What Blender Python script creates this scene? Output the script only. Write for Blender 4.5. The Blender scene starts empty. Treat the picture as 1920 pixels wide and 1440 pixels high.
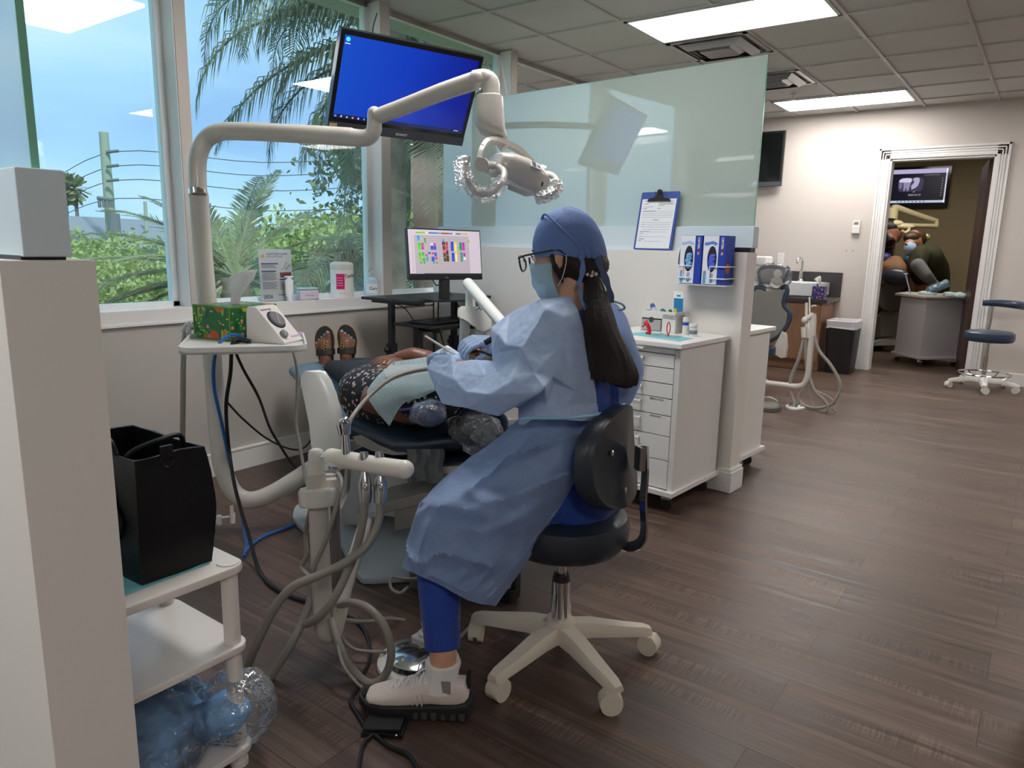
import bpy, bmesh, math, random
from mathutils import Vector, Matrix, noise
from math import pi, sin, cos, radians as R
random.seed(7)
EXPO, SKY, SUN, LIGHT, SCR = 0.9, 0.70, 2.0, 11.0, 0.5
S = bpy.context.scene
COL = S.collection
# ---------------------------------------------------------------- camera
FPX = 1353.1; YAW, PIT, ROL = 0.63374, 0.190571, 0.021097
CAM = Vector((0, 0, 1.2))
cf = Vector((-sin(YAW)*cos(PIT), cos(YAW)*cos(PIT), -sin(PIT)))
_r = Vector((cos(YAW), sin(YAW), 0)); _u = _r.cross(cf)
cr = cos(ROL)*_r + sin(ROL)*_u; cu = -sin(ROL)*_r + cos(ROL)*_u
cd = bpy.data.cameras.new('camera'); cam = bpy.data.objects.new('camera', cd); COL.objects.link(cam)
cd.sensor_width = 36; cd.lens = FPX/1920*36; cd.clip_end = 300; cd.clip_start = .02
cam.matrix_world = Matrix(((cr.x, cu.x, -cf.x, CAM.x), (cr.y, cu.y, -cf.y, CAM.y), (cr.z, cu.z, -cf.z, CAM.z), (0, 0, 0, 1)))
S.camera = cam
def ray(px, py): return cf + cr*((px-960)/FPX) - cu*((py-720)/FPX)
def D(px, py, d): return CAM + ray(px, py)*d          # a point at real distance d along the view axis
def PX(px, py, x): q = ray(px, py); return CAM + q*((x-CAM.x)/q.x)
def PY(px, py, y): q = ray(px, py); return CAM + q*((y-CAM.y)/q.y)
def PZ(px, py, z): q = ray(px, py); return CAM + q*((z-CAM.z)/q.z)
# ---------------------------------------------------------------- world, sun, exposure
S.view_settings.view_transform = 'Standard'; S.view_settings.look = 'None'
S.view_settings.gamma = 1; S.view_settings.use_curve_mapping = False
S.view_settings.exposure = EXPO
w = bpy.data.worlds.new('sky'); S.world = w; w.use_nodes = True
nt = w.node_tree; nt.nodes.clear()
def nn(nt, t, **k):
    n = nt.nodes.new(t)
    for a, b in k.items(): setattr(n, a, b)
    return n
wo = nn(nt, 'ShaderNodeOutputWorld'); bg = nn(nt, 'ShaderNodeBackground')
tc = nn(nt, 'ShaderNodeTexCoord'); mp = nn(nt, 'ShaderNodeMapping'); mp.inputs['Scale'].default_value = (1, 1, 2.6)
nz = nn(nt, 'ShaderNodeTexNoise'); nz.inputs['Scale'].default_value = 2.3; nz.inputs['Detail'].default_value = 5; nz.inputs['Roughness'].default_value = .45
rp = nn(nt, 'ShaderNodeValToRGB')
e = rp.color_ramp.elements
e[0].position = .34; e[0].color = (.36, .56, .86, 1); e[1].position = .72; e[1].color = (.72, .88, 1.0, 1)
m_ = e.new(.52); m_.color = (.47, .71, .95, 1)
nt.links.new(tc.outputs['Generated'], mp.inputs[0]); nt.links.new(mp.outputs[0], nz.inputs['Vector'])
nt.links.new(nz.outputs['Fac'], rp.inputs[0]); nt.links.new(rp.outputs[0], bg.inputs[0]); nt.links.new(bg.outputs[0], wo.inputs[0])
bg.inputs[1].default_value = SKY
def sunlamp():
    l = bpy.data.lights.new('sun', 'SUN'); l.energy = SUN; l.angle = R(6); l.color = (1, .97, .9)
    o = bpy.data.objects.new('sun', l); COL.objects.link(o); o.rotation_euler = (R(8), R(38), 0); o.location = (8, 0, 12)
sunlamp()
# ---------------------------------------------------------------- materials
MATS = {}
def mat(name, col, rough=.5, metal=0, spec=.5, bump=0, bscale=60, coat=0, emit=None, es=1, var=0, vscale=4, sheen=0, alpha=1, trans=0, sss=0, stretch=None):
    if name in MATS: return MATS[name]
    m = bpy.data.materials.new(name); m.use_nodes = True; t = m.node_tree; b = t.nodes['Principled BSDF']
    c = (*col, 1) if len(col) == 3 else col
    b.inputs['Base Color'].default_value = c; b.inputs['Roughness'].default_value = rough; b.inputs['Metallic'].default_value = metal
    b.inputs['Specular IOR Level'].default_value = spec; b.inputs['Coat Weight'].default_value = coat; b.inputs['Coat Roughness'].default_value = .06
    b.inputs['Sheen Weight'].default_value = sheen; b.inputs['Alpha'].default_value = alpha
    b.inputs['Transmission Weight'].default_value = trans
    if sss: b.inputs['Subsurface Weight'].default_value = sss; b.inputs['Subsurface Radius'].default_value = (.02, .008, .004)
    if emit: b.inputs['Emission Color'].default_value = (*emit, 1); b.inputs['Emission Strength'].default_value = es
    if bump or var:
        tc = nn(t, 'ShaderNodeTexCoord'); src = tc.outputs['Object']
        if stretch:
            mp = nn(t, 'ShaderNodeMapping'); mp.inputs['Scale'].default_value = stretch; t.links.new(src, mp.inputs[0]); src = mp.outputs[0]
        if bump:
            n = nn(t, 'ShaderNodeTexNoise'); n.inputs['Scale'].default_value = bscale; n.inputs['Detail'].default_value = 4
            bp = nn(t, 'ShaderNodeBump'); bp.inputs['Strength'].default_value = bump; bp.inputs['Distance'].default_value = .01
            t.links.new(src, n.inputs['Vector']); t.links.new(n.outputs['Fac'], bp.inputs['Height']); t.links.new(bp.outputs[0], b.inputs['Normal'])
        if var:
            n = nn(t, 'ShaderNodeTexNoise'); n.inputs['Scale'].default_value = vscale; n.inputs['Detail'].default_value = 3
            r = nn(t, 'ShaderNodeValToRGB'); r.color_ramp.elements[0].position = .3; r.color_ramp.elements[1].position = .7
            r.color_ramp.elements[0].color = tuple(x*(1-var) for x in c[:3])+(1,); r.color_ramp.elements[1].color = tuple(min(1, x*(1+var)) for x in c[:3])+(1,)
            t.links.new(src, n.inputs['Vector']); t.links.new(n.outputs['Fac'], r.inputs[0]); t.links.new(r.outputs[0], b.inputs['Base Color'])
    MATS[name] = m; return m
def srgb(r, g, b): return tuple((x/255/12.92 if x/255 <= .04045 else ((x/255+.055)/1.055)**2.4) for x in (r, g, b))
def clear_mat(name, tint, ior=1.45, rough=0.0, gain=1.0, base=0.0):
    "thin clear sheet: see-through with a fresnel reflection"
    if name in MATS: return MATS[name]
    m = bpy.data.materials.new(name); m.use_nodes = True; t = m.node_tree; t.nodes.clear()
    o = nn(t, 'ShaderNodeOutputMaterial'); tr = nn(t, 'ShaderNodeBsdfTransparent'); g = nn(t, 'ShaderNodeBsdfGlossy'); mx = nn(t, 'ShaderNodeMixShader')
    tr.inputs[0].default_value = (*tint, 1); g.inputs['Roughness'].default_value = rough; g.inputs[0].default_value = (1, 1, 1, 1)
    fr = nn(t, 'ShaderNodeFresnel'); fr.inputs[0].default_value = ior
    ma = nn(t, 'ShaderNodeMath', operation='MULTIPLY_ADD'); ma.use_clamp = True; ma.inputs[1].default_value = gain; ma.inputs[2].default_value = base
    t.links.new(fr.outputs[0], ma.inputs[0]); t.links.new(ma.outputs[0], mx.inputs[0])
    t.links.new(tr.outputs[0], mx.inputs[1]); t.links.new(g.outputs[0], mx.inputs[2]); t.links.new(mx.outputs[0], o.inputs[0])
    MATS[name] = m; return m
def film_mat(name, tint=(.97, .98, 1), white=.06, bscale=30, bump=1.0):
    "crinkled plastic film"
    if name in MATS: return MATS[name]
    m = clear_mat(name, tint, 1.5, .08, 1.3, .02); t = m.node_tree
    tc = nn(t, 'ShaderNodeTexCoord'); n = nn(t, 'ShaderNodeTexNoise'); n.inputs['Scale'].default_value = bscale; n.inputs['Detail'].default_value = 3; n.inputs['Distortion'].default_value = 1
    bp = nn(t, 'ShaderNodeBump'); bp.inputs['Strength'].default_value = bump; bp.inputs['Distance'].default_value = .02
    t.links.new(tc.outputs['Object'], n.inputs['Vector']); t.links.new(n.outputs['Fac'], bp.inputs['Height'])
    for x in t.nodes:
        if x.type == 'BSDF_GLOSSY' : t.links.new(bp.outputs[0], x.inputs['Normal'])
        if x.type == 'FRESNEL': t.links.new(bp.outputs[0], x.inputs['Normal'])
    df = nn(t, 'ShaderNodeBsdfDiffuse'); df.inputs[0].default_value = (.9, .93, .95, 1); mx = nn(t, 'ShaderNodeMixShader'); mx.inputs[0].default_value = white
    o = [x for x in t.nodes if x.type == 'OUTPUT_MATERIAL'][0]; s = o.inputs[0].links[0].from_socket
    t.links.new(s, mx.inputs[1]); t.links.new(df.outputs[0], mx.inputs[2]); t.links.new(mx.outputs[0], o.inputs[0])
    return m
# ---------------------------------------------------------------- mesh helpers
def BM(): return bmesh.new()
def orient(d, up=Vector((0, 0, 1))):
    d = Vector(d).normalized()
    x = up.cross(d)
    if x.length < 1e-5: x = Vector((1, 0, 0)).cross(d)
    x.normalize(); y = d.cross(x)
    return x, y, d
def xf(bm, vs, M):
    for v in vs: v.co = M @ v.co
def frame(o, x, y, z):
    o, x, y, z = Vector(o), Vector(x), Vector(y), Vector(z)
    return Matrix(((x.x, y.x, z.x, o.x), (x.y, y.y, z.y, o.y), (x.z, y.z, z.z, o.z), (0, 0, 0, 1)))
def T(o, rz=0): return Matrix.Translation(Vector(o)) @ Matrix.Rotation(rz, 4, 'Z')
def join(bm, b2, M=None):
    me = bpy.data.meshes.new('t'); b2.to_mesh(me)
    if M: me.transform(M)
    bm.from_mesh(me); bpy.data.meshes.remove(me); b2.free()
def box(bm, c, s, M=None, bev=0, seg=2):
    b2 = bmesh.new(); bmesh.ops.create_cube(b2, size=1)
    for v in b2.verts: v.co = Vector((v.co.x*s[0], v.co.y*s[1], v.co.z*s[2])) + Vector(c)
    if bev: bmesh.ops.bevel(b2, geom=b2.edges[:], offset=bev, segments=seg, affect='EDGES', profile=.5)
    join(bm, b2, M)
def bx(bm, a, b, M=None, bev=0, seg=2):
    box(bm, [(a[i]+b[i])/2 for i in range(3)], [abs(b[i]-a[i]) for i in range(3)], M, bev, seg)
def ring(c, x, y, rx, ry, n, pw=2.0):
    out = []
    for i in range(n):
        a = 2*pi*i/n; ca, sa = cos(a), sin(a)
        if pw != 2: ca = math.copysign(abs(ca)**(2/pw), ca); sa = math.copysign(abs(sa)**(2/pw), sa)
        out.append(c + x*(rx*ca) + y*(ry*sa))
    return out
def loft(bm, rings, closed=True, cap=True):
    vs = [[bm.verts.new(p) for p in r] for r in rings]; n = len(vs[0])
    for a, b in zip(vs[:-1], vs[1:]):
        for i in range(n if closed else n-1):
            j = (i+1) % n
            try: bm.faces.new((a[i], a[j], b[j], b[i]))
            except ValueError: pass
    if cap and closed:
        for r, f in ((vs[0], True), (vs[-1], False)):
            try: bm.faces.new(r[::-1] if f else r)
            except ValueError: pass
    return vs
def cyl(bm, p0, p1, r0, r1=None, n=20):
    p0, p1 = Vector(p0), Vector(p1); r1 = r0 if r1 is None else r1; x, y, d = orient(p1-p0)
    loft(bm, [ring(p0, x, y, r0, r0, n), ring(p1, x, y, r1, r1, n)])
def catmull(pts, k=6):
    pts = [Vector(p) for p in pts]
    if len(pts) < 3 or k < 2: return pts
    P = [2*pts[0]-pts[1]] + pts + [2*pts[-1]-pts[-2]]; out = []
    for i in range(1, len(P)-2):
        for j in range(k):
            t = j/k; a, b, c, d = P[i-1:i+3]
            out.append(.5*((2*b)+(c-a)*t+(2*a-5*b+4*c-d)*t*t+(3*b-a-3*c+d)*t**3))
    out.append(pts[-1]); return out
def tube(bm, pts, r, n=12, k=6, rf=None, flat=1.0, up=None):
    P = catmull(pts, k); m = len(P); rs = []
    x = None
    for i, p in enumerate(P):
        d = (P[min(i+1, m-1)]-P[max(i-1, 0)]); 
        if d.length < 1e-7: d = Vector((0, 0, 1))
        d.normalize()
        if x is None:
            x, y, _ = orient(d, Vector(up) if up else Vector((0, 0, 1)))
        else:
            x = (x - d*x.dot(d)); x.normalize(); y = d.cross(x)
        rr = rf(i/(m-1)) if rf else r
        rs.append(ring(p, x, y, rr, rr*flat, n))
    loft(bm, rs)
def lathe(bm, prof, o=(0, 0, 0), ax=(0, 0, 1), n=28, sx=1, sy=1):
    o = Vector(o); x, y, d = orient(ax)
    rs = [ring(o+d*z, x, y, max(r, 1e-4)*sx, max(r, 1e-4)*sy, n) for r, z in prof]
    loft(bm, rs)
def ball(bm, c, r, M=None, u=20, v=12):
    b2 = bmesh.new(); bmesh.ops.create_uvsphere(b2, u_segments=u, v_segments=v, radius=1)
    r = (r, r, r) if isinstance(r, (int, float)) else r
    mm = Matrix.Diagonal((*r, 1)); mm = (M.to_4x4() if M else Matrix.Identity(4)) @ mm
    join(bm, b2, Matrix.Translation(Vector(c)) @ mm)
def prism(bm, pts, t0, t1, M=None, bev=0, seg=2):
    "polygon in local xy, thick in local z"
    b2 = bmesh.new(); a = [b2.verts.new((p[0], p[1], t0)) for p in pts]; b = [b2.verts.new((p[0], p[1], t1)) for p in pts]; n = len(pts)
    b2.faces.new(a[::-1]); b2.faces.new(b)
    for i in range(n): b2.faces.new((a[i], a[(i+1) % n], b[(i+1) % n], b[i]))
    bmesh.ops.recalc_face_normals(b2, faces=b2.faces[:])
    if bev:
        es = [e for e in b2.edges if abs(e.verts[0].co.z-e.verts[1].co.z) < 1e-6]
        bmesh.ops.bevel(b2, geom=es, offset=bev, segments=seg, affect='EDGES', profile=.5)
    join(bm, b2, M)
def rrect(w, h, r, k=5, cx=0, cy=0):
    out = []
    for sx, sy, a0 in ((1, 1, 0), (-1, 1, 90), (-1, -1, 180), (1, -1, 270)):
        for i in range(k+1):
            a = R(a0+90*i/k); out.append((cx+sx*(w/2-r)+r*cos(a), cy+sy*(h/2-r)+r*sin(a)))
    return out
def sheet(bm, grid, th=0):
    "grid of points -> quad sheet, thickness th"
    n, m = len(grid), len(grid[0]); V = [[bm.verts.new(p) for p in r] for r in grid]
    for i in range(n-1):
        for j in range(m-1): bm.faces.new((V[i][j], V[i+1][j], V[i+1][j+1], V[i][j+1]))
    if th: bmesh.ops.solidify(bm, geom=bm.faces[:], thickness=th)
def quad(bm, a, b, c, d): bm.faces.new([bm.verts.new(p) for p in (a, b, c, d)])
def obj(name, bm, m, parent=None, ang=35, flat=False):
    me = bpy.data.meshes.new(name); bmesh.ops.recalc_face_normals(bm, faces=bm.faces[:]); bm.to_mesh(me); bm.free()
    return obm(name, me, m, parent, ang, flat)
def obm(name, me, m, parent=None, ang=35, flat=False):
    if not flat:
        me.polygons.foreach_set('use_smooth', [True]*len(me.polygons)); me.set_sharp_from_angle(angle=R(ang))
    me.materials.clear(); me.materials.append(m if not isinstance(m, str) else MATS[m])
    o = bpy.data.objects.new(name, me); COL.objects.link(o)
    if not flat: wn = o.modifiers.new('normals', 'WEIGHTED_NORMAL'); wn.keep_sharp = True
    if parent:
        o.parent = parent; o.matrix_parent_inverse = WM(parent).inverted()
    return o
def WM(o):
    M = o.matrix_basis.copy()
    return (WM(o.parent) @ o.matrix_parent_inverse @ M) if o.parent else M
def tag(o, label, cat, group=None, kind=None):
    o['label'] = label; o['category'] = cat
    if group: o['group'] = group
    if kind: o['kind'] = kind
    return o
def thing(name, loc, label, cat, group=None, kind=None):
    o = bpy.data.objects.new(name, None); COL.objects.link(o); o.location = loc; o.empty_display_size = .05
    return tag(o, label, cat, group, kind)
def lab(o, l): o['label'] = l; return o
def struct(name, bm, m, ang=35):
    o = obj(name, bm, m, None, ang); o['kind'] = 'structure'; return o
def copy_thing(root, M, label, group=None):
    "M moves the source's world to the copy's world"
    r = root.copy(); COL.objects.link(r); r.matrix_basis = M @ root.matrix_basis; r['label'] = label
    if group: r['group'] = group
    def rec(src, dst):
        for ch in src.children:
            c = ch.copy(); COL.objects.link(c); c.parent = dst; c.matrix_parent_inverse = ch.matrix_parent_inverse.copy(); rec(ch, c)
    rec(root, r); return r
def text(name, s, size, M, m, parent=None, ext=.0004, align='LEFT', bold=0, sx=1):
    cu_ = bpy.data.curves.new(name, 'FONT'); cu_.body = s; cu_.size = size; cu_.extrude = ext; cu_.align_x = align; cu_.offset = bold; cu_.resolution_u = 2
    o = bpy.data.objects.new(name, cu_); me = bpy.data.meshes.new_from_object(o); bpy.data.objects.remove(o); bpy.data.curves.remove(cu_)
    me.transform(M @ Matrix.Diagonal((sx, 1, 1, 1))); return obm(name, me, m, parent, flat=True)
def evalmesh(o):
    dg = bpy.context.evaluated_depsgraph_get(); dg.update()
    me = bpy.data.meshes.new_from_object(o.evaluated_get(dg)); bpy.data.objects.remove(o); return me
def blob(bm, vox=.01, smooth=6, fac=.6):
    "fuse overlapping closed pieces into one continuous surface"
    me = bpy.data.meshes.new('b'); bmesh.ops.recalc_face_normals(bm, faces=bm.faces[:]); bm.to_mesh(me); bm.free(); o = bpy.data.objects.new('b', me); COL.objects.link(o)
    md = o.modifiers.new('r', 'REMESH'); md.mode = 'VOXEL'; md.voxel_size = vox; md.adaptivity = 0
    if smooth:
        sm = o.modifiers.new('s', 'SMOOTH'); sm.factor = fac; sm.iterations = smooth
    me2 = evalmesh(o); return me2
def cap(bm, p0, r0, p1, r1, n=16, fl=1.0):
    "tapered capsule"
    p0, p1 = Vector(p0), Vector(p1); x, y, d = orient(p1-p0); L = (p1-p0).length; rs = []
    for i in range(5): a = pi/2*(i+.15)/5; rs.append(ring(p0-d*r0*cos(a), x, y, r0*sin(a), r0*sin(a)*fl, n))
    for i in range(5): t = i/4; rr = r0+(r1-r0)*t; rs.append(ring(p0+d*L*t, x, y, rr, rr*fl, n))
    for i in range(4, -1, -1): a = pi/2*(i+.15)/5; rs.append(ring(p1+d*r1*cos(a), x, y, r1*sin(a), r1*sin(a)*fl, n))
    loft(bm, rs)
def limb(bm, pts, fl=1.0):
    for (a, ra), (b, rb) in zip(pts[:-1], pts[1:]): cap(bm, a, ra, b, rb, fl=fl)
def displace(me, fn):
    me.update(); ns = [v.normal.copy() for v in me.vertices]
    for v, n in zip(me.vertices, ns): v.co = v.co + n*fn(v.co, n)
    me.update(); return me
def crease(p, s, seed=0):
    q = p*s + Vector((seed, seed*1.7, -seed)); a = noise.noise(q); b = noise.noise(q*2.3+Vector((5, 1, 9)))
    return (1-abs(a)*2.2)*.6 + (1-abs(b)*2.2)*.3
# ---------------------------------------------------------------- common materials
WHITE = mat('white_plastic', srgb(222, 220, 215), .35)
BEIGE = mat('ivory_enamel', srgb(205, 200, 192), .28, coat=.3)
BLACKP = mat('black_plastic', (.012, .012, .013), .4)
CHROME = mat('chrome', (.75, .75, .76), .12, 1)
STEEL = mat('steel', (.5, .5, .5), .28, 1)
GRAYHOSE = mat('grey_hose', srgb(150, 145, 138), .5)
INK = mat('ink', (.02, .02, .03), .6)
PAPER = mat('paper', srgb(235, 238, 242), .7)
# ================================================================ the room
CZ = 2.575
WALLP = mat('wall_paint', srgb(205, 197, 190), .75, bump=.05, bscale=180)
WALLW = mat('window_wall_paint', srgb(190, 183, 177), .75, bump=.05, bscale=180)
TRIM = mat('trim_white', srgb(232, 230, 228), .35)
FRAMEM = mat('window_frame', srgb(226, 232, 234), .4)
def floor_mat():
    m = bpy.data.materials.new('wood_floor'); m.use_nodes = True; t = m.node_tree; b = t.nodes['Principled BSDF']; L = t.links
    tc = nn(t, 'ShaderNodeTexCoord'); mp = nn(t, 'ShaderNodeMapping'); L.new(tc.outputs['Object'], mp.inputs[0])
    br = nn(t, 'ShaderNodeTexBrick'); br.inputs['Scale'].default_value = 1; br.inputs['Brick Width'].default_value = 1.22; br.inputs['Row Height'].default_value = .18
    br.inputs['Mortar Size'].default_value = .0012; br.inputs['Mortar Smooth'].default_value = .2; br.inputs['Bias'].default_value = 0
    br.inputs['Color1'].default_value = (0, 0, 0, 1); br.inputs['Color2'].default_value = (1, 1, 1, 1); br.inputs['Mortar'].default_value = (.5, .5, .5, 1); br.offset = .37
    L.new(mp.outputs[0], br.inputs['Vector'])
    # shift the grain per plank
    vm = nn(t, 'ShaderNodeVectorMath', operation='MULTIPLY_ADD'); vm.inputs[1].default_value = (7, 13, 0)
    L.new(br.outputs['Color'], vm.inputs[0]); L.new(mp.outputs[0], vm.inputs[2])
    def nz(sx, sy, det, sc=1, dist=0):
        m2 = nn(t, 'ShaderNodeMapping'); m2.inputs['Scale'].default_value = (sx, sy, 1); L.new(vm.outputs[0], m2.inputs[0])
        n = nn(t, 'ShaderNodeTexNoise'); n.inputs['Scale'].default_value = sc; n.inputs['Detail'].default_value = det; n.inputs['Distortion'].default_value = dist
        L.new(m2.outputs[0], n.inputs['Vector']); return n.outputs['Fac']
    g1 = nz(1.1, 34, 4, 1, .4); g2 = nz(5, 150, 3); g3 = nz(.8, 3, 2)
    r = nn(t, 'ShaderNodeValToRGB'); e = r.color_ramp.elements
    e[0].position = .32; e[0].color = (*srgb(50, 40, 35), 1); e[1].position = .68; e[1].color = (*srgb(124, 101, 88), 1)
    k = e.new(.5); k.color = (*srgb(85, 67, 58), 1)
    def mix(a, b_, f):
        n = nn(t, 'ShaderNodeMix', data_type='FLOAT'); n.inputs[0].default_value = f; L.new(a, n.inputs[2]); L.new(b_, n.inputs[3]); return n.outputs[0]
    v = mix(g1, g2, .28); v = mix(v, g3, .3); v = mix(v, br.outputs['Color'], .07); L.new(v, r.inputs[0])
    # saw marks across the planks
    m3 = nn(t, 'ShaderNodeMapping'); m3.inputs['Scale'].default_value = (170, 9, 1); L.new(vm.outputs[0], m3.inputs[0])
    n3 = nn(t, 'ShaderNodeTexNoise'); n3.inputs['Scale'].default_value = 1; n3.inputs['Detail'].default_value = 1; L.new(m3.outputs[0], n3.inputs['Vector'])
    msk = nz(2.2, 9, 1); mr = nn(t, 'ShaderNodeMapRange'); mr.inputs[1].default_value = .55; mr.inputs[2].default_value = .66; L.new(msk, mr.inputs[0])
    mm = nn(t, 'ShaderNodeMath', operation='MULTIPLY'); L.new(mr.outputs[0], mm.inputs[0]); mm.inputs[1].default_value = .26
    hs = nn(t, 'ShaderNodeMix', data_type='RGBA', blend_type='OVERLAY'); L.new(mm.outputs[0], hs.inputs[0]); L.new(r.outputs[0], hs.inputs[6])
    r3 = nn(t, 'ShaderNodeValToRGB'); r3.color_ramp.elements[0].position = .42; r3.color_ramp.elements[1].position = .58; L.new(n3.outputs['Fac'], r3.inputs[0]); L.new(r3.outputs[0], hs.inputs[7])
    # dark joints
    jm = nn(t, 'ShaderNodeMix', data_type='RGBA'); L.new(br.outputs['Fac'], jm.inputs[0]); L.new(hs.outputs[2], jm.inputs[6]); jm.inputs[7].default_value = (.012, .009, .008, 1)
    L.new(jm.outputs[2], b.inputs['Base Color'])
    rr = nn(t, 'ShaderNodeMapRange'); rr.inputs[1].default_value = .3; rr.inputs[2].default_value = .7; rr.inputs[3].default_value = .32; rr.inputs[4].default_value = .5; L.new(g1, rr.inputs[0]); L.new(rr.outputs[0], b.inputs['Roughness'])
    bp = nn(t, 'ShaderNodeBump'); bp.inputs['Strength'].default_value = .25; bp.inputs['Distance'].default_value = .002; L.new(g2, bp.inputs['Height']); L.new(bp.outputs[0], b.inputs['Normal'])
    return m
bm = BM(); bx(bm, (-3.34, -3.2, -.1), (4.2, 12.6, 0)); struct('floor', bm, floor_mat())
# ceiling tiles and grid
TILE = mat('ceiling_tile', srgb(205, 205, 203), .9, bump=.25, bscale=260)
bm = BM(); bx(bm, (-3.56, -3.2, CZ+.012), (4.2, 8.2, CZ+.15)); struct('ceiling', bm, TILE)
bm = BM()
g0x, g0y, gs = -1.18, 4.27, .59
i = -4
while g0x+i*gs < 4.2:
    x = g0x+i*gs; 
    if x > -3.55: bx(bm, (x-.012, -3.2, CZ), (x+.012, 8.15, CZ+.014))
    i += 1
for j in range(-13, 7):
    y = g0y+j*gs; bx(bm, (-3.53, y-.012, CZ+.0008), (4.2, y+.012, CZ+.013))
struct('trim_1', bm, mat('grid_white', srgb(196, 196, 194), .5))
# window wall: below the sill and piers, front plane x=-3.33, glass at x=-3.53
PIERS = [(-2.58+.0, -2.50), (-1.93, -1.86), (-.65, -.575), (.62, .70), (1.897, 1.953), (3.165, 3.235), (4.445, 4.515), (5.72, 5.79), (6.99, 7.06)]
bm = BM()
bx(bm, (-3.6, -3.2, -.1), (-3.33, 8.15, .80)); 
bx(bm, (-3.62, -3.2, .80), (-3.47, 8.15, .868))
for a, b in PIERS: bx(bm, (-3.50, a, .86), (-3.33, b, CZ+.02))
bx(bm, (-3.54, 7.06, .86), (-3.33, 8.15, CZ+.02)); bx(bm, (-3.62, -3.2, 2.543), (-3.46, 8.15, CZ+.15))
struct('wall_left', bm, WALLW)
bm = BM(); bx(bm, (-3.50, -3.2, .806), (-3.322, 8.15, .872), bev=.003); bx(bm, (-3.33, -3.2, .80), (-3.315, 8.15, .812)); struct('trim_2', bm, TRIM)
GLASS = clear_mat('window_glass', (.76, .93, .97), 1.52, 0, 2.2, .03)
edges = [-3.2] + [v for p in PIERS for v in p] + [8.15]
k = 1
for a, b in zip(edges[0::2], edges[1::2]):
    if b-a < .2 or a > 7.0: continue
    bm = BM()
    for (y0, y1, z0, z1) in ((a, a+.035, .872, 2.545), (b-.035, b, .872, 2.545), (a, b, .872, .895), (a, b, 2.55, 2.545)): bx(bm, (-3.475, y0, z0), (-3.43, y1, z1))
    fr = struct('window_%d' % k, bm, FRAMEM)
    bm = BM(); quad(bm, (-3.45, a, .872), (-3.45, b, .872), (-3.45, b, 2.54), (-3.45, a, 2.54)); obj('pane', bm, GLASS, fr); k += 1
# painted reveals on the piers (pale aqua from the sky is light, the paint is white)
bm = BM()
for a, b in PIERS:
    bx(bm, (-3.44, a-.004, .872), (-3.335, a, CZ-.002)); bx(bm, (-3.44, b, .872), (-3.335, b+.004, CZ-.002))
struct('trim_3', bm, TRIM)
# back wall with door opening x -1.42..-.545, z<2.10
DX0, DX1, DZ, YB = -1.42, -.545, 2.10, 8.15
bm = BM(); bx(bm, (-3.56, YB, -.1), (DX0, YB+.12, CZ+.15)); bx(bm, (DX1, YB, -.1), (4.2, YB+.12, CZ+.15)); bx(bm, (DX0, YB, DZ), (DX1, YB+.12, CZ+.15)); struct('wall_back', bm, WALLP)
bm = BM()  # fluted casing
cw = .105
def casing(bm, a, b, hor):
    for (o0, o1, t) in ((0, .105, .012), (.004, .03, .02), (.040, .052, .017), (.062, .074, .019), (.085, .105, .024)):
        if hor: bx(bm, (DX0-o1, YB-t, DZ+o0), (DX1+o1, YB, DZ+o1), bev=.002)
        elif a == 'L': bx(bm, (DX0-o1, YB-t, 0), (DX0-o0, YB, DZ+o1), bev=.002)
        else: bx(bm, (DX1+o0, YB-t, 0), (DX1+o1, YB, DZ+o1), bev=.002)
casing(bm, 'L', 0, False); casing(bm, 'R', 0, False); casing(bm, 0, 0, True)
bx(bm, (DX0-.001, YB-.005, 0), (DX0+.015, YB+.14, DZ)); bx(bm, (DX1-.015, YB-.005, 0), (DX1+.001, YB+.14, DZ)); bx(bm, (DX0, YB-.005, DZ-.015), (DX1, YB+.14, DZ+.001))
struct('trim_4', bm, TRIM)
DOORB = mat('dark_door_wood', srgb(58, 34, 26), .45, var=.25, vscale=3, stretch=(20, 20, 1))
bm = BM(); M = T((DX1-.02, YB+.13, 0), R(98)); bx(bm, (0, 0, .01), (.84, .04, DZ-.02), M, bev=.003); dr = struct('door_1', bm, DOORB)
# back room
TAN = mat('back_room_paint', srgb(160, 146, 118), .8)
bm = BM(); bx(bm, (-3.5, 12.1, 0), (.9, 12.2, 2.62)); bx(bm, (-3.5, 8.27, 0), (-3.4, 12.2, 2.6)); bx(bm, (.4, 8.27, 0), (.5, 12.2, 2.6)); struct('wall_far', bm, TAN)
bm = BM(); bx(bm, (-3.5, 8.27, 2.6), (.9, 12.2, 2.7)); struct('ceiling_far', bm, TILE)
bm = BM(); bx(bm, (-3.4, 12.085, 0), (.4, 12.1, .13), bev=.003); struct('baseboard_far', bm, TRIM)
bm = BM(); bx(bm, (-3.33, -3.2, 0), (-3.315, 8.15, .115), bev=.003); bx(bm, (-3.33, -3.2, .108), (-3.311, 8.15, .122), bev=.003); struct('baseboard_left', bm, TRIM)
bm = BM(); bx(bm, (-3.3, YB-.015, 0), (DX0-cw, YB, .115), bev=.003); bx(bm, (DX1+cw, YB-.015, 0), (4.2, YB, .115), bev=.003); struct('baseboard_back', bm, TRIM)
bm = BM(); bx(bm, (-3.6, -3.3, -.1), (4.2, -3.2, CZ+.15)); struct('wall_front', bm, WALLP)
bm = BM(); bx(bm, (4.2, -3.3, -.1), (4.3, 12.2, CZ+.15)); struct('wall_right', bm, WALLP)
bm = BM(); bx(bm, (.098, 2.07, 0), (1.6, 2.19, 1.6), bev=.003); struct('wall_aisle', bm, mat('bright_wall', srgb(225, 220, 215), .7))
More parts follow.
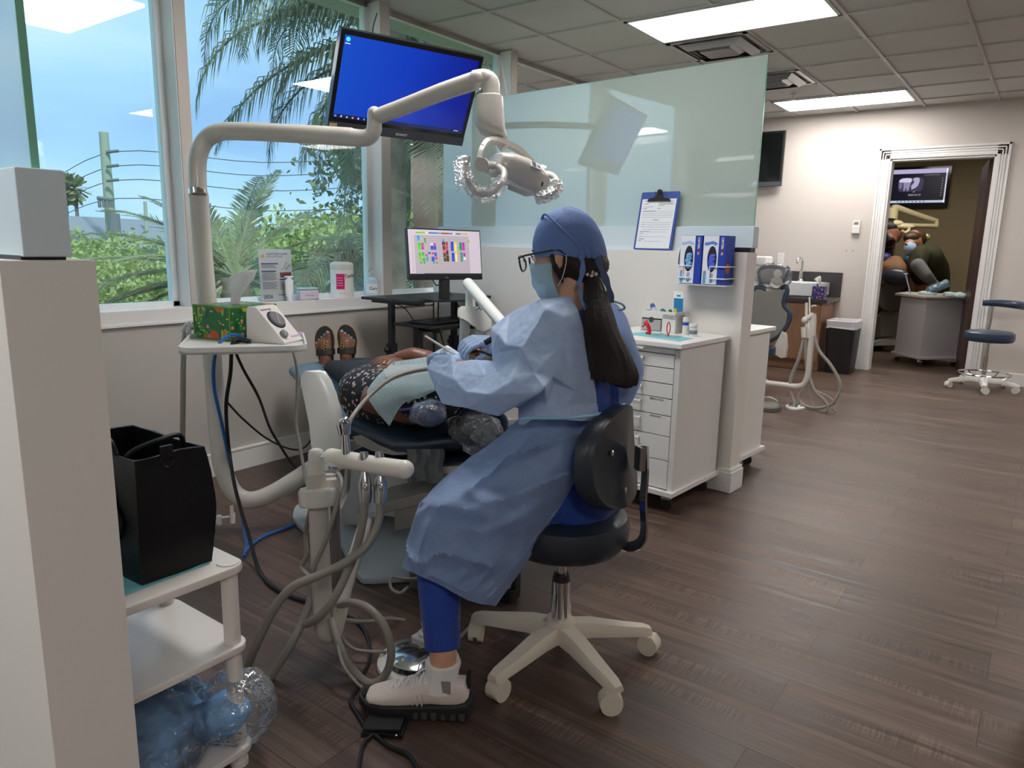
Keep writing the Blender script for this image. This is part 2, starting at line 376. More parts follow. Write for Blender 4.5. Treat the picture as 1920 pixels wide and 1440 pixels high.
# divider walls with glass screens
KS = .075; aS = math.atan(KS)
PF = frame((-1.165, 3.49, 0), (cos(aS), -sin(aS), 0), (sin(aS), cos(aS), 0), (0, 0, 1))   # s along wall, n away from camera
def P(s, n, z): return PF @ Vector((s, n, z))
DIVP = mat('divider_paint', srgb(226, 222, 216), .6, bump=.03, bscale=150)
CAPM = mat('divider_cap', srgb(206, 220, 226), .35)
def frosted():
    m = bpy.data.materials.new('frosted_glass'); m.use_nodes = True; t = m.node_tree; L = t.links; t.nodes.clear()
    o = nn(t, 'ShaderNodeOutputMaterial'); a = nn(t, 'ShaderNodeBsdfDiffuse'); b = nn(t, 'ShaderNodeBsdfTranslucent'); g = nn(t, 'ShaderNodeBsdfGlossy')
    a.inputs[0].default_value = (*srgb(222, 236, 230), 1); b.inputs[0].default_value = (*srgb(226, 240, 234), 1); g.inputs['Roughness'].default_value = 0
    m1 = nn(t, 'ShaderNodeMixShader'); m1.inputs[0].default_value = .55; m2 = nn(t, 'ShaderNodeMixShader'); fr = nn(t, 'ShaderNodeFresnel'); fr.inputs[0].default_value = 1.5
    mu = nn(t, 'ShaderNodeMath', operation='MULTIPLY'); mu.use_clamp = True; mu.operation = 'MULTIPLY_ADD'; mu.inputs[1].default_value = 3.0; mu.inputs[2].default_value = .10; L.new(fr.outputs[0], mu.inputs[0])
    L.new(a.outputs[0], m1.inputs[1]); L.new(b.outputs[0], m1.inputs[2]); L.new(mu.outputs[0], m2.inputs[0]); L.new(m1.outputs[0], m2.inputs[1]); L.new(g.outputs[0], m2.inputs[2]); L.new(m2.outputs[0], o.inputs[0])
    return m
FROST = frosted()
EDGE = mat('glass_edge', srgb(130, 190, 165), .2, emit=None)
def divider(M, L, thick, capy0, capy1, zc, ztop, name, gl, zb=1.208):
    bm = BM(); bx(bm, (-L, -.045, 0), (0, -.045+thick, 1.187), M, bev=.002)
    struct('wall_'+name, bm, DIVP)
    bm = BM(); bx(bm, (-L, capy0, zb), (.004, capy1, zc), M, bev=.003); bx(bm, (-L, capy0+.001, 1.186), (-.14 if zb > 1.2 else -.1, capy1-.006, zb+.004), M); struct('trim_%s_cap' % name if 0 else {'center': 'trim_5', 'near': 'trim_6'}[name], bm, CAPM)
    bm = BM(); bx(bm, (-.145, capy0+.0005, 1.185), (-.006, capy1-.005, zb+.002), M); struct({'center': 'trim_7', 'near': 'trim_8'}[name], bm, BLACKP)
    bm = BM(); bx(bm, (-L, -.062, 0), (.017, -.030+thick, .105), M, bev=.004); bx(bm, (-L, -.057, .1), (.012, -.035+thick, .122), M, bev=.004); struct('baseboard_'+name, bm, TRIM)
    t = thing('glass_screen', M @ Vector((-L/2, capy0+.03, zc)), gl, 'glass screen')
    c = (capy0+capy1)/2
    bm = BM(); bx(bm, (-L+.02, c-.005, zc-.01), (-.012, c+.005, ztop), M); obj('panel', bm, FROST, t)
    bm = BM(); bx(bm, (-.012, c-.005, zc-.01), (-.009, c+.005, ztop), M); bx(bm, (-L+.02, c-.005, ztop), (-.009, c+.005, ztop+.002), M); lab(obj('edge_strip', bm, EDGE, t), 'green polished glass edge')
divider(PF, 2.16, .115, .0, .062, 1.309, 2.075, 'center', 'frosted pale green glass screen on the divider behind the seated hygienist')
M2 = frame((-1.08, .405, -.02), (1, 0, 0), (0, 1, 0), (0, 0, 1))
divider(M2, 2.25, .118, -.018, .042, 1.305, 2.35, 'near', 'frosted glass screen with green edge on the near divider at the left', 1.191)
# ceiling lights
PANEL = mat('light_diffuser', (1, 1, 1), .4, emit=(1, .96, .93), es=LIGHT)
def clight(x0, x1, y0, y1, z, label):
    t = thing('ceiling_light', ((x0+x1)/2, (y0+y1)/2, z), label, 'ceiling light', 'flat ceiling panel lights')
    bm = BM()
    for a, b in (((x0, y0), (x1, y0+.022)), ((x0, y1-.022), (x1, y1)), ((x0, y0), (x0+.022, y1)), ((x1-.022, y0), (x1, y1))): bx(bm, (*a, z-.004), (*b, z+.02))
    obj('frame', bm, MATS['grid_white'], t)
    bm = BM(); bx(bm, (x0+.02, y0+.02, z+.0005), (x1-.02, y1-.02, z+.006)); obj('diffuser', bm, PANEL, t)
e_ = .014
clight(-2.36+e_, -1.18-e_, 4.27+e_, 4.86-e_, CZ-.001, 'large lit ceiling panel nearest the camera, beside the first air vent')
clight(-2.36+e_, -1.18-e_, 7.22+e_, 7.81-e_, CZ-.001, 'smaller looking lit ceiling panel by the back wall')
for (a, b) in ((-2.36, 1.91-.0), (0.59, 4.27), (.59, 7.22), (-2.36, -1.04), (.59, -1.05)):  # the last one is an added fill light, out of view behind the camera
    clight(a+e_, a+1.18-e_, b+e_, b+.59-e_, CZ-.001, {1.91: 'lit ceiling panel seen only as a reflection in the window', 4.27: 'lit ceiling panel above the open floor, right of the picture', 7.22: 'lit ceiling panel by the back wall, right of the doorway', -1.04: 'lit ceiling panel behind the near divider', -1.06: 'added unseen fill panel behind the camera, farthest to the right', -1.05: 'added unseen fill panel behind the camera'}[b])
clight(-1.9, -.7, 9.6, 10.2, 2.59, 'ceiling panel in the back room out of sight above the doorway')
MATS['light_diffuser_dim'] = mat('light_diffuser_dim', (1, 1, 1), .4, emit=(1, .93, .82), es=LIGHT*.7)
for o in [o for o in bpy.data.objects if o.name.startswith('diffuser')]:
    if o.parent.location.y > 9: o.data = o.data.copy(); o.data.materials[0] = MATS['light_diffuser_dim']
# air vents
VENTM = mat('vent_metal', srgb(150, 152, 154), .25, metal=.6)
def vent(cx, cy, label):
    t = thing('air_vent', (cx, cy, CZ), label, 'air vent', 'square ceiling air vents')
    bm = BM(); h = .28
    for a, b in (((-h, -h), (h, -h+.03)), ((-h, h-.03), (h, h)), ((-h, -h), (-h+.03, h)), ((h-.03, -h), (h, h))): bx(bm, (cx+a[0], cy+a[1], CZ-.006), (cx+b[0], cy+b[1], CZ+.01))
    obj('frame', bm, VENTM, t)
    bm = BM(); bx(bm, (cx-h+.02, cy-h+.02, CZ+.004), (cx+h-.02, cy+h-.02, CZ+.011)); lab(obj('duct_opening', bm, BLACKP, t), 'dark duct opening')
    for q in (.215, .145):   # stepped cones
        bm = BM(); rs = []
        for (hh, z) in ((q, -.006), (q-.045, -.04), (q-.05, -.04), (q-.006, -.004)):
            rs.append([Vector((cx+a*hh, cy+b*hh, CZ+z)) for a, b in ((-1, -1), (1, -1), (1, 1), (-1, 1))])
        loft(bm, rs, cap=False); obj('louver', bm, VENTM, t)
    bm = BM(); bx(bm, (cx-.105, cy-.105, CZ-.042), (cx+.105, cy+.105, CZ-.036), bev=.002); obj('center_plate', bm, VENTM, t)
    bm = BM(); bx(bm, (cx-.02, cy+.2, CZ-.01), (cx-.005, cy+.26, CZ-.004)); tube(bm, [(cx-.24, cy+.235, CZ-.008), (cx-.1, cy+.25, CZ-.012), (cx+.2, cy+.24, CZ-.008)], .006, 8); obj('spring_bar', bm, CHROME, t)
vent(-2.055, 5.155, 'square metal air vent next to the nearer lit ceiling panel')
vent(-2.055, 6.335, 'farther square metal air vent above the end of the glass screen')
t = thing('sprinkler', (-2.07, 7.0, CZ), 'small white fire sprinkler head on the ceiling near the far light', 'sprinkler')
bm = BM(); lathe(bm, [(.03, 0), (.028, -.006), (.012, -.01), (.010, -.03)], (-2.07, 7.0, CZ)); obj('body', bm, WHITE, t)
bm = BM(); lathe(bm, [(.022, -.048), (.022, -.045), (.003, -.043), (.003, -.028)], (-2.07, 7.0, CZ)); tube(bm, [(-2.082, 7, CZ-.028), (-2.088, 7, CZ-.038), (-2.072, 7, CZ-.046)], .002, 6); obj('deflector', bm, CHROME, t)
# thermostat, outlets, wall marks
c = PY(1606, 426, YB); t = thing('thermostat', c, 'small white thermostat on the wall left of the doorway', 'thermostat')
bm = BM(); bx(bm, (c.x-.038, YB-.028, c.z-.065), (c.x+.038, YB-.001, c.z+.065), bev=.004); obj('housing', bm, WHITE, t)
bm = BM(); bx(bm, (c.x-.02, YB-.03, c.z+.025), (c.x+.02, YB-.027, c.z+.05)); obj('display', bm, mat('lcd', srgb(120, 125, 118), .3), t)
bm = BM(); bx(bm, (c.x-.036, YB-.034, c.z-.06), (c.x+.034, YB-.027, c.z+.005), bev=.002); obj('cover', bm, WHITE, t)
def outlet(M, label, plug=False):
    t = thing('wall_outlet', M @ Vector((0, 0, 0)), label, 'wall outlet')
    bm = BM(); bx(bm, (-.035, -.058, 0), (.035, .058, .005), M, bev=.0015); obj('plate', bm, TRIM, t)
    bm = BM()
    for z in (-.026, .026):
        for x in (-.007, .007): bx(bm, (x-.0012, z+.002, .005), (x+.0012, z+.010, .0056), M)
        cyl(bm, M @ Vector((0, z-.006, .005)), M @ Vector((0, z-.006, .0056)), .0025, n=8)
    obj('slots', bm, INK, t); return t
OC = PX(572, 706, -3.329); OM = frame(OC, (0, 1, 0), (0, 0, 1), (1, 0, 0)); outlet(OM, 'white wall outlet beside the black sandals, with a black plug in it')
OC2 = PY(1464, 484, YB-.001); outlet(frame(OC2, (1, 0, 0), (0, 0, 1), (0, -1, 0)), 'white wall outlet behind the white dispenser by the sink')
# ================================================================ divider furniture
LACQ = mat('white_laminate', srgb(228, 226, 222), .38)
LACQ2 = mat('white_front', srgb(234, 233, 230), .35)
def caster(bm, bmw, p, r=.026, h=.085, M=None, a=.4):
    p = Vector(p); q = M if M else Matrix.Identity(4)
    d = Vector((cos(a), sin(a), 0)); s = Vector((-sin(a), cos(a), 0))
    for k in (-.011, .011): cyl(bmw, q @ (p+Vector((0, 0, r))+s*(k-.006)), q @ (p+Vector((0, 0, r))+s*(k+.006)), r, n=24)
    cyl(bmw, q @ (p+Vector((0, 0, r))-s*.02), q @ (p+Vector((0, 0, r))+s*.02), .007, n=12)
    cyl(bm, q @ (p+Vector((0, 0, r*1.5))-d*.012), q @ (p+Vector((0, 0, h))-d*.016), .011, .015, 14)
    box(bm, p+Vector((0, 0, r*2.15)), (.045, .04, .012), q, .003)
def drawer_cabinet(M, label, loc, words=True):
    "local: front faces -y, right side x=0; x from -.485 to 0"
    t = thing('drawer_cabinet', loc, label, 'cabinet', 'white rolling drawer cabinets')
    W_, F, Bk = -.485, -.525, -.062
    bm = BM(); bx(bm, (W_, F+.018, .105), (W_+.018, Bk, .765), M, .001); bx(bm, (-.018, F+.018, .105), (0, Bk, .765), M, .001); bx(bm, (W_, Bk-.012, .105), (0, Bk, .765), M); bx(bm, (W_+.018, F+.03, .105), (-.018, Bk, .76), M); bx(bm, (-.026, F, .105), (0, F+.02, .767), M, .001); bx(bm, (W_, F, .105), (W_+.026, F+.02, .767), M, .001)
    obj('body', bm, LACQ, t)
    bm = BM(); bx(bm, (W_-.02, F-.022, .083), (.012, Bk+.005, .106), M, .002); obj('base', bm, LACQ, t)
    bm = BM(); bx(bm, (W_-.022, F-.024, .767), (.014, Bk+.008, .788), M, .002); obj('top', bm, LACQ2, t)
    zs = [.767, .735, .672, .601, .534, .455, .360, .246, .110]
    for i, (a, b) in enumerate(zip(zs[:-1], zs[1:])):
        bm = BM(); bx(bm, (W_+.028, F-.002, b+.002), (-.028, F+.016, a-.002), M, .001); d = obj('drawer', bm, LACQ2, t)
        z = a-.014 if i == 0 else a-.026
        bm = BM(); xc = -.235
        for x in (-.05, .05): bx(bm, (xc+x-.005, F-.024, z-.005), (xc+x+.005, F, z+.005), M, .001)
        bx(bm, (xc-.062, F-.03, z-.006), (xc+.062, F-.02, z+.006), M, .003); obj('handle', bm, WHITE, d)
        if words and i in (4, 5):
            text('drawer_lettering', 'DENTAL FLOSS' if i == 4 else 'IRRIGATION', .0105, M @ frame((-.105, F-.0025, a-.013), (1, 0, 0), (0, 0, 1), (0, -1, 0)), INK, d, align='CENTER')
    for x in (W_+.05, -.05):
        for y in (F+.05, Bk-.05):
            bm, bw = BM(), BM(); caster(bm, bw, (x, y, 0), .026, .084, M); c = obj('caster', bm, STEEL, t); obj('wheel', bw, BLACKP, c)
    return t
MC = PF @ T((-.062, 0, 0)); drawer_cabinet(MC, 'white rolling drawer cabinet in front of the divider, with a blue paper sheet on top', MC @ Vector((-.24, -.3, 0)))
MC2 = PF @ T((-.57, .024, 0), pi); drawer_cabinet(MC2, 'white rolling cabinet behind the divider, only its side showing', MC2 @ Vector((-.24, -.3, 0)), False)
# things on the cabinet (z=.788)
TZ = .788
t = thing('paper_sheet', P(-.27, -.33, TZ), 'turquoise paper sheet lying on the white drawer cabinet', 'paper sheet')
bm = BM(); prism(bm, [(-.43, -.40), (-.11, -.455), (-.12, -.30), (-.40, -.25)], TZ, TZ+.0015, PF); obj('sheet', bm, mat('teal_paper', srgb(120, 190, 200), .8), t)
t = thing('desk_organizer', P(-.36, -.16, TZ), 'white desk organizer with a small silver drawer on the drawer cabinet', 'organizer')
bm = BM(); x0, x1, y0, y1, zt = -.455, -.262, -.215, -.115, TZ+.105
bx(bm, (x0, y0, TZ), (x0+.006, y1, zt), PF, .002); bx(bm, (x1-.075, y0, TZ), (x1, y1, zt-.01), PF, .004); bx(bm, (x0, y1-.005, TZ), (x1, y1, zt), PF, .002); bx(bm, (x0, y0, TZ), (x1, y1, TZ+.006), PF, .001); bx(bm, (x0, y0, TZ+.068), (x1, y1, TZ+.074), PF, .001); bx(bm, (x0, y0, TZ+.068), (x1, y0+.006, zt), PF, .003); bx(bm, (x1-.006, y0, TZ), (x1, y1, zt), PF, .003)
obj('shell', bm, WHITE, t)
bm = BM(); bx(bm, (x0+.009, y0-.004, TZ+.008), (x1-.078, y1-.01, TZ+.062), PF, .003); d = obj('drawer', bm, mat('silver_plastic', srgb(178, 178, 174), .35, .3), t)
bm = BM(); cyl(bm, P((x0+x1-.07)/2, y0-.0045, TZ+.06), P((x0+x1-.07)/2, y0-.003, TZ+.06), .014); lab(obj('finger_notch', bm, mat('dark_gray', (.05, .05, .05), .6), d), 'dark round finger notch')
def stick(name, a, b, r, m, label, cat, r1=None, capm=None, n=12):
    t = thing(name, a, label, cat); bm = BM(); a, b = Vector(a), Vector(b); cyl(bm, a, a+(b-a)*.72, r, n=n); obj('barrel', bm, m, t)
    bm = BM(); cyl(bm, a+(b-a)*.72, b, r*1.1, r1 or r*.8, n=n); obj('cap', bm, capm or m, t)
zb = TZ+.076
stick('paste_tube', P(-.40, -.16, zb), P(-.425, -.17, zb+.06), .013, mat('tube_white', srgb(225, 230, 240), .4), 'white tube with blue stripes leaning in the desk organizer', 'tube', .008, mat('tube_blue', srgb(60, 90, 180), .4))
stick('marker', P(-.335, -.16, zb), P(-.37, -.165, zb+.035), .011, mat('teal_plastic', srgb(20, 110, 120), .4), 'dark teal marker cap in the desk organizer', 'marker')
stick('marker', P(-.31, -.17, zb), P(-.32, -.17, zb+.038), .008, mat('green_plastic', srgb(30, 130, 60), .4), 'green marker in the middle of the desk organizer', 'marker')
stick('highlighter', P(-.285, -.17, zb), P(-.29, -.172, zb+.045), .007, mat('yellow_plastic', srgb(235, 215, 40), .4), 'yellow highlighter beside the tall blue card', 'highlighter')
t = thing('info_card', P(-.295, -.13, zb), 'tall blue and white card standing in the desk organizer', 'card')
Mk = PF @ frame((-.295, -.13, zb), (1, 0, .0), (-.09, .1, 1), (0, -1, 0)); bm = BM(); bx(bm, (-.026, 0, 0), (.026, .125, .001), Mk); obj('card', bm, PAPER, t)
bm = BM(); bx(bm, (-.024, .01, .001), (.026, .092, .0018), Mk); lab(obj('printed_panel', bm, mat('card_blue', srgb(30, 120, 175), .5), t), 'blue printed panel'); bm = BM(); bx(bm, (-.01, .10, .001), (.012, .108, .0018), Mk); obj('printed_line', bm, mat('card_teal', srgb(50, 140, 130), .5), t)
# red figure, red ring, wrap, bottles
RED = mat('red_plastic', srgb(205, 25, 35), .35, coat=.3)
t = thing('red_figurine', P(-.34, -.335, TZ+.002), 'small red plastic animal figurine on the turquoise sheet', 'figurine'); M = PF @ T((-.345, -.335, TZ+.002))
bm = BM(); limb(bm, [((0.01, 0, .006), .008), ((.008, 0, .03), .010), ((-.004, 0, .05), .009), ((-.018, 0, .054), .006)]); limb(bm, [((-.012, 0, .05), .006), ((-.02, 0, .038), .004), ((-.028, 0, .034), .004)]); limb(bm, [((-.004, 0, .055), .005), ((-.008, 0, .068), .0035)]); limb(bm, [((.008, .0, .03), .006), ((.016, 0, .018), .006), ((.016, 0, .006), .005)]); limb(bm, [((.01, 0, .006), .008), ((-.006, 0, .005), .005)])
me = blob(bm, .0022, 2); me.transform(M); obm('body', me, RED, t)
t = thing('red_ring_pick', P(-.24, -.30, TZ+.002), 'small upright red plastic ring on a clear base on the turquoise sheet', 'red ring'); c = P(-.235, -.33, TZ+.04)
bm = BM(); rs = [c+Vector((0.008*cos(a), 0, .028*sin(a))) for a in [2*pi*i/24 for i in range(25)]]; tube(bm, rs, .0028, 8, 1); cyl(bm, c-Vector((0, 0, .026)), c-Vector((0, 0, .038)), .003, .006, 10); obj('ring', bm, RED, t)
FILM = film_mat('clear_film', white=.05)
bm = BM(); g = []
for i in range(13):
    g.append([P(-.32+.012*i, -.37+.01*j, TZ+.004+.012*max(0, noise.noise(Vector((i*.45, j*.5, 3)))+.35)*min(i, 12-i, j*1.2, (8-j)*1.2)/4) for j in range(9)])
sheet(bm, g); o = obj('crumpled_wrapper', bm, FILM); tag(o, 'crumpled clear wrapper between the red figurine and red ring', 'wrapper')
def bottle(x, y, r, h, label, capc, bands):
    t = thing('pill_bottle', P(x, y, TZ), label, 'bottle'); o_ = P(x, y, TZ); bm = BM(); lathe(bm, [(0, 0), (r*.95, 0), (r, .003), (r, h*.68), (r*.8, h*.75), (r*.75, h*.76)], o_); obj('body', bm, WHITE, t)
    bm = BM(); lathe(bm, [(r*.7, h*.75), (capc, h*.76), (capc, h*.99), (capc*.9, h), (0, h)], o_); obj('cap', bm, LACQ2, t)
    for z0, z1, m in bands:
        bm = BM(); lathe(bm, [(r*1.02, z0*h), (r*1.02, z1*h)], o_); obj('label_band', bm, m, t)
BLUE = mat('label_blue', srgb(35, 80, 190), .5)
bottle(-.215, -.20, .0145, .085, 'slim tall white bottle with a blue band on the drawer cabinet', .0135, [(.55, .72, BLUE)])
bottle(-.155, -.235, .019, .062, 'short white pill bottle right of the slim bottle on the cabinet', .020, [(.2, .5, mat('label_gray', srgb(120, 130, 150), .5))])
# clipboard on the ledge
Mk = PF @ frame((-.526, -.022, 1.189), (1, 0, .0), (.075, .075, .985), (0, -.99, .08)); M = Mk
t = thing('clipboard', P(-.526, -.03, 1.189), 'blue clipboard with a white form propped against the frosted glass', 'clipboard')
bm = BM(); prism(bm, rrect(.222, .298, .008, cy=.149), 0, .003, M); obj('board', bm, mat('clip_blue', srgb(60, 85, 160), .45), t)
bm = BM(); bx(bm, (-.1, .008, .003), (.098, .262, .0042), M); pp = obj('form', bm, PAPER, t)
bm = BM()
GL = mat('form_gray', srgb(120, 122, 130), .7)
for (x0, x1, y, h) in [(-.085, -.045, .252, .003), (-.085, -.06, .237, .003), (.0, .085, .252, .0018), (0, .085, .244, .0018), (0, .085, .236, .003), (0, .03, .228, .0018), (-.088, -.03, .222, .0018), (-.088, -.065, .213, .0025), (-.005, .015, .213, .0025), (-.088, -.015, .2, .003), (-.02, .09, .198, .001), (-.088, .088, .188, .001), (-.088, .088, .178, .001), (-.088, .088, .168, .001), (-.02, .012, .155, .003), (-.085, -.07, .143, .002), (-.07, .082, .141, .001), (-.085, -.07, .132, .002), (-.07, .082, .13, .001), (-.085, -.072, .12, .002), (-.07, .082, .118, .001), (-.07, .082, .105, .001), (-.088, -.03, .094, .0025), (-.03, .07, .092, .001), (-.088, -.065, .085, .002), (-.088, -.07, .07, .002), (-.07, .065, .068, .001), (-.088, -.055, .056, .003), (-.088, -.07, .047, .003), (-.06, .05, .044, .001)]:
    bx(bm, (x0, y-h/2, .0042), (x1, y+h/2, .0046), M)
obj('printed_lines', bm, GL, pp)
bm = BM(); prof = [(-.068, 0), (.068, 0), (.06, .012), (.025, .02), (.016, .036), (.01, .05), (-.01, .05), (-.016, .036), (-.025, .02), (-.06, .012)]
prism(bm, [(x, y+.25) for x, y in prof], .006, .014, M, .002); cyl(bm, M @ Vector((0, .297, .004)), M @ Vector((0, .297, .02)), .012); obj('clip', bm, mat('clip_brown', srgb(70, 62, 55), .3, .8), t)
bm = BM()
for s in (-1, 1): tube(bm, [M @ Vector((s*.012, .272, .013)), M @ Vector((s*.03, .28, .018)), M @ Vector((s*.035, .295, .016)), M @ Vector((s*.02, .3, .014))], .0012, 6)
obj('clip_spring', bm, CHROME, t)
# glove boxes in wire rack
def glove_box(x0, x1, label, glove, idx):
    t = thing('glove_box', P((x0+x1)/2, -.11, 1.03), label, 'glove box', 'boxes of gloves on the divider'); F, Bk, z0, z1 = -.155, -.058, 1.034, 1.262
    bm = BM(); bx(bm, (x0, F, z0), (x1, Bk, z1), PF, .001); obj('carton', bm, mat('carton_blue', srgb(28, 60, 165), .5), t)
    M = PF @ frame((x0, F-.0006, z0), (1, 0, 0), (0, 0, 1), (0, -1, 0)); W_, H_ = x1-x0, z1-z0
    bm = BM(); bx(bm, (.001, .001, 0), (W_*.68, H_-.001, .0006), M); f = lab(obj('front_panel', bm, mat('carton_white', srgb(225, 228, 235), .5), t), 'white printed front')
    bm = BM(); prism(bm, [(W_*.42+.0235*cos(a), H_*.52+.061*sin(a)) for a in [2*pi*i/32 for i in range(32)]], .0006, .0012, M); lab(obj('opening', bm, mat('opening_dark', (.01, .01, .02), .7), t), 'dark oval opening')
    bm = BM()
    for k in range(5): ball(bm, M @ Vector((W_*.42+.004*sin(k*2.2), H_*.36+.0135*k-(0.004 if idx else 0), -.004)), (.018, .010, .0115), PF.to_3x3() @ Matrix.Rotation(.5*sin(k*3), 3, 'Y'), 14, 8)
    me = blob(bm, .003, 2); displace(me, lambda p, n: .0022*crease(p, 90)); obm('glove', me, glove, t)
    bm = BM(); pts = [(.006, .195), (.03, .198), (.05, .203), (.066, .198), (.076, .19), (.074, .184), (.068, .189), (.066, .180), (.06, .181), (.058, .187), (.04, .187), (.025, .182), (.008, .182)]
    prism(bm, [(x*W_/.118, y) for x, y in pts], .0006, .0011, M); obj('printed_hand', bm, mat('hand_blue%d' % idx, srgb(90, 130, 205) if idx else srgb(170, 190, 225), .5), t)
    for (s, a, sz, x, y, c) in (('CRITERION', 1, .0155, .885, .97, LACQ2), ('NITRILE', 2, .011, .50, .015, LACQ2)):
        if a == 1:
            text('lettering', 'CRITERI', .0155, M @ frame((W_*.80, H_-.008, .0012), (0, -1, 0), (1, 0, 0), (0, 0, 1)), LACQ2, t, bold=.0003)
            text('lettering', 'O', .0155, M @ frame((W_*.80, H_-.0665, .0012), (0, -1, 0), (1, 0, 0), (0, 0, 1)), RED, t, bold=.0003)
            text('lettering', 'N', .0155, M @ frame((W_*.80, H_-.078, .0012), (0, -1, 0), (1, 0, 0), (0, 0, 1)), LACQ2, t, bold=.0003)
        else:
            bm = BM(); prism(bm, rrect(.0135, .046, .005, cx=W_*.44, cy=.030), .0006, .001, M); obj('printed_tab', bm, mat('tab_blue', srgb(45, 130, 185), .5), t)
            text('lettering', 'NITRILE', .0105, M @ frame((W_*.44-.0035, .0515, .0012), (0, -1, 0), (1, 0, 0), (0, 0, 1)), LACQ2, t, bold=.0003)
    bm = BM(); prism(bm, rrect(.016, .062, .006, cx=W_*.13, cy=.033), .0006, .001, M); obj('printed_tab', bm, mat('tab_sky', srgb(90, 165, 220), .5), t)
    bm = BM(); cyl(bm, M @ Vector((W_*.13, .055, .001)), M @ Vector((W_*.13, .055, .0016)), .006, n=16); obj('printed_dot', bm, mat('dot_orange', srgb(235, 150, 60) if idx else srgb(225, 110, 90), .5), t)
    if idx:
        Ms = PF @ frame((x1+.0004, F, z0), (0, 1, 0), (0, 0, 1), (1, 0, 0)); bm = BM(); prism(bm, rrect(.045, .045, .02, cx=.03, cy=.075), 0, .0006, Ms); obj('printed_spot', bm, mat('spot_orange', srgb(190, 100, 35), .5), t)
glove_box(-.292, -.178, 'left glove box with pale blue gloves in its oval opening', mat('glove_pale', srgb(110, 170, 225), .45), 0)
glove_box(-.172, -.058, 'right glove box with deep blue gloves in its oval opening', mat('glove_deep', srgb(75, 95, 215), .45), 1)
t = thing('wire_rack', P(-.17, -.1, 1.02), 'white wire rack holding two glove boxes on the divider', 'wire rack')
bm = BM(); WR = mat('wire_white', srgb(230, 230, 230), .35)
def wire(pts): tube(bm, [P(*p) for p in pts], .0026, 8, 1)
for z in (1.062, 1.118):
    wire([(-.225, -.163, z), (-.30, -.163, z), (-.30, -.048, z)]); wire([(-.125, -.163, z), (-.05, -.163, z), (-.05, -.048, z)])
wire([(-.268, -.163, 1.06), (-.268, -.163, 1.12)]); wire([(-.128, -.163, 1.06), (-.128, -.163, 1.12)])
wire([(-.30, -.06, 1.028), (-.05, -.06, 1.028)]); wire([(-.30, -.15, 1.028), (-.05, -.15, 1.028)])
for x in (-.30, -.05): wire([(x, -.15, 1.028), (x, -.06, 1.028)]); wire([(x, -.05, 1.02), (x, -.05, 1.17)])
obj('wires', bm, WR, t)
Ml = PF @ frame((-.303, -.10, 1.13), (0, 1, 0), (0, 0, 1), (-1, 0, 0)); bm = BM(); prism(bm, [(.05*cos(a), .10*sin(a)) for a in [pi*i/16 for i in range(17)]] + [(-.02, -.03), (.02, -.03)], 0, .0025, Ml); obj('end_plate', bm, WR, t)
# ================================================================ far bay: counter, sink, bin, stool, wall screen
WOOD = mat('cabinet_wood', srgb(150, 112, 84), .45, var=.12, vscale=3, stretch=(12, 12, 1))
CTOP = mat('counter_dark', srgb(62, 58, 58), .3, bump=.02)
t = thing('sink_cabinet', (-2.5, 7.9, 0), 'wooden sink base cabinet against the back wall beside the black bin', 'cabinet')
bm = BM(); bx(bm, (-3.3, 7.64, .1), (-1.80, 8.14, .69)); bx(bm, (-3.3, 7.70, 0), (-1.80, 8.14, .1)); obj('body', bm, WOOD, t)
for x0, x1 in ((-2.28, -1.815), (-2.76, -2.295), (-3.24, -2.775)):
    bm = BM(); bx(bm, (x0, 7.622, .115), (x1, 7.64, .675), bev=.002); d = obj('door', bm, WOOD, t); bm = BM(); ball(bm, ((x0+.04) if x1 < -1.9 or 1 else 0, 7.612, .61), .014); obj('knob', bm, mat('knob_dark', (.03, .02, .02), .3, .8), d)
t = thing('countertop', (-2.5, 7.9, .70), 'dark laminate countertop with backsplash under the white sink', 'countertop')
bm = BM(); bx(bm, (-3.31, 7.595, .692), (-1.747, 8.145, .732), bev=.004); obj('slab', bm, CTOP, t); bm = BM(); bx(bm, (-3.31, 8.125, .732), (-1.747, 8.147, .985), bev=.002); obj('backsplash', bm, CTOP, t)
CER = mat('ceramic', srgb(232, 235, 238), .15, coat=.5)
t = thing('vessel_sink', (-2.1, 7.85, .732), 'white rectangular vessel sink on the dark counter', 'sink')
bm = BM(); x0, x1, y0, y1, z0, z1 = -2.42, -1.845, 7.645, 8.06, .733, .885
for a, b in (((x0, y0, z0), (x1, y0+.03, z1)), ((x0, y1-.11, z0), (x1, y1, z1)), ((x0, y0, z0), (x0+.03, y1, z1)), ((x1-.03, y0, z0), (x1, y1, z1)), ((x0, y0, z0), (x1, y1, z0+.03))): bx(bm, a, b, bev=.006)
obj('basin', bm, CER, t)
t = thing('faucet', (-2.15, 8.02, .885), 'tall chrome sensor faucet behind the white sink', 'faucet'); fx, fy = -2.13, 8.02
bm = BM(); lathe(bm, [(.03, 0), (.03, .01), (.022, .02), (.02, .10), (.015, .105), (.0001, .105)], (fx, fy, .885)); obj('base', bm, CHROME, t)
bm = BM(); tube(bm, [(fx, fy, .98), (fx, fy, 1.09), (fx-.01, fy-.03, 1.125), (fx-.02, fy-.075, 1.125), (fx-.025, fy-.10, 1.095), (fx-.026, fy-.102, 1.07)], .012, 14); obj('spout', bm, CHROME, t)
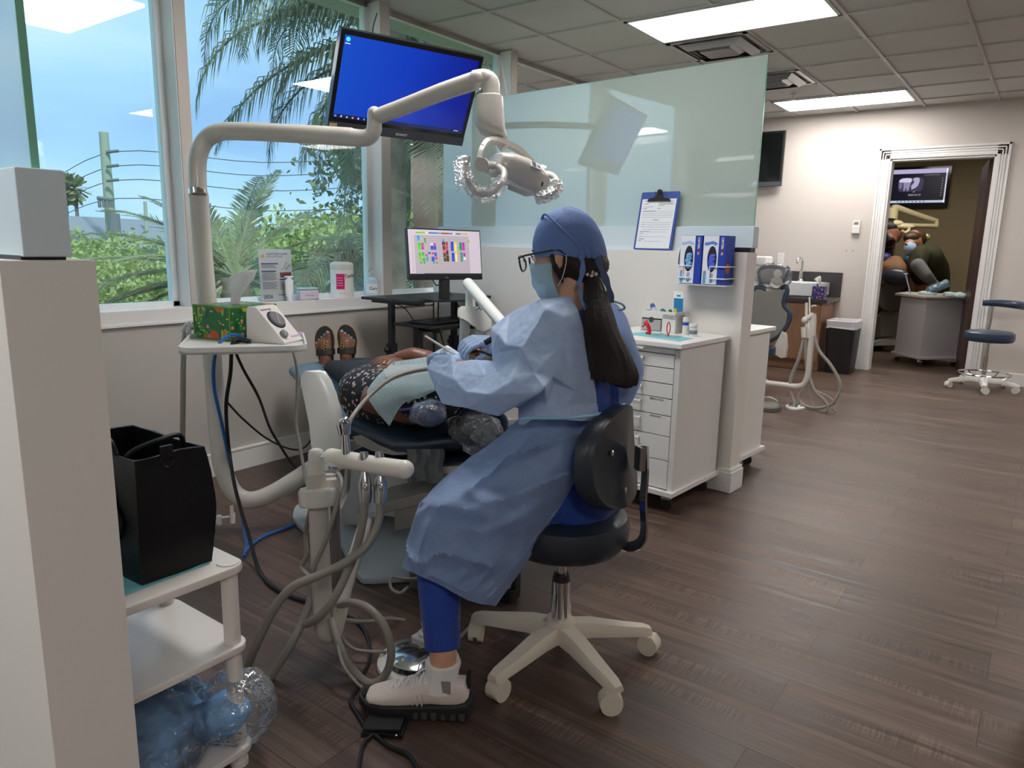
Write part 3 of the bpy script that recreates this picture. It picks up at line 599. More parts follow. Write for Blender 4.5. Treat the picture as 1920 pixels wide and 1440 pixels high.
def tissue_box(M, w_, d_, h_, m1, m2, label, loc, tis, window=True):
    t = thing('tissue_box', loc, label, 'tissue box')
    bm = BM(); bx(bm, (0, 0, 0), (w_, d_, h_), M, .0012); obj('carton', bm, m1, t)
    bm = BM(); prism(bm, [(w_/2+w_*.36*cos(a), d_/2+d_*.3*sin(a)) for a in [2*pi*i/28 for i in range(28)]], h_, h_+.0008, M); obj('film_window', bm, m2, t)
    obm('tissue', tis, mat('tissue_paper', srgb(238, 238, 236), .9), t); return t
def flower_mat(name, base, cols, scale):
    "printed blobs and leaves"
    m = bpy.data.materials.new(name); m.use_nodes = True; t = m.node_tree; L = t.links; b = t.nodes['Principled BSDF']; b.inputs['Roughness'].default_value = .45
    tc = nn(t, 'ShaderNodeTexCoord'); last = None
    rgb = nn(t, 'ShaderNodeRGB'); rgb.outputs[0].default_value = (*base, 1); last = rgb.outputs[0]
    for i, (c, sc, th, st) in enumerate(cols):
        mp = nn(t, 'ShaderNodeMapping'); mp.inputs['Location'].default_value = (i*1.37, i*.61, i*.9); mp.inputs['Scale'].default_value = st; mp.inputs['Rotation'].default_value = (i*.9, i*.5, i*.7)
        v = nn(t, 'ShaderNodeTexVoronoi'); v.inputs['Scale'].default_value = scale*sc; v.inputs['Randomness'].default_value = .8
        L.new(tc.outputs['Object'], mp.inputs[0]); L.new(mp.outputs[0], v.inputs['Vector'])
        lt = nn(t, 'ShaderNodeMath', operation='LESS_THAN'); lt.inputs[1].default_value = th; L.new(v.outputs['Distance'], lt.inputs[0])
        mx = nn(t, 'ShaderNodeMix', data_type='RGBA'); L.new(lt.outputs[0], mx.inputs[0]); L.new(last, mx.inputs[6]); mx.inputs[7].default_value = (*c, 1); last = mx.outputs[2]
    L.new(last, b.inputs['Base Color']); return m
def tissue_mesh(c, h, w_, lean=(0, 0), seed=0):
    bm = BM(); g = []
    for i in range(14):
        u = i/13; row = []
        for j in range(11):
            v = j/10-.5; wd = w_*(.45+.55*min(1, u*1.2))
            row.append(Vector((c[0]+lean[0]*u**1.5+v*wd*.8+.006*noise.noise(Vector((u*3, v*3, seed))), c[1]+lean[1]*u+v*wd*.5+.02*sin(v*9+u*2)*(.3+u)+.012*noise.noise(Vector((u*4, v*5, seed+4))), c[2]+h*u*(1-.30*abs(v+.15)*u)+.05*v*u*u)))
        g.append(row)
    sheet(bm, g, .0008); me = bpy.data.meshes.new('t'); bm.to_mesh(me); bm.free(); return me
FL1 = flower_mat('purple_flower_print', srgb(70, 50, 120), [(srgb(40, 50, 140), 1, .32, (1, 1, 1)), (srgb(150, 190, 80), 1.3, .26, (1, 1, 1)), (srgb(200, 90, 50), 1.2, .2, (1, 1, 1)), (srgb(220, 215, 225), 1.6, .2, (1, 1, 1))], 24)
tissue_box(T((-1.90, 7.60, .733)), .115, .115, .125, FL1, FILM, 'small tissue box with purple floral print beside the sink', (-1.84, 7.66, .733), tissue_mesh((-1.845, 7.655, .855), .10, .06, (-.03, 0), 3))
t = thing('glove_dispenser', (-2.55, 7.95, .9), 'white boxy dispenser with a grey stripe left of the faucet', 'dispenser'); c0 = PY(1412, 492, 7.9); M = T((c0.x-.16, 7.78, c0.z-.03))
bm = BM(); bx(bm, (0, 0, 0), (.34, .22, .10), M, .02, 3); obj('housing', bm, WHITE, t); bm = BM(); bx(bm, (.14, -.002, .005), (.19, .222, .102), M, .008, 3); lab(obj('stripe', bm, mat('mid_gray', srgb(130, 130, 130), .5), t), 'grey centre stripe')
bm = BM(); bx(bm, (.02, .02, -.22), (.32, .2, 0), M, .004); obj('pedestal', bm, WHITE, t)
# bin
t = thing('waste_bin', (-1.62, 7.86, 0), 'black rectangular waste bin with a white liner left of the doorway', 'bin')
bm = BM(); M = T((-1.615, 7.83, 0)); rs = []
for z, k in ((0, .84), (.02, .86), (.5, 1.0)): rs.append([M @ Vector((x*k, y*k, z)) for x, y in rrect(.27, .36, .04)])
rs += [[M @ Vector((x*.95, y*.95, .5)) for x, y in rrect(.27, .36, .04)], [M @ Vector((x*.8, y*.8, .05)) for x, y in rrect(.27, .36, .04)]]
loft(bm, rs); obj('bin_body', bm, BLACKP, t)
bm = BM(); rs = []
for k, z in ((.93, .44), (1.0, .47), (1.035, .505), (1.03, .525), (.96, .53), (.9, .5), (.8, .3)):
    pts = rrect(.27, .36, .04, 9); rs.append([M @ Vector((x*k, y*k, z+.012*noise.noise(Vector((i*.7, k*9, 1))))) for i, (x, y) in enumerate(pts)])
rs[0] = [M @ Vector((x*1.03, y*1.03, .45+.02*noise.noise(Vector((i*.5, 3, 1))))) for i, (x, y) in enumerate(rrect(.27, .36, .04, 9))]
loft(bm, rs, cap=False); obj('liner', bm, mat('liner_white', srgb(215, 212, 216), .35, bump=.4, bscale=30), t)
# dark wall screen
a, b = PY(1437, 245, 8.1), PY(1475, 245, 8.1); b2 = PY(1466, 349, 8.1); t = thing('wall_television', (b.x-.3, 8.1, 2.1), 'dark switched off television on the back wall beyond the glass screen', 'television')
bm = BM(); bx(bm, (b.x-.95, 8.06, b2.z), (b.x, 8.10, b.z), bev=.004); obj('housing', bm, BLACKP, t); bm = BM(); bx(bm, (b.x-.93, 8.058, b2.z+.055), (b.x-.02, 8.0605, b.z-.02)); obj('screen', bm, mat('screen_off', (.004, .006, .006), .08), t)
bm = BM(); bx(bm, (b.x-.95, 8.055, b2.z), (b.x, 8.062, b2.z+.045), bev=.003); lab(obj('lower_bezel', bm, mat('bezel_gray', srgb(75, 82, 86), .3), t), 'grey lower bezel'); bm = BM(); bx(bm, (b.x-.7, 8.09, b2.z+.15), (b.x-.3, 8.149, b.z-.15)); obj('wall_mount', bm, BLACKP, t)
# nail marks
for (px, py) in ((1587, 470), (1599, 470)):
    c = PY(px, py, YB); bm = BM(); cyl(bm, (c.x, YB-.002, c.z), (c.x, YB+.002, c.z), .006, n=12); o = obj('screw_hole', bm, mat('hole_gray', srgb(120, 110, 105), .8)); tag(o, 'tiny dark screw hole in the back wall, %s of the pair above the counter' % ('left' if px < 1590 else 'right'), 'screw hole', 'screw holes in the back wall')
# blue stool by the door
VINYL = mat('navy_vinyl', srgb(44, 62, 84), .35, bump=.03, bscale=200, coat=.15)
def five_star(t, c, R0, ang, hubz, m, wheel_m, cas_z=.06, w0=.035, w1=.022, hr=.04):
    c = Vector(c); bm = BM(); lathe(bm, [(0, hubz-.05), (hr*.9, hubz-.05), (hr, hubz-.04), (hr, hubz+.0), (hr*.85, hubz+.012), (0, hubz+.012)], c); obj('hub', bm, m, t)
    for k in range(5):
        a = R(ang+72*k); d = Vector((cos(a), sin(a), 0)); s = Vector((-sin(a), cos(a), 0)); bm = BM(); rs = []
        for u, z0, z1, w_ in ((.1, hubz-.045, hubz, w0*1.1), (.35, hubz-.045, hubz-.004, w0), (.75, cas_z+.006, cas_z+.036, (w0+w1)/2), (.97, cas_z-.002, cas_z+.026, w1), (1.05, cas_z, cas_z+.018, w1*.8)):
            p = c+d*(R0*u); rs.append([p-s*w_+Vector((0, 0, z0)), p+s*w_+Vector((0, 0, z0)), p+s*w_+Vector((0, 0, (z0+z1)/2)), p+s*w_*.7+Vector((0, 0, z1)), p-s*w_*.7+Vector((0, 0, z1)), p-s*w_+Vector((0, 0, (z0+z1)/2))])
        loft(bm, rs); leg = obj('leg', bm, m, t, 50)
        p = c+d*R0; b1 = BM(); aa = a+1.1+k*1.3; dd = Vector((cos(aa), sin(aa), 0)); ss = Vector((-sin(aa), cos(aa), 0)); r = cas_z*.47
        q = p-dd*.012
        for kk in (-1, 1): cyl(b1, q+Vector((0, 0, r))+ss*kk*.006, q+Vector((0, 0, r))+ss*kk*.021, r, n=24)
        cyl(b1, p+Vector((0, 0, r)), p+Vector((0, 0, cas_z)), .008, n=12)
        rs = []
        for zz, rx in ((r*.9, r*1.05), (r*1.5, r*1.0), (cas_z*.98, r*.5)): rs.append([q+Vector((0, 0, zz))+dd*rx*ca+ss*.02*sa for ca, sa in ((1, 1), (-1, 1), (-1, -1), (1, -1))])
        loft(b1, rs); obj('caster', b1, wheel_m, t, 45)
IVORY = mat('ivory_plastic', srgb(214, 204, 188), .4)
cx, cy = -.378, 7.72; t = thing('assistant_stool', (cx, cy, 0), 'navy assistant stool with a curved arm rest right of the doorway', 'stool')
five_star(t, (cx, cy, 0), .27, 60, .12, WHITE, WHITE)
bm = BM(); lathe(bm, [(.02, .13), (.02, .30), (.013, .30), (.013, .43), (.03, .435), (.0001, .44)], (cx, cy, 0)); obj('gas_column', bm, CHROME, t)
bm = BM(); tube(bm, [(cx+.205*cos(2*pi*i/40), cy+.205*sin(2*pi*i/40), .145) for i in range(41)], .008, 8, 1)
for k in range(5): a = R(60+72*k); cyl(bm, (cx+.205*cos(a), cy+.205*sin(a), .145), (cx+.15*cos(a), cy+.15*sin(a), .105), .005, n=8)
obj('foot_ring', bm, CHROME, t)
bm = BM(); lathe(bm, [(0, .44), (.18, .44), (.192, .455), (.197, .48), (.192, .515), (.17, .53), (0, .535)], (cx, cy, 0), n=48); obj('seat', bm, VINYL, t)
bm = BM(); tube(bm, [(cx+.02, cy+.03, .43), (cx-.02, cy+.16, .45), (cx-.03, cy+.215, .50), (cx-.02, cy+.21, .60), (cx-.02, cy+.205, .74)], .014, 12); obj('arm_post', bm, CHROME, t)
bm = BM(); tube(bm, [(cx-.1, cy+.2, .765), (cx+.02, cy+.215, .77), (cx+.14, cy+.2, .765), (cx+.22, cy+.13, .76), (cx+.27, cy, .755), (cx+.26, cy-.1, .755)], .028, 14, rf=lambda u: .026+.01*sin(u*pi)); obj('arm_rest', bm, VINYL, t)
# light rear chair of the bay (headrest and back), unit with hoses
GSHELL = mat('grey_shell', srgb(128, 126, 122), .5)
t = thing('dental_chair', (-2.4, 6.5, 0), 'second dental chair in the far bay, headrest wrapped in clear film', 'dental chair')
Y0 = 6.45
def q5(x, y, yy=Y0): return PY(1400+x*.27083, 440+y*.27083, yy)
bm = BM(); sil = [(-190, 470), (50, 395), (80, 372), (130, 385), (250, 380), (262, 400), (245, 470), (250, 500), (290, 545), (275, 620), (215, 700), (150, 730), (-190, 700)]
pf = [q5(*p) for p in sil]; c_ = q5(0, 0); Mq = frame((0, Y0, 0), (1, 0, 0), (0, 0, 1), (0, -1, 0)); prism(bm, [(p.x, p.z) for p in pf], -.05, .02, Mq, .01); obj('back_shell', bm, GSHELL, t)
bm = BM(); tube(bm, [q5(*p) for p in ((40, 440), (55, 375), (110, 370), (140, 388))], .022, 12); tube(bm, [q5(*p) for p in ((235, 370), (272, 360), (280, 400), (262, 460), (265, 500), (300, 545), (285, 620), (230, 690), (160, 735))], .02, 12); obj('back_cushion', bm, VINYL, t)
bm = BM(); tube(bm, [q5(140, 380), q5(225, 375)], .026, 16); tube(bm, [q5(190, 375), q5(205, 330), q5(225, 290)], .02, 12); cyl(bm, q5(205, 330, Y0-.05), q5(210, 330, Y0+.02), .05, n=24); cyl(bm, q5(215, 270, Y0-.04), q5(225, 262, Y0+.02), .035, n=20); obj('headrest_arm', bm, BEIGE, t)
bm = BM(); tube(bm, [q5(*p) for p in ((100, 345), (85, 290), (95, 240), (150, 222), (220, 225), (285, 232), (280, 280), (250, 330))], .016, 10); obj('headrest_rim', bm, VINYL, t)
bm = BM(); prism(bm, [(q5(*p).x, q5(*p).z) for p in ((95, 340), (88, 290), (100, 245), (150, 228), (280, 235), (272, 290), (245, 330), (200, 350))], -.01, .006, Mq); obj('headrest', bm, GSHELL, t)
bm = BM(); ball(bm, q5(185, 290), (.16, .06, .115), None, 24, 16); me = blob(bm, .012, 2); displace(me, lambda p, n: .014*crease(p, 22)); obm('film_cover', me, FILM, t, flat=False)
bm = BM(); prism(bm, [(q5(*p).x, q5(*p).z) for p in ((215, 730), (250, 660), (275, 690), (282, 780), (270, 850), (240, 855), (200, 830), (180, 800))], -.04, .03, Mq, .015); obj('side_cover', bm, BEIGE, t)
bm = BM(); box(bm, q5(185, 800, Y0), (.06, .2, .1), None, .03, 3); bx(bm, (-3.2, Y0-.15, .46), (q5(160, 700).x, Y0+.15, .54), bev=.03, seg=3); obj('seat_cushion', bm, VINYL, t)
bm = BM(); bx(bm, (-2.9, Y0-.15, .01), (-2.5, Y0+.12, .45), bev=.02); bx(bm, (-3.1, Y0-.25, 0), (-1.98, Y0+.25, .03), bev=.01); obj('pedestal', bm, BEIGE, t)
t = thing('assistant_unit', (-1.5, 5.9, 0), 'beige instrument stand with looped grey hoses in the far bay', 'instrument stand'); YU = 5.75
def q6(x, y, yy=YU): return PY(1400+x*.27083, 440+y*.27083, yy)
bm = BM(); tube(bm, [q6(*p) for p in ((462, 560), (460, 640), (440, 800), (425, 960), (400, 1030), (350, 1050), (250, 1040), (120, 1025), (-60, 1010))], .022, 14); obj('arm', bm, BEIGE, t)
bm = BM(); tube(bm, [q6(400, 598), q6(465, 553)], .022, 16, 1); ball(bm, q6(405, 592), .027); cyl(bm, q6(462, 548), q6(462, 700), .02, .018, 18); cyl(bm, q6(395, 640), q6(400, 712), .022, n=16); cyl(bm, q6(440, 650), q6(440, 715), .025, n=16); obj('holder', bm, BEIGE, t)
bm = BM(); cyl(bm, q6(414, 470), q6(414, 640), .010, n=10); obj('suction_tip', bm, WHITE, t); bm = BM(); cyl(bm, q6(435, 430), q6(437, 560), .006, n=10); cyl(bm, q6(437, 560), q6(430, 660), .014, n=12); tube(bm, [q6(450, 500), q6(465, 490), q6(482, 495)], .005, 8); obj('syringe', bm, WHITE, t)
for pts, r in ((((400, 700), (360, 860), (305, 1000), (310, 1110), (350, 1190), (440, 1240), (530, 1230), (560, 1200), (540, 1150), (470, 1080), (440, 1000), (415, 900), (408, 700)), .013), (((470, 690), (500, 800), (580, 900), (640, 1010), (640, 1090), (590, 1170), (500, 1200), (420, 1190), (370, 1160), (360, 1120), (385, 1070)), .012), (((445, 700), (455, 850), (440, 1000), (445, 1130), (480, 1210), (560, 1240), (610, 1230), (600, 1205)), .007), (((480, 1080), (560, 1120), (610, 1160), (600, 1180)), .006)):
    bm = BM(); tube(bm, [q6(*p) for p in pts], r, 10); lab(obj('hose', bm, GRAYHOSE, t), 'grey hose loop')
c = PZ(1492, 764, 0); t = thing('foot_control', c, 'steel foot pedal under the looped hoses in the far bay', 'foot pedal'); bm = BM(); lathe(bm, [(0, 0), (.1, 0), (.1, .012), (.08, .02)], c, sx=1.2, sy=.7); obj('base', bm, WHITE, t); bm = BM(); lathe(bm, [(.075, .02), (.06, .035), (0, .038)], c, sx=1.2, sy=.7); obj('plate', bm, STEEL, t)
c = PZ(1440, 767, 0); t = thing('foot_control', c, 'grey oval foot control beside the rear white cabinet', 'foot control'); bm = BM(); lathe(bm, [(0, 0), (.115, 0), (.12, .01), (.12, .03), (.11, .04), (0, .045)], c, sy=.8); obj('base', bm, mat('rubber_gray', srgb(110, 110, 106), .6), t); bm = BM(); tube(bm, [c+Vector((-.08, 0, .045)), c+Vector((-.02, 0, .09)), c+Vector((.05, 0, .08)), c+Vector((.09, -.02, .05))], .006, 8); obj('handle', bm, CHROME, t)
# ================================================================ outside
def leaf_mat(name, c, tr=.35):
    m = bpy.data.materials.new(name); m.use_nodes = True; t = m.node_tree; L = t.links; b = t.nodes['Principled BSDF']; o = t.nodes['Material Output']
    b.inputs['Roughness'].default_value = .45
    tc = nn(t, 'ShaderNodeTexCoord'); n = nn(t, 'ShaderNodeTexNoise'); n.inputs['Scale'].default_value = 3; r = nn(t, 'ShaderNodeValToRGB')
    r.color_ramp.elements[0].position = .35; r.color_ramp.elements[1].position = .65; r.color_ramp.elements[0].color = tuple(x*.65 for x in c)+(1,); r.color_ramp.elements[1].color = tuple(min(1, x*1.35) for x in c)+(1,)
    L.new(tc.outputs['Object'], n.inputs['Vector']); L.new(n.outputs['Fac'], r.inputs[0]); L.new(r.outputs[0], b.inputs['Base Color'])
    tl = nn(t, 'ShaderNodeBsdfTranslucent'); mx = nn(t, 'ShaderNodeMixShader'); mx.inputs[0].default_value = tr; L.new(r.outputs[0], tl.inputs[0]); L.new(b.outputs[0], mx.inputs[1]); L.new(tl.outputs[0], mx.inputs[2]); L.new(mx.outputs[0], o.inputs[0])
    return m
PALM = leaf_mat('palm_green', srgb(122, 134, 108)); PALM2 = leaf_mat('palm_olive', srgb(140, 150, 108)); BUSH = leaf_mat('bush_green', srgb(168, 182, 112)); BUSHD = leaf_mat('bush_dark', srgb(104, 122, 88))  # greens greyed and lightened: the haze at the windows is put into the colour
BARK = mat('bark', srgb(120, 108, 92), .9, var=.3, vscale=6, bump=.5, bscale=12)
GZ = -3.8
bm = BM(); bx(bm, (-120, -60, GZ-.3), (-3.7, 160, GZ)); struct('ground_outside', bm, mat('grass_ground', srgb(120, 140, 80), .9, var=.25, vscale=.4))
bm = BM(); bx(bm, (-60, -50, GZ), (-48, 150, GZ+.03)); struct('road_outside', bm, mat('asphalt', srgb(120, 120, 122), .9))
def frond(parent, base, az, el, L, droop, m, leaf=.55, n=66, rng=random, hang=.45):
    "base point, azimuth, elevation at start, length, droop"
    pts = []; p = Vector(base); e = el
    N = 16
    for i in range(N+1):
        pts.append(p.copy()); p = p+Vector((cos(az)*cos(e), sin(az)*cos(e), sin(e)))*(L/N); e -= droop/N*(.5+1.3*i/N)
        e = max(e, -1.5)
    bm = BM(); tube(bm, pts, .02, 5, 1, rf=lambda u: .022*(1-u)+.003)
    side = Vector((-sin(az), cos(az), 0))
    for i in range(n):
        u = .12+.88*i/(n-1); x = u*N; k = min(int(x), N-1); q = pts[k].lerp(pts[k+1], x-k); d = (pts[k+1]-pts[k]).normalized()
        ll = leaf*(sin(pi*min(1, u*.86+.12))**.6)*rng.uniform(.85, 1.1)
        for s in (-1, 1):
            a = (d*.75+side*s*1.0+Vector((rng.uniform(-.1, .1), rng.uniform(-.1, .1), .15+rng.uniform(-.15, .15)))).normalized()
            m1 = q+a*ll*.45+Vector((0, 0, -.02)); e1 = q+a*ll*.75*(1-hang*.3)+Vector((0, 0, -ll*hang)); wv = d*.0085
            v = [bm.verts.new(c) for c in (q-wv*.6, q+wv*.6, m1+wv, m1-wv, e1)]
            bm.faces.new((v[0], v[1], v[2], v[3])); bm.faces.new((v[3], v[2], v[4]))
    return obj('frond', bm, m, parent, flat=True)
def palm(c, label, fr, m, trunk_r=.14, group='palm trees close to the windows', hang=.45):
    c = Vector(c); t = thing('palm_tree', (c.x, c.y, GZ), label, 'palm tree', group)
    bm = BM(); tube(bm, [(c.x-.15, c.y+.1, GZ), (c.x-.08, c.y+.05, (GZ+c.z)/2), (c.x, c.y, c.z)], trunk_r, 12, 4); obj('trunk', bm, BARK, t)
    for f in fr: frond(t, c+Vector((0, 0, f[5] if len(f) > 5 else 0)), R(f[0]), R(f[1]), f[2], R(f[3]), m, leaf=f[4] if len(f) > 4 else .55, hang=hang)
    return t
rr = random.Random(3)
cA = D(735, 60, 7.0)
frs = [(250, 50, 2.3, 150), (228, 38, 2.3, 130), (240, 12, 2.3, 95), (262, 30, 2.0, 120), (215, 60, 2.2, 150), (280, 55, 1.9, 150), (235, -15, 2.1, 50), (180, 50, 2, 130), (120, 55, 2.1, 140), (90, 30, 2.2, 120), (60, 50, 2.2, 140), (330, 60, 1.6, 150), (222, -40, 1.6, 35)]
palm(cA, 'tall palm with drooping fronds behind the large blue monitor', [(a, b, c, d, .6) for a, b, c, d in frs], PALM)
cB = D(800, 110, 7.6)
palm(cB, 'palm with dense fronds seen in the third window, behind the desktop monitor', [(rr.uniform(0, 360), rr.uniform(-50, 60), rr.uniform(1.7, 2.5), rr.uniform(60, 140), .6) for i in range(34)], PALM)
cC = D(440, 520, 7.0)
palm(cC, 'low palm with stiff spreading fronds behind the tissue box', [(222, 30, 1.7, 45, .48), (232, 18, 1.8, 45, .48), (214, 8, 1.6, 40, .48), (226, -5, 1.8, 35, .48), (218, 45, 1.4, 45, .48), (236, -20, 1.8, 25, .48), (252, 12, 1.25, 40, .42), (262, 25, 1.1, 40, .42), (240, 0, 1.3, 35, .42), (250, -18, 1.3, 30, .42), (225, 60, 1.1, 40, .42), (200, 70, 1.1, 30, .4), (120, 70, 1.2, 30, .4), (80, 50, 1.2, 35, .42), (60, 35, 1.3, 40, .42), (90, 75, 1.2, 30, .4), (238, -30, 1.3, 25, .42), (45, 15, 1.3, 40, .42), (100, 25, 1.3, 40, .4), (235, -10, 1.2, 30, .4), (70, 0, 1.3, 30, .4), (60, -20, 1.3, 30, .4), (260, -35, 1.2, 20, .4)], PALM2, hang=.12)
cD = D(690, 480, 7.8)
palm(cD, 'dark green palm low in the second window, above the wipes canister', [(rr.uniform(0, 360), rr.uniform(-20, 75), rr.uniform(1.5, 2.1), rr.uniform(50, 100), .5) for i in range(13)], PALM)
cE = D(960, 60, 9.5)
palm(cE, 'farther palm seen above the frosted glass screen', [(rr.uniform(0, 360), rr.uniform(-60, 60), rr.uniform(1.8, 2.6), rr.uniform(60, 140), .6) for i in range(30)], PALM)
def bush(c, r, n, m, label, lf=.09, seed=1, group='leafy trees beyond the palms'):
    rg = random.Random(seed); c = Vector(c); n = int(n*1.8); lf *= .68; t = thing('leafy_tree', (c.x, c.y, GZ), label, 'tree', group)
    bm = BM(); cyl(bm, (c.x, c.y, GZ), (c.x, c.y, c.z-r[2]*.2), .12, .07, 8); obj('trunk', bm, BARK, t)
    bm = BM()
    for i in range(n):
        v = Vector((rg.gauss(0, 1), rg.gauss(0, 1), rg.gauss(0, 1))).normalized()*rg.uniform(.55, 1.0)
        k = 1+.35*noise.noise(v*2.3+Vector((seed, 0, 0)))+.15*noise.noise(v*6)
        p = c+Vector((v.x*r[0]*k, v.y*r[1]*k, v.z*r[2]*k)); a = Vector((rg.uniform(-1, 1), rg.uniform(-1, 1), rg.uniform(-1, 1))).normalized(); b = a.orthogonal().normalized(); s = lf*rg.uniform(.6, 1.3)
        vs = [bm.verts.new(p+q*s) for q in (-a*1.0, b*.5, a*1.0, -b*.5)]; bm.faces.new(vs)
    obj('foliage', bm, m, t, flat=True)
bush(D(175, 565, 17), (2.3, 2.3, 1.5), 5200, BUSH, 'bright green leafy tree left of the first window post', .11, 1)
bush(D(60, 560, 19), (2.6, 2.6, 2.0), 3500, BUSH, 'bright green tree behind the near divider post', .12, 2)
bush(D(270, 590, 15), (2.0, 2.0, 1.5), 3500, BUSH, 'bright green bush low at the right end of the first window', .10, 3)
bush(D(640, 505, 16), (3.4, 3.0, 1.3), 6000, BUSH, 'yellow green tree behind the white poster and wipes', .12, 4)
bush(D(470, 560, 17), (2.6, 2.6, 1.4), 3500, BUSH, 'yellow green tree behind the tissue box', .12, 5)
bush(D(800, 520, 18), (2.6, 3.0, 1.9), 4000, BUSHD, 'darker tree behind the desktop monitor', .14, 6)
bush(D(880, 260, 17), (3.5, 3.5, 3.2), 6000, BUSHD, 'tall dark tree seen over the glass screen', .15, 7)
bush(D(770, 230, 19), (2.0, 2.4, 3.0), 6000, BUSHD, 'tall dark tree behind the second window post', .15, 8)
# utility pole and wires
pb, pt = D(208, 470, 34), D(194, 248, 34); POLE = mat('pole_wood', srgb(160, 168, 150), .9)
t = thing('utility_pole', (pb.x, pb.y, GZ), 'tall weathered utility pole seen through the first window', 'utility pole')
bm = BM(); cyl(bm, (pt.x, pt.y, GZ), pt, .30, .2, 12); obj('pole', bm, POLE, t)
for y in (284, 311, 338):
    bm = BM(); a, b = D(200, y+1, 34), D(222, y-1, 34); cyl(bm, a, b, .07, n=8); obj('bracket', bm, mat('pole_gray', srgb(110, 118, 120), .6), t)
bm = BM(); a, b = D(183, 371, 34), D(213, 375, 34); cyl(bm, a, b, .09, n=8); 
obj('crossarm', bm, MATS['pole_gray'], t)
for i in range(4):
    a = D(186+i*8, 375, 34); bm = BM(); cyl(bm, a, a-Vector((0, 0, .35)), .08, n=8); obj('insulator', bm, MATS['pole_gray'], t)
bm = BM(); a = D(212, 400, 34); cyl(bm, a, a-Vector((0, 0, 1.1)), .28, n=12); obj('transformer', bm, MATS['pole_gray'], t)
for y, (ly, ry) in ((284, (340, 292)), (311, (372, 315)), (338, (395, 345)), (372, (410, 385))):
    bm = BM(); b = D(221, y, 34); l = D(20, ly, 60); r_ = D(760, ry, 34); m1 = b.lerp(l, .5)-Vector((0, 0, .5)); m2 = b.lerp(r_, .5)-Vector((0, 0, .4))
    tube(bm, [l, m1, b, m2, r_], .022, 5, 6); o = obj('power_line', bm, mat('wire_gray', srgb(90, 100, 110), .6)); tag(o, {284: 'highest thin power line on the utility pole', 311: 'second power line from the top on the utility pole', 338: 'third power line from the top on the utility pole', 372: 'lowest power line at the pole crossarm'}[y], 'power line', 'power lines')
p2 = D(272, 440, 40); bm = BM(); cyl(bm, (p2.x, p2.y, GZ), D(272, 378, 40), .14, .1, 8); t = obj('utility_pole', bm, POLE); tag(t, 'short distant utility pole right of the tall one', 'utility pole')
for px, py, lb in ((120, 345, 'left of the two slender fan palms far away'), (140, 352, 'right of the two slender fan palms far away')):
    c = D(px, py, 48); t = thing('fan_palm', (c.x, c.y, GZ), lb, 'palm tree', 'far fan palms'); bm = BM(); cyl(bm, (c.x, c.y, GZ), c, .16, .11, 8); obj('trunk', bm, BARK, t)
    bm = BM(); rg = random.Random(px)
    for i in range(70):
        az = rg.uniform(0, 2*pi); el = rg.uniform(-1.2, 1.3); d = Vector((cos(az)*cos(el), sin(az)*cos(el), sin(el))); e_1 = c+d*rg.uniform(.7, 1.1)-Vector((0, 0, .15)); s = d.cross(Vector((0, 0, 1))).normalized()*.22
        v = [bm.verts.new(q) for q in (c, e_1+s, e_1+d*.15, e_1-s)]; bm.faces.new(v)
    obj('foliage', bm, PALM2, t, flat=True)
c = D(330, 452, 45); t = thing('low_building', (c.x, c.y, GZ), 'pale low building with a grey roof beyond the trees', 'building')
bm = BM(); M = T((c.x, c.y, GZ), R(20)); bx(bm, (-4, -9, 0), (4, 12, 4.4), M); obj('wall', bm, mat('far_wall', srgb(190, 190, 188), .8), t)
bm = BM(); rs = [[M @ Vector(p) for p in ((-4.6, y, 4.4), (0, y, 6.0), (4.6, y, 4.4))] for y in (-9.6, 12.6)]; loft(bm, rs); obj('roof', bm, mat('far_roof', srgb(130, 135, 140), .8), t)
# ================================================================ treatment bay
def DD(pts): return [D(*p) for p in pts]
# ---- light post with tray, arms and lamp
t = thing('dental_light', D(440, 950, 3.0), 'ivory dental light on a tall bent post with jointed arm, above the patient', 'dental light')
bm = BM(); tube(bm, DD([(600, 868, 3.05), (560, 895, 3.03), (510, 925, 3.02), (470, 938, 3.0), (440, 925, 2.99), (422, 890, 2.98), (412, 845, 2.97), (402, 720, 2.96), (392, 600, 2.92), (380, 470, 2.84), (372, 362, 2.74)]), .036, 20, 6); obj('post', bm, BEIGE, t)
bm = BM(); tube(bm, DD([(371, 365, 2.72), (370, 355, 2.72)]), .034, 20, 1); lab(obj('collar', bm, CHROME, t), 'chrome collar ring')
bm = BM(); tube(bm, DD([(371, 357, 2.72), (370, 310, 2.71), (374, 285, 2.7), (386, 262, 2.7), (405, 250, 2.69), (440, 246, 2.68), (560, 251, 2.63), (660, 257, 2.60)]), .0325, 20, 8); obj('upper_tube', bm, BEIGE, t)
JM = BEIGE
bm = BM(); tube(bm, DD([(655, 257, 2.60), (680, 259, 2.59), (694, 255, 2.585), (701, 244, 2.58), (702, 232, 2.58), (702, 214, 2.58)]), .027, 20, 5, rf=lambda u: .031-.006*u); cyl(bm, D(702, 238, 2.58), D(702, 236, 2.58), .0265, n=24); ball(bm, D(702, 213, 2.58), .025); obj('elbow_joint', bm, JM, t)
bm = BM(); tube(bm, DD([(706, 219, 2.575), (760, 199, 2.55), (830, 172, 2.50), (895, 150, 2.46)]), .025, 20, 4, rf=lambda u: .027+.004*u, flat=1.0); 
a, b = D(722, 207, 2.56), D(875, 149, 2.47); x, y, d = orient(b-a); tube(bm, [a, b], .012, 12, 1); ball(bm, D(894, 149, 2.455), .031); obj('spring_arm', bm, JM, t)
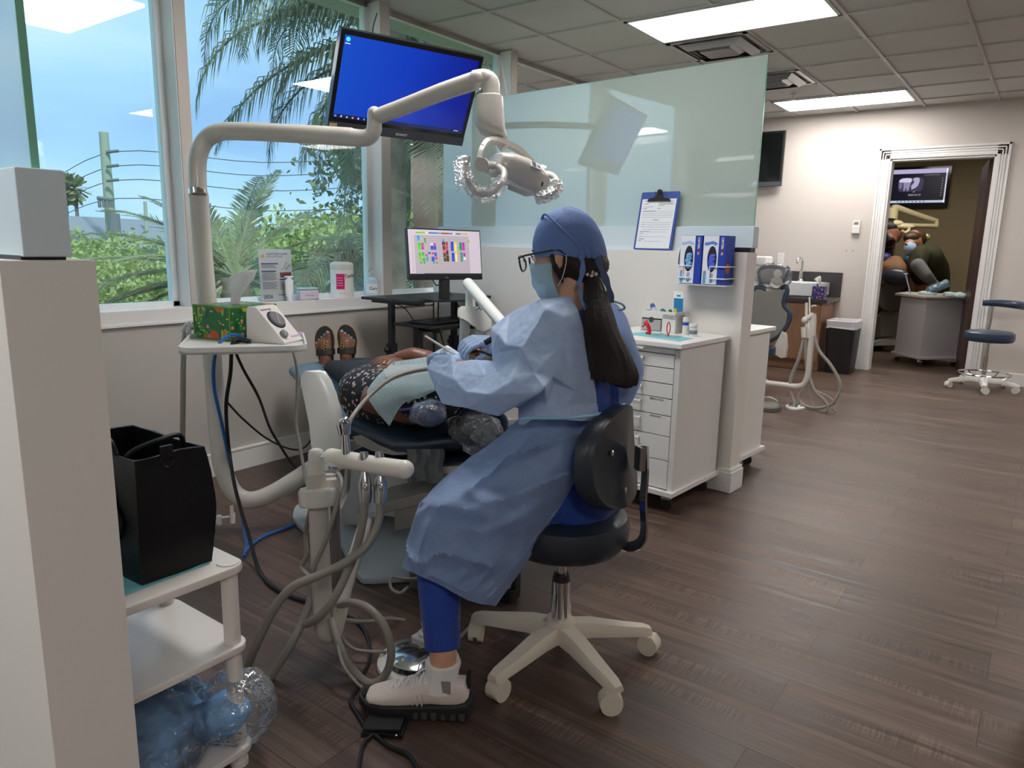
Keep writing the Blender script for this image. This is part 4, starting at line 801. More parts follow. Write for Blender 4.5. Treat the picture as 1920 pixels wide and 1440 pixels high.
bm = BM(); tube(bm, DD([(888, 148, 2.46), (908, 146, 2.46), (918, 152, 2.46), (921, 165, 2.46), (921, 186, 2.46)]), .030, 20, 6, rf=lambda u: .028+.003*u); ball(bm, D(915, 150, 2.46), .031); obj('top_elbow', bm, JM, t)
bm = BM(); rs = []
for (xc, yc, w_, h_, dd) in ((917, 183, .044, .040, 2.46), (918, 186, .047, .043, 2.46), (918, 215, .050, .046, 2.46), (919, 232, .050, .048, 2.46), (924, 246, .044, .046, 2.46), (934, 255, .030, .036, 2.46), (937, 258, .026, .03, 2.46)):
    rs.append(ring(D(xc, yc, dd), cr, cf, w_, h_, 28, 3.2))
loft(bm, rs); obj('swivel_housing', bm, JM, t, 50)
bm = BM(); tube(bm, DD([(930, 250, 2.46), (938, 266, 2.46), (946, 278, 2.46)]), .016, 14); obj('yoke_stem', bm, JM, t)
def strap(name, pts, wd, th, m, par):
    bm = BM(); P_ = catmull(pts, 6); rs = []
    for i, p in enumerate(P_):
        dd = (P_[min(i+1, len(P_)-1)]-P_[max(i-1, 0)]).normalized(); y = (cf-dd*cf.dot(dd)).normalized(); x = dd.cross(y)
        rs.append([p+x*th+y*wd, p-x*th+y*wd, p-x*th-y*wd, p+x*th-y*wd])
    loft(bm, rs); return obj(name, bm, m, par, 50)
strap('yoke', DD([(898, 300, 2.36), (902, 285, 2.37), (912, 268, 2.4), (928, 264, 2.43), (950, 270, 2.46), (975, 283, 2.5), (995, 302, 2.54)]), .016, .007, JM, t)
strap('yoke_arm', DD([(914, 322, 2.36), (903, 305, 2.36), (900, 290, 2.37), (905, 276, 2.38)]), .016, .007, JM, t)
# lamp head: flattened rounded body
hc = D(972, 325, 2.45); hx = (D(1015, 345, 2.5)-D(925, 305, 2.4)).normalized(); hz = Vector((0, 0, 1)); hz = (hz-hx*hz.dot(hx)).normalized(); hy = hz.cross(hx)
Mh = frame(hc, hx, hy, hz); bm = BM(); rs = []
for s_, w_, h_, zo in ((-.098, .045, .026, 0), (-.092, .058, .036, 0), (-.06, .070, .048, 0), (0, .074, .053, 0), (.05, .070, .050, -.002), (.085, .058, .040, -.004), (.103, .042, .028, -.006), (.107, .03, .018, -.006)):
    rs.append(ring(Mh @ Vector((s_, 0, zo)), hy, hz, w_, h_, 32, 2.8))
loft(bm, rs); hd = obj('lamp_head', bm, JM, t, 60)
bm = BM(); box(bm, (0, 0, -.045), (.15, .09, .02), Mh, .008, 2); lab(obj('lamp_lens', bm, mat('lens', srgb(225, 228, 230), .1, coat=.5), hd), 'pale lens on the underside')
lk = (CAM-hc).normalized()
bm = BM(); q = Mh @ Vector((.012, -.0, .03)); cyl(bm, q, q+Vector((0, 0, .002)), .02, n=16)
bm.free()
# small printed sticker on the side facing the room
Ms = frame(Mh @ Vector((.02, -.071, .026)), hx, (hz*.75+hy*.66).normalized(), (-hy*.75+hz*.66).normalized()); bm = BM(); bx(bm, (-.024, -.014, .0), (.018, .014, .005), Ms, .001); lab(obj('sticker', bm, mat('sticker', srgb(225, 225, 225), .5), hd), 'white sticker with tiny print')
bm = BM()
for i in range(5): bx(bm, (-.02, .009-i*.005, .0055), (-.002-.002*(i % 2), .0105-i*.005, .0062), Ms)
bx(bm, (.002, -.008, .0055), (.014, .004, .0062), Ms); obj('sticker_print', bm, mat('form_gray', srgb(120, 122, 130)), hd)
for px, py in ((975, 332), (1017, 343)):
    bm = BM(); q = D(px, py, 2.385); cyl(bm, q, q+cf*.03, .004, n=10); obj('screw_recess', bm, BLACKP, hd)
def handle(pts, r, knob0, knob1, fc):
    bm = BM(); tube(bm, DD(pts), r, 14, 6); cyl(bm, D(*knob0), D(*knob1), .022, n=24); obj('handle', bm, JM, t)
handle([(935, 313, 2.37), (945, 322, 2.33), (943, 338, 2.3), (930, 355, 2.29), (910, 364, 2.29), (890, 358, 2.29), (878, 340, 2.29), (874, 315, 2.29), (878, 294, 2.29)], .0105, (903, 309, 2.30), (906, 309, 2.36), 0)
bm = BM(); cyl(bm, D(906, 309, 2.36), D(940, 312, 2.42), .013, n=16); obj('handle_pivot', bm, JM, t)
handle([(1020, 325, 2.5), (1035, 329, 2.46), (1044, 342, 2.44), (1040, 358, 2.43), (1022, 368, 2.43), (1003, 372, 2.43)], .0105, (1012, 320, 2.5), (1022, 323, 2.5), 0)
fm = film_mat('clear_sleeve', white=.10, bscale=60)
def sleeve(pts, r, seed, nm='film_sleeve'):
    bm = BM(); P_ = catmull(DD(pts), 8); rs = []; n = 16
    for i, p in enumerate(P_):
        dd = (P_[min(i+1, len(P_)-1)]-P_[max(i-1, 0)]).normalized(); x, y, _ = orient(dd, cf)
        rs.append([p+(x*cos(a)+y*sin(a))*(r*(1+.45*noise.noise(Vector((i*.5, a*1.3, seed))))) for a in [2*pi*k/n for k in range(n)]])
    loft(bm, rs, cap=False); lab(obj(nm, bm, fm, t), 'crinkled clear plastic film')
sleeve([(943, 338, 2.3), (930, 355, 2.29), (910, 364, 2.29), (890, 358, 2.29), (876, 338, 2.29), (868, 315, 2.29), (866, 296, 2.29)], .022, 1)
sleeve([(1044, 342, 2.44), (1040, 358, 2.43), (1022, 368, 2.43), (1003, 372, 2.43)], .022, 2)
bm = BM(); g = [[D(850+28*v+6*u, 300-12*v+(62*u*(1-.35*v)), 2.285) for v in (0, .5, 1)] for u in (0, .33, .66, 1)]; sheet(bm, g); lab(obj('film_flap', bm, fm, t), 'loose flap of clear film')
# tray on the post
TZ1 = .775
trc = D(462, 650, 2.93); tz = .772
tz = .835
def tp(px, py, z=tz): return PZ(px, py, z)
A_, B_, C_, E_ = tp(352, 636), tp(452, 655), tp(573, 632), tp(470, 612)
ctr = (A_+B_+C_+E_)/4; ux = (C_-A_); ux.z = 0; lx = ux.length; ux.normalize(); uy = Vector((-ux.y, ux.x, 0))
wd = abs((B_-A_).dot(uy))+.12; Mt = frame((ctr.x, ctr.y, tz), ux, uy, (0, 0, 1)); cy_ = wd/2-.0+(( (B_-ctr).dot(uy)))
Mt = frame(Vector((ctr.x, ctr.y, tz))+uy*( (B_-ctr).dot(uy)+wd/2), ux, uy, (0, 0, 1))
bm = BM(); prism(bm, rrect(lx, wd, .06, 8), -.016, -.008, Mt); pts_o, pts_i = rrect(lx, wd, .06, 8), rrect(lx-.012, wd-.012, .054, 8)
loft(bm, [[Mt @ Vector((x, y, -.016)) for x, y in pts_o], [Mt @ Vector((x, y, .008)) for x, y in pts_o], [Mt @ Vector((x, y, .008)) for x, y in pts_i], [Mt @ Vector((x, y, -.010)) for x, y in pts_i]], cap=False)
obj('tray', bm, WHITE, t)
bm = BM(); tube(bm, DD([(346, 612, 2.95), (356, 606, 2.93), (352, 625, 2.92)]), .008, 8); tube(bm, DD([(342, 622, 2.95), (352, 614, 2.95), (356, 640, 2.95)]), .012, 8); obj('tray_bracket', bm, BEIGE, t)
t0 = t
t = thing('hose', D(343, 840, 3.0), 'pale grey hose hanging from the left end of the tray', 'hose'); 
bm = BM(); tube(bm, DD([(362, 612, 2.97), (348, 625, 2.97), (344, 670, 2.97), (343, 760, 3.0), (343, 845, 3.05), (350, 890, 3.08), (370, 905, 3.05)]), .011, 10); obj('tubing', bm, GRAYHOSE, t)
t = thing('hose', D(556, 780, 2.95), 'thin grey hose hanging from the right end of the tray', 'hose'); bm = BM(); tube(bm, DD([(548, 650, 2.9), (557, 690, 2.9), (557, 745, 2.92), (555, 790, 2.93), (561, 830, 2.93), (570, 880, 2.93), (578, 920, 2.9)]), .007, 8); obj('tubing', bm, GRAYHOSE, t)
# tissue box
FLG = flower_mat('garden_print', srgb(35, 105, 55), [(srgb(20, 85, 50), 2.2, .3, (1, 1, 1)), (srgb(60, 150, 50), 1.5, .27, (1, 2.0, 1)), (srgb(150, 185, 50), 1.35, .26, (2.2, 1, .8)), (srgb(195, 210, 90), 2.0, .2, (1, 2.5, 2.4)), (srgb(215, 88, 40), .95, .36, (1, 1, 1)), (srgb(235, 130, 150), 2.2, .19, (1, 1, 1))], 13)
bo = PZ(455, 640, tz-.006); q0, q1, q2 = PZ(365, 632, tz-.006), PZ(432, 640, tz-.006), PZ(520, 618, tz-.006)
ax1 = (q0-q1); ax1.z = 0; L1 = ax1.length; ax1.normalize(); ax2 = Vector((ax1.y, -ax1.x, 0)); 
Mb = frame(q1, ax1*-1, ax2*-1 if (q2-q1).dot(ax2) < 0 else ax2, (0, 0, 1)); 
L2 = .225
Mb = Mb @ Matrix.Translation((-L1, 0, 0))
h_b = .125
GRN = mat('carton_green', srgb(90, 140, 40), .45)
tcn = Mb @ Vector((L1/2, L2/2, h_b))
t = tissue_box(Mb, L1, L2, h_b, FLG, FILM, 'tall green tissue box with orange fruit print on the tray', q1, tissue_mesh((tcn.x, tcn.y, tcn.z-.01), .145, .10, (.03, .03), 8))
bm = BM()
for (a, b) in (((-.001, -.001, 0), (L1+.001, .0, .004)), ((-.001, -.001, h_b-.005), (L1+.001, .0, h_b+.001)), ((-.001, -.001, 0), (.003, .001, h_b)), ((L1-.003, -.001, 0), (L1+.001, .004, h_b)), ((L1, -.001, 0), (L1+.001, L2, .004)), ((L1, -.001, h_b-.006), (L1+.001, L2, h_b+.001))): bx(bm, a, b, Mb)
lab(obj('edge_band', bm, GRN, t), 'plain green edges')
# ultrasonic scaler unit: wedge with sloped front
s0, s1, s2 = PZ(462, 641, tz-.008), PZ(515, 645, tz-.008), PZ(552, 634, tz-.008)
uu = (s2-s1); uu.z = 0; uu.normalize(); vv = Vector((-uu.y, uu.x, 0)); vv = vv if vv.dot(cf) > 0 else -vv
t = thing('scaler_unit', s1, 'white wedge shaped scaler unit with two grey knobs on the tray', 'scaler')
# local: x across (depth axis), profile in (y forward/back, z)
f_ = (s1-s0); f_.z = 0; fl = f_.length; f_.normalize(); sd = Vector((-f_.y, f_.x, 0)); sd = sd if sd.dot(cf) > 0 else -sd
Msx = frame(s0, f_, (0, 0, 1), sd*-1 if False else f_.cross(Vector((0, 0, 1)))); wz = .115; sg = 1 if Msx.to_3x3().col[2].dot(cf) > 0 else -1
prof = [(0, 0), (fl*1.32, 0), (fl*1.34, .008), (.052, .128), (.042, .133), (.012, .130), (.004, .12)]
bm = BM(); prism(bm, prof, 0, sg*wz, Msx, .004); obj('housing', bm, mat('unit_white', srgb(226, 220, 216), .35), t)
pa, pb_ = Vector((fl*1.34, .008, 0)), Vector((.052, .128, 0)); dirp = (pb_-pa).normalized(); nrm = Vector((-dirp.y, dirp.x, 0)); nrm = nrm if nrm.x > 0 else -nrm
def face(u, v): return Msx @ (pa.lerp(pb_, u)+Vector((0, 0, sg*wz*v)))
fn_ = (Msx.to_3x3() @ nrm).normalized(); fx_ = (face(0, 1)-face(0, 0)).normalized(); fy_ = (face(1, 0)-face(0, 0)).normalized()
# the sloped face runs from its lower near edge up; across = fx_
KN = mat('knob_gray', srgb(118, 118, 120), .35)
def knob(u, v, r, h, nm='knob'):
    c = face(u, v); bm = BM(); lathe(bm, [(0, 0), (r, 0), (r, h*.5), (r*.94, h), (0, h*1.15)], c, fn_, 32); k = lab(obj(nm, bm, KN, t), 'round grey knob'); bm = BM(); a = c+fn_*h*1.1; dirk = (fx_*.5+fy_).normalized(); x_ = dirk.cross(fn_); Mk = frame(a, dirk, x_, fn_); bx(bm, (-r*.85, -.0012, 0), (r*.85, .0012, .0012), Mk); obj('pointer', bm, mat('pointer', srgb(190, 190, 190), .4), k)
knob(.62, .46, .034, .010); knob(.20, .22, .016, .012, 'small_knob')
bm = BM(); lathe(bm, [(.040, 0), (.040, .0008), (.038, .001), (.038, 0)], face(.62, .46), fn_, 40); obj('dial_ring', bm, INK, t)
bm = BM(); Mf = frame(face(.12, .62), fx_, fy_, fn_); bx(bm, (-.012, -.004, 0), (.05, .004, .0006), Mf); obj('purple_stripe', bm, mat('lilac', srgb(190, 160, 200), .5), t)
bm = BM(); cyl(bm, face(.93, .86), face(.93, .86)+fn_*.001, .005, n=14); obj('indicator', bm, mat('indicator', srgb(190, 210, 120), .3, emit=srgb(190, 210, 120), es=.4), t)
Mf = frame(face(.90, .06), fx_, fy_*1, fn_)
if Mf.determinant() < 0: Mf = frame(face(.90, .06)+fx_*.0, fx_, fy_, fn_)
text('lettering', 'AQUASONIC', .011, Mf @ Matrix.Translation((0, 0, .0008)), KN, t); 
# ---- blue monitor (PnP pose)
BLK = mat('gloss_black', (.006, .006, .007), .12)
t = thing('wall_monitor', (-2.645, 2.686, 1.92), 'large tilted monitor showing a plain blue desktop, hung by the window', 'monitor')
Rm = ((.329, .427, .843), (.944, -.137, -.299), (-.012, .894, -.448))
Mm = Matrix(((.329, .427, .843, -2.645), (.944, -.137, -.299, 2.686), (-.012, .894, -.448, 1.92), (0, 0, 0, 1)))
bm = BM(); bx(bm, (-.3725, -.2275, -.045), (.3725, .2275, 0), Mm, .003); bx(bm, (-.2, -.12, -.075), (.2, .14, -.04), Mm, .01); obj('housing', bm, BLK, t)
def screen_blue():
    m = bpy.data.materials.new('desktop_blue'); m.use_nodes = True; tt = m.node_tree; L = tt.links; b = tt.nodes['Principled BSDF']; b.inputs['Base Color'].default_value = (.002, .004, .02, 1); b.inputs['Roughness'].default_value = .15
    tc = nn(tt, 'ShaderNodeTexCoord'); sx_ = nn(tt, 'ShaderNodeSeparateXYZ'); L.new(tc.outputs['Generated'], sx_.inputs[0]); r = nn(tt, 'ShaderNodeValToRGB'); e = r.color_ramp.elements
    e[0].position = 0; e[0].color = (*srgb(20, 78, 200), 1); e[1].position = 1; e[1].color = (*srgb(2, 10, 130), 1); k = e.new(.45); k.color = (*srgb(12, 58, 190), 1)
    L.new(sx_.outputs['Y'], r.inputs[0]); L.new(r.outputs[0], b.inputs['Emission Color']); b.inputs['Emission Strength'].default_value = SCR; return m
bm = BM(); bx(bm, (-.352, -.165, 0), (.350, .205, .0008), Mm); sc = obj('screen', bm, screen_blue(), t)
bm = BM(); bx(bm, (-.3725, -.2275, -.0005), (.3725, -.185, .003), Mm, .001); lab(obj('lower_bezel', bm, mat('bezel_dark', srgb(50, 52, 58), .35), t), 'dark grey lower bezel')
text('lettering', 'SONY', .016, Mm @ frame((-.02, -.213, .0035), (1, 0, 0), (0, 1, 0), (0, 0, 1)), mat('silver_ink', srgb(170, 172, 175), .4), t, sx=1.5, bold=.0004)
bm = BM(); bx(bm, (-.366, -.213, .003), (-.328, -.192, .004), Mm); lab(obj('sticker', bm, mat('tan_sticker', srgb(165, 145, 115), .5), t), 'tan sticker at the lower left')
DKB = mat('taskbar', (.005, .006, .02), .2, emit=srgb(14, 22, 60), es=.8)
bm = BM(); bx(bm, (-.352, -.165, .0009), (.350, -.147, .0014), Mm); tb = obj('taskbar', bm, DKB, t)
for i, c in enumerate(((70, 130, 230), (200, 200, 210), (150, 150, 160), (210, 110, 80), (150, 170, 215), (70, 110, 210), (90, 110, 190))):
    bm = BM(); x = -.343+i*.029
    if i == 1:
        lathe(bm, [(.0035, 0), (.0035, .0006), (.0022, .0006), (.0022, 0)], Mm @ Vector((x+.001, -.155, .0014)), Mm.to_3x3().col[2], 14); bx(bm, (x-.004, -.161, .0014), (x-.001, -.158, .002), Mm)
    elif i == 0:
        for a, b in ((0, 0), (.005, 0), (0, .005), (.005, .005)): bx(bm, (x-.004+a, -.161+b, .0014), (x+a, -.157+b, .002), Mm)
    else: bx(bm, (x-.004, -.161, .0014), (x+.004, -.153, .002), Mm, .0003)
    obj('taskbar_icon', bm, mat('icon_%d' % i, srgb(*c), .4, emit=srgb(*c), es=.6), tb)
text('clock', '8:39 AM', .007, Mm @ frame((.30, -.154, .0015), (1, 0, 0), (0, 1, 0), (0, 0, 1)), MATS['icon_1'], tb)
bm = BM(); lathe(bm, [(.010, 0), (.010, .0006), (.004, .0006), (.004, 0)], Mm @ Vector((-.335, .188, .0009)), Mm.to_3x3().col[2], 20); ic = obj('desktop_icon', bm, mat('icon_e', srgb(60, 170, 200), .4, emit=srgb(50, 165, 200), es=.7), t)
bm = BM(); bx(bm, (-.347, .168, .0009), (-.323, .171, .0013), Mm); obj('icon_caption', bm, MATS['icon_1'], ic)
bm = BM(); m0 = Mm @ Vector((0, .02, -.16)); cyl(bm, Mm @ Vector((0, .02, -.07)), m0, .03, n=16); tube(bm, [m0, Vector((-3.0, 3.02, m0.z)), Vector((-3.325, 3.2, m0.z))], .022, 12, 1); bx(bm, (-3.329, 3.17, m0.z-.1), (-3.315, 3.23, m0.z+.1)); obj('wall_mount', bm, BLACKP, t)
bm = BM(); tube(bm, DD([(700, 72, 3.75), (699, 55, 3.8), (703, 38, 3.85), (707, 25, 3.9)]), .003, 6); obj('cable', bm, BLACKP, t)
c = D(938, 110, 4.9); bm = BM(); a, b = PX(938, 110, -3.36), PX(950, 180, -3.30); cyl(bm, a, b, .009, n=10); o = obj('blind_wand', bm, WHITE); tag(o, 'slim white rod leaning by the third window post', 'rod')
# ---- computer stand, monitor, keyboard
DW, DH = .465, .278
Md = None
pnp_dell = [[0.3318, 0.9433, -0.0056], [-0.1275, 0.0507, 0.9905], [0.9347, -0.3279, 0.1371], [-2.7297, 3.0659, 1.1398]]
dq = pnp_dell
Md = Matrix(((dq[0][0], dq[1][0], dq[2][0], dq[3][0]), (dq[0][1], dq[1][1], dq[2][1], dq[3][1]), (dq[0][2], dq[1][2], dq[2][2], dq[3][2]), (0, 0, 0, 1)))
t = thing('desktop_monitor', Md @ Vector((0, -.25, -.05)), 'desktop monitor showing a colourful appointment schedule, on the black stand', 'monitor')
bm = BM(); bx(bm, (-DW/2, -DH/2, -.03), (DW/2, DH/2, 0), Md, .003); obj('housing', bm, BLACKP, t)
bm = BM(); bx(bm, (-DW/2+.006, -DH/2+.026, 0), (DW/2-.006, DH/2-.007, .0007), Md); sc = obj('screen', bm, mat('screen_lilac', srgb(200, 190, 200), .3, emit=srgb(196, 182, 196), es=SCR*.55), t)
def em(c, k=.55): return mat('px_%d_%d_%d' % c, srgb(*c), .4, emit=srgb(*c), es=SCR*k)
# screen coordinate: crop px (270..1105, 75..575) -> local
def sxy(x, y): return (-DW/2+.006+(x-272)/(1095-272)*(DW-.012), DH/2-.007-(y-80)/(578-80)*(DH-.033))
def rect(bm, x0, y0, x1, y1, z=.0008):
    a, b = sxy(x0, y0), sxy(x1, y1); bx(bm, (min(a[0], b[0]), min(a[1], b[1]), z), (max(a[0], b[0]), max(a[1], b[1]), z+.0003), Md)
bm = BM(); rect(bm, 335, 140, 960, 560); obj('schedule_grid', bm, em((178, 168, 176)), sc)
bm = BM()
for i in range(17): rect(bm, 335, 150+i*25, 960, 152+i*25, .0012)
obj('grid_lines', bm, em((140, 130, 140)), sc)
bm = BM(); rect(bm, 272, 566, 1095, 578, .0012); rect(bm, 430, 562, 1095, 566, .0012); obj('screen_taskbar', bm, em((30, 30, 45)), sc)
strips = [(355, 460, (110, 190, 60)), (460, 495, (225, 220, 110)), (500, 600, (50, 110, 200)), (600, 635, (70, 160, 150)), (640, 735, (130, 80, 60)), (740, 770, (60, 110, 200)), (780, 800, (225, 225, 130)), (808, 870, (60, 130, 150)), (880, 950, (190, 180, 90))]
blocks = [(370, 145, 397, 205, (70, 160, 220)), (445, 172, 467, 225, (70, 170, 120)), (372, 225, 408, 300, (90, 200, 60)), (412, 225, 438, 262, (200, 90, 110)), (412, 264, 438, 300, (190, 60, 180)), (372, 335, 405, 378, (90, 200, 60)), (412, 328, 440, 372, (90, 190, 60)), (376, 380, 412, 430, (130, 200, 100)), (416, 392, 446, 430, (90, 180, 60)), (388, 432, 410, 455, (80, 170, 130)), (425, 432, 448, 455, (80, 170, 130)), (455, 378, 480, 430, (70, 170, 130)), (450, 352, 478, 372, (200, 80, 180)), (512, 228, 542, 250, (230, 225, 235)), (545, 228, 574, 250, (200, 70, 180)), (514, 255, 545, 300, (60, 80, 200)), (548, 255, 576, 300, (60, 90, 190)), (480, 330, 512, 346, (60, 90, 200)), (522, 330, 548, 352, (200, 80, 110)), (552, 330, 580, 372, (60, 100, 210)), (518, 378, 550, 430, (40, 90, 210)), (556, 380, 583, 410, (210, 80, 110)), (530, 432, 552, 455, (80, 170, 130)), (565, 432, 588, 455, (80, 170, 130)), (648, 180, 675, 205, (70, 160, 220)), (645, 208, 680, 245, (90, 60, 50)), (648, 250, 680, 300, (120, 70, 60)), (650, 305, 682, 330, (220, 90, 160)), (652, 332, 684, 380, (110, 70, 60)), (655, 385, 686, 430, (90, 80, 40)), (685, 208, 712, 250, (180, 70, 80)), (685, 255, 713, 300, (200, 80, 110)), (686, 305, 714, 355, (90, 50, 50)), (688, 360, 716, 430, (70, 60, 40)), (745, 205, 776, 310, (40, 70, 200)), (750, 330, 782, 430, (40, 80, 200)), (786, 208, 812, 310, (225, 215, 110)), (790, 318, 814, 430, (225, 215, 120)), (825, 258, 845, 285, (110, 200, 60)), (846, 210, 876, 300, (60, 130, 120)), (852, 320, 880, 430, (80, 140, 130)), (880, 210, 908, 302, (190, 50, 180)), (886, 330, 912, 368, (190, 50, 180)), (888, 380, 915, 405, (235, 230, 235)), (948, 185, 970, 212, (110, 200, 60)), (300, 150, 322, 556, (190, 180, 190))]
bym = {}
for x0, x1, c in strips: bym.setdefault(c, []).append((x0, 106, x1, 122))
for b in blocks: bym.setdefault(b[4], []).append(b[:4])
for c, rs in bym.items():
    for k, r_ in enumerate(rs):
        bm = BM(); rect(bm, *r_, .0014); obj('schedule_block', bm, em(c), sc)
bm = BM()
for b in blocks[:-1]:
    for k in range(2): rect(bm, b[0]+4, b[1]+8+k*14, b[2]-8, b[1]+11+k*14, .0018) if b[3]-b[1] > 12+k*16 else None
obj('block_print', bm, em((40, 30, 40)), sc)
text('lettering', 'DELL', .010, Md @ frame((-.012, -DH/2+.008, .0004), (1, 0, 0), (0, 1, 0), (0, 0, 1)), MATS['silver_ink'], t)
sb = Md @ Vector((0, -DH/2, -.035)); DZT = .885
bm = BM(); box(bm, (sb.x, sb.y, (sb.z+.06+DZT)/2), (.025, .07, sb.z+.06-DZT), T((0, 0, 0)), .004); obj('neck', bm, BLACKP, t)
bm = BM(); M = T((sb.x+.03, sb.y, DZT), math.atan2(Md[1][2], Md[0][2])); bx(bm, (-.11, -.125, 0), (.11, .125, .010), M, .003); obj('foot', bm, BLACKP, t)
# ---- black computer stand
t = thing('computer_stand', (-2.99, 3.26, 0), 'black two-level computer stand in the corner carrying the desktop monitor', 'computer stand')
bm = BM(); bx(bm, (-3.2, 2.86, .872), (-2.78, 3.545, .888), bev=.002); obj('desk_top', bm, BLACKP, t)
bm = BM(); bx(bm, (-3.19, 2.93, .852), (-2.80, 2.97, .872)); bx(bm, (-3.19, 3.48, .852), (-2.80, 3.52, .872)); bx(bm, (-3.1, 2.95, .856), (-3.05, 3.5, .87)); obj('frame', bm, BLACKP, t)
for y in (2.95, 3.50):
    bm = BM(); bx(bm, (-3.06, y-.015, .45), (-3.03, y+.015, .86)); bx(bm, (-3.068, y-.023, .05), (-3.022, y+.023, .62)); ball(bm, (-3.045, y-.04, .585), .018); l = obj('leg', bm, BLACKP, t)
    bm = BM(); bx(bm, (-3.25, y-.03, 0), (-2.7, y+.03, .05), bev=.004); obj('foot', bm, BLACKP, l)
bm = BM(); bx(bm, (-2.98, 2.90, .735), (-2.70, 3.47, .75), bev=.002); obj('keyboard_shelf', bm, BLACKP, t)
bm = BM(); bx(bm, (-2.90, 2.99, .69), (-2.87, 3.40, .712)); bx(bm, (-2.95, 3.03, .70), (-2.74, 3.05, .735)); bx(bm, (-2.95, 3.33, .70), (-2.74, 3.35, .735)); cyl(bm, (-2.76, 3.3, .70), (-2.76, 3.3, .665), .006, n=8); cyl(bm, (-2.76, 3.3, .668), (-2.76, 3.3, .66), .022, n=16); cyl(bm, (-2.8, 3.06, .70), (-2.8, 3.06, .64), .006, n=8); ball(bm, (-2.8, 3.06, .64), (.018, .018, .012)); obj('shelf_brackets', bm, BLACKP, t)
bm = BM(); bx(bm, (-2.905, 2.985, .5), (-2.865, 3.025, .72)); bx(bm, (-2.915, 2.975, .3), (-2.855, 3.035, .6)); bx(bm, (-3.04, 2.985, .30), (-2.87, 3.025, .34)); ball(bm, (-2.84, 3.0, .54), .02); ball(bm, (-2.84, 3.03, .50), .02); obj('shelf_post', bm, BLACKP, t)
t = thing('keyboard', (-2.82, 3.2, .75), 'black keyboard on the lower shelf of the computer stand', 'keyboard')
bm = BM(); bx(bm, (-2.90, 2.95, .751), (-2.74, 3.40, .765), bev=.004); obj('keyboard_body', bm, BLACKP, t); bm = BM()
for i in range(18):
    for j in range(5): bx(bm, (-2.885+j*.028, 2.962+i*.024, .764), (-2.863+j*.028, 2.981+i*.024, .769))
o = obj('keys', bm, mat('keys', srgb(40, 42, 46), .35), t); o['kind'] = 'stuff'
for i, pts in enumerate(([(831, 526, 4.4), (812, 520, 4.38), (818, 535, 4.35), (832, 528, 4.38)], [(829, 526, 4.42), (845, 552, 4.35), (868, 590, 4.2), (885, 640, 4.2)], [(813, 562, 4.3), (813, 600, 4.3), (814, 660, 4.35)], [(822, 560, 4.3), (822, 600, 4.3), (830, 640, 4.35), (840, 665, 4.4)], [(735, 569, 4.4), (755, 575, 4.35), (770, 592, 4.3), (778, 606, 4.3)], [(790, 618, 4.1), (788, 640, 4.1), (795, 660, 4.15)])):
    bm = BM(); tube(bm, DD(pts), .004 if i < 4 else .003, 6); o = obj('cable', bm, BLACKP); tag(o, ['short loop of black cable under the desktop monitor', 'black cable slanting from the desktop monitor down to the right', 'left one of two black cables hanging under the stand top', 'right one of two black cables hanging under the stand top', 'thin black cable from the window sill to the stand', 'thin black cable below the keyboard shelf'][i], 'cable', 'cables at the computer stand')
# ---- white instrument arm behind the patient
WENA = mat('white_enamel', srgb(222, 224, 220), .25, coat=.4)
t = thing('delivery_unit', D(872, 640, 3.45), 'white instrument arm with a slanting tube behind the patient', 'instrument arm'); d_ = 3.3
bm = BM(); cyl(bm, D(882, 583, d_), D(881, 535, d_), .024, .02, 22); cyl(bm, D(872, 598, d_), D(868, 700, d_+.1), .024, n=22); cyl(bm, D(905, 618, d_), D(903, 700, d_+.1), .034, n=24); obj('posts', bm, WENA, t)
bm = BM(); po = [D(x, y, d_) for x, y in ((859, 582), (863, 576), (905, 577), (922, 586), (922, 619), (910, 626), (897, 622), (887, 608), (878, 601), (860, 599))]
rs = [[p-cf*.055 for p in po], [p+cf*.06 for p in po]]; loft(bm, rs); bmesh.ops.bevel(bm, geom=[e for e in bm.edges], offset=.007, segments=2, affect='EDGES'); obj('housing', bm, WENA, t, 50)
bm = BM(); cyl(bm, D(878, 532, 3.25), D(955, 622, 3.0), .0255, n=26); ball(bm, D(878, 532, 3.25), .0255); cyl(bm, D(882, 545, d_), D(884, 535, d_-.04), .018, n=16); obj('slanting_tube', bm, WENA, t)
bm = BM(); tube(bm, DD([(892, 580, 3.22), (898, 577, 3.21), (902, 580, 3.21), (908, 578, 3.22)]), .004, 8); obj('hook', bm, CHROME, t)
# ---- things on the window sill (z=.872)
SZ = .8725
def sillp(px, py): 
    p = PZ(px, py, SZ); p.x = max(min(p.x, -3.345), -3.43); return p
c = PX(514, 556, -3.40); t = thing('poster', (c.x, c.y, SZ), 'white dental procedure sheet in a clear stand on the sill', 'poster')
a, b = PX(490, 560, -3.40), PX(550, 553, -3.39); d2 = (b-a); d2.z = 0; Wp = d2.length; d2.normalize(); nrm = Vector((d2.y, -d2.x, 0)); 
if nrm.dot(CAM-a) < 0: nrm = -nrm
Hp = PX(487, 467, -3.40).z-SZ; Mp = frame((a.x, a.y, SZ), d2, (Vector((0, 0, 1))-nrm*.05).normalized(), nrm)
bm = BM(); bx(bm, (0, 0.002, 0), (Wp, Hp, .0015), Mp); sh_ = obj('sheet', bm, PAPER, t)
bm = BM(); bx(bm, (-.002, 0, .0016), (Wp+.002, Hp+.002, .0035), Mp); bx(bm, (-.01, 0, .0), (Wp+.01, .004, .05), Mp); obj('clear_stand', bm, clear_mat('acrylic', (.97, .98, .98), 1.45, .02), t)
SB = mat('print_blue', srgb(60, 85, 150), .6)
bm = BM()
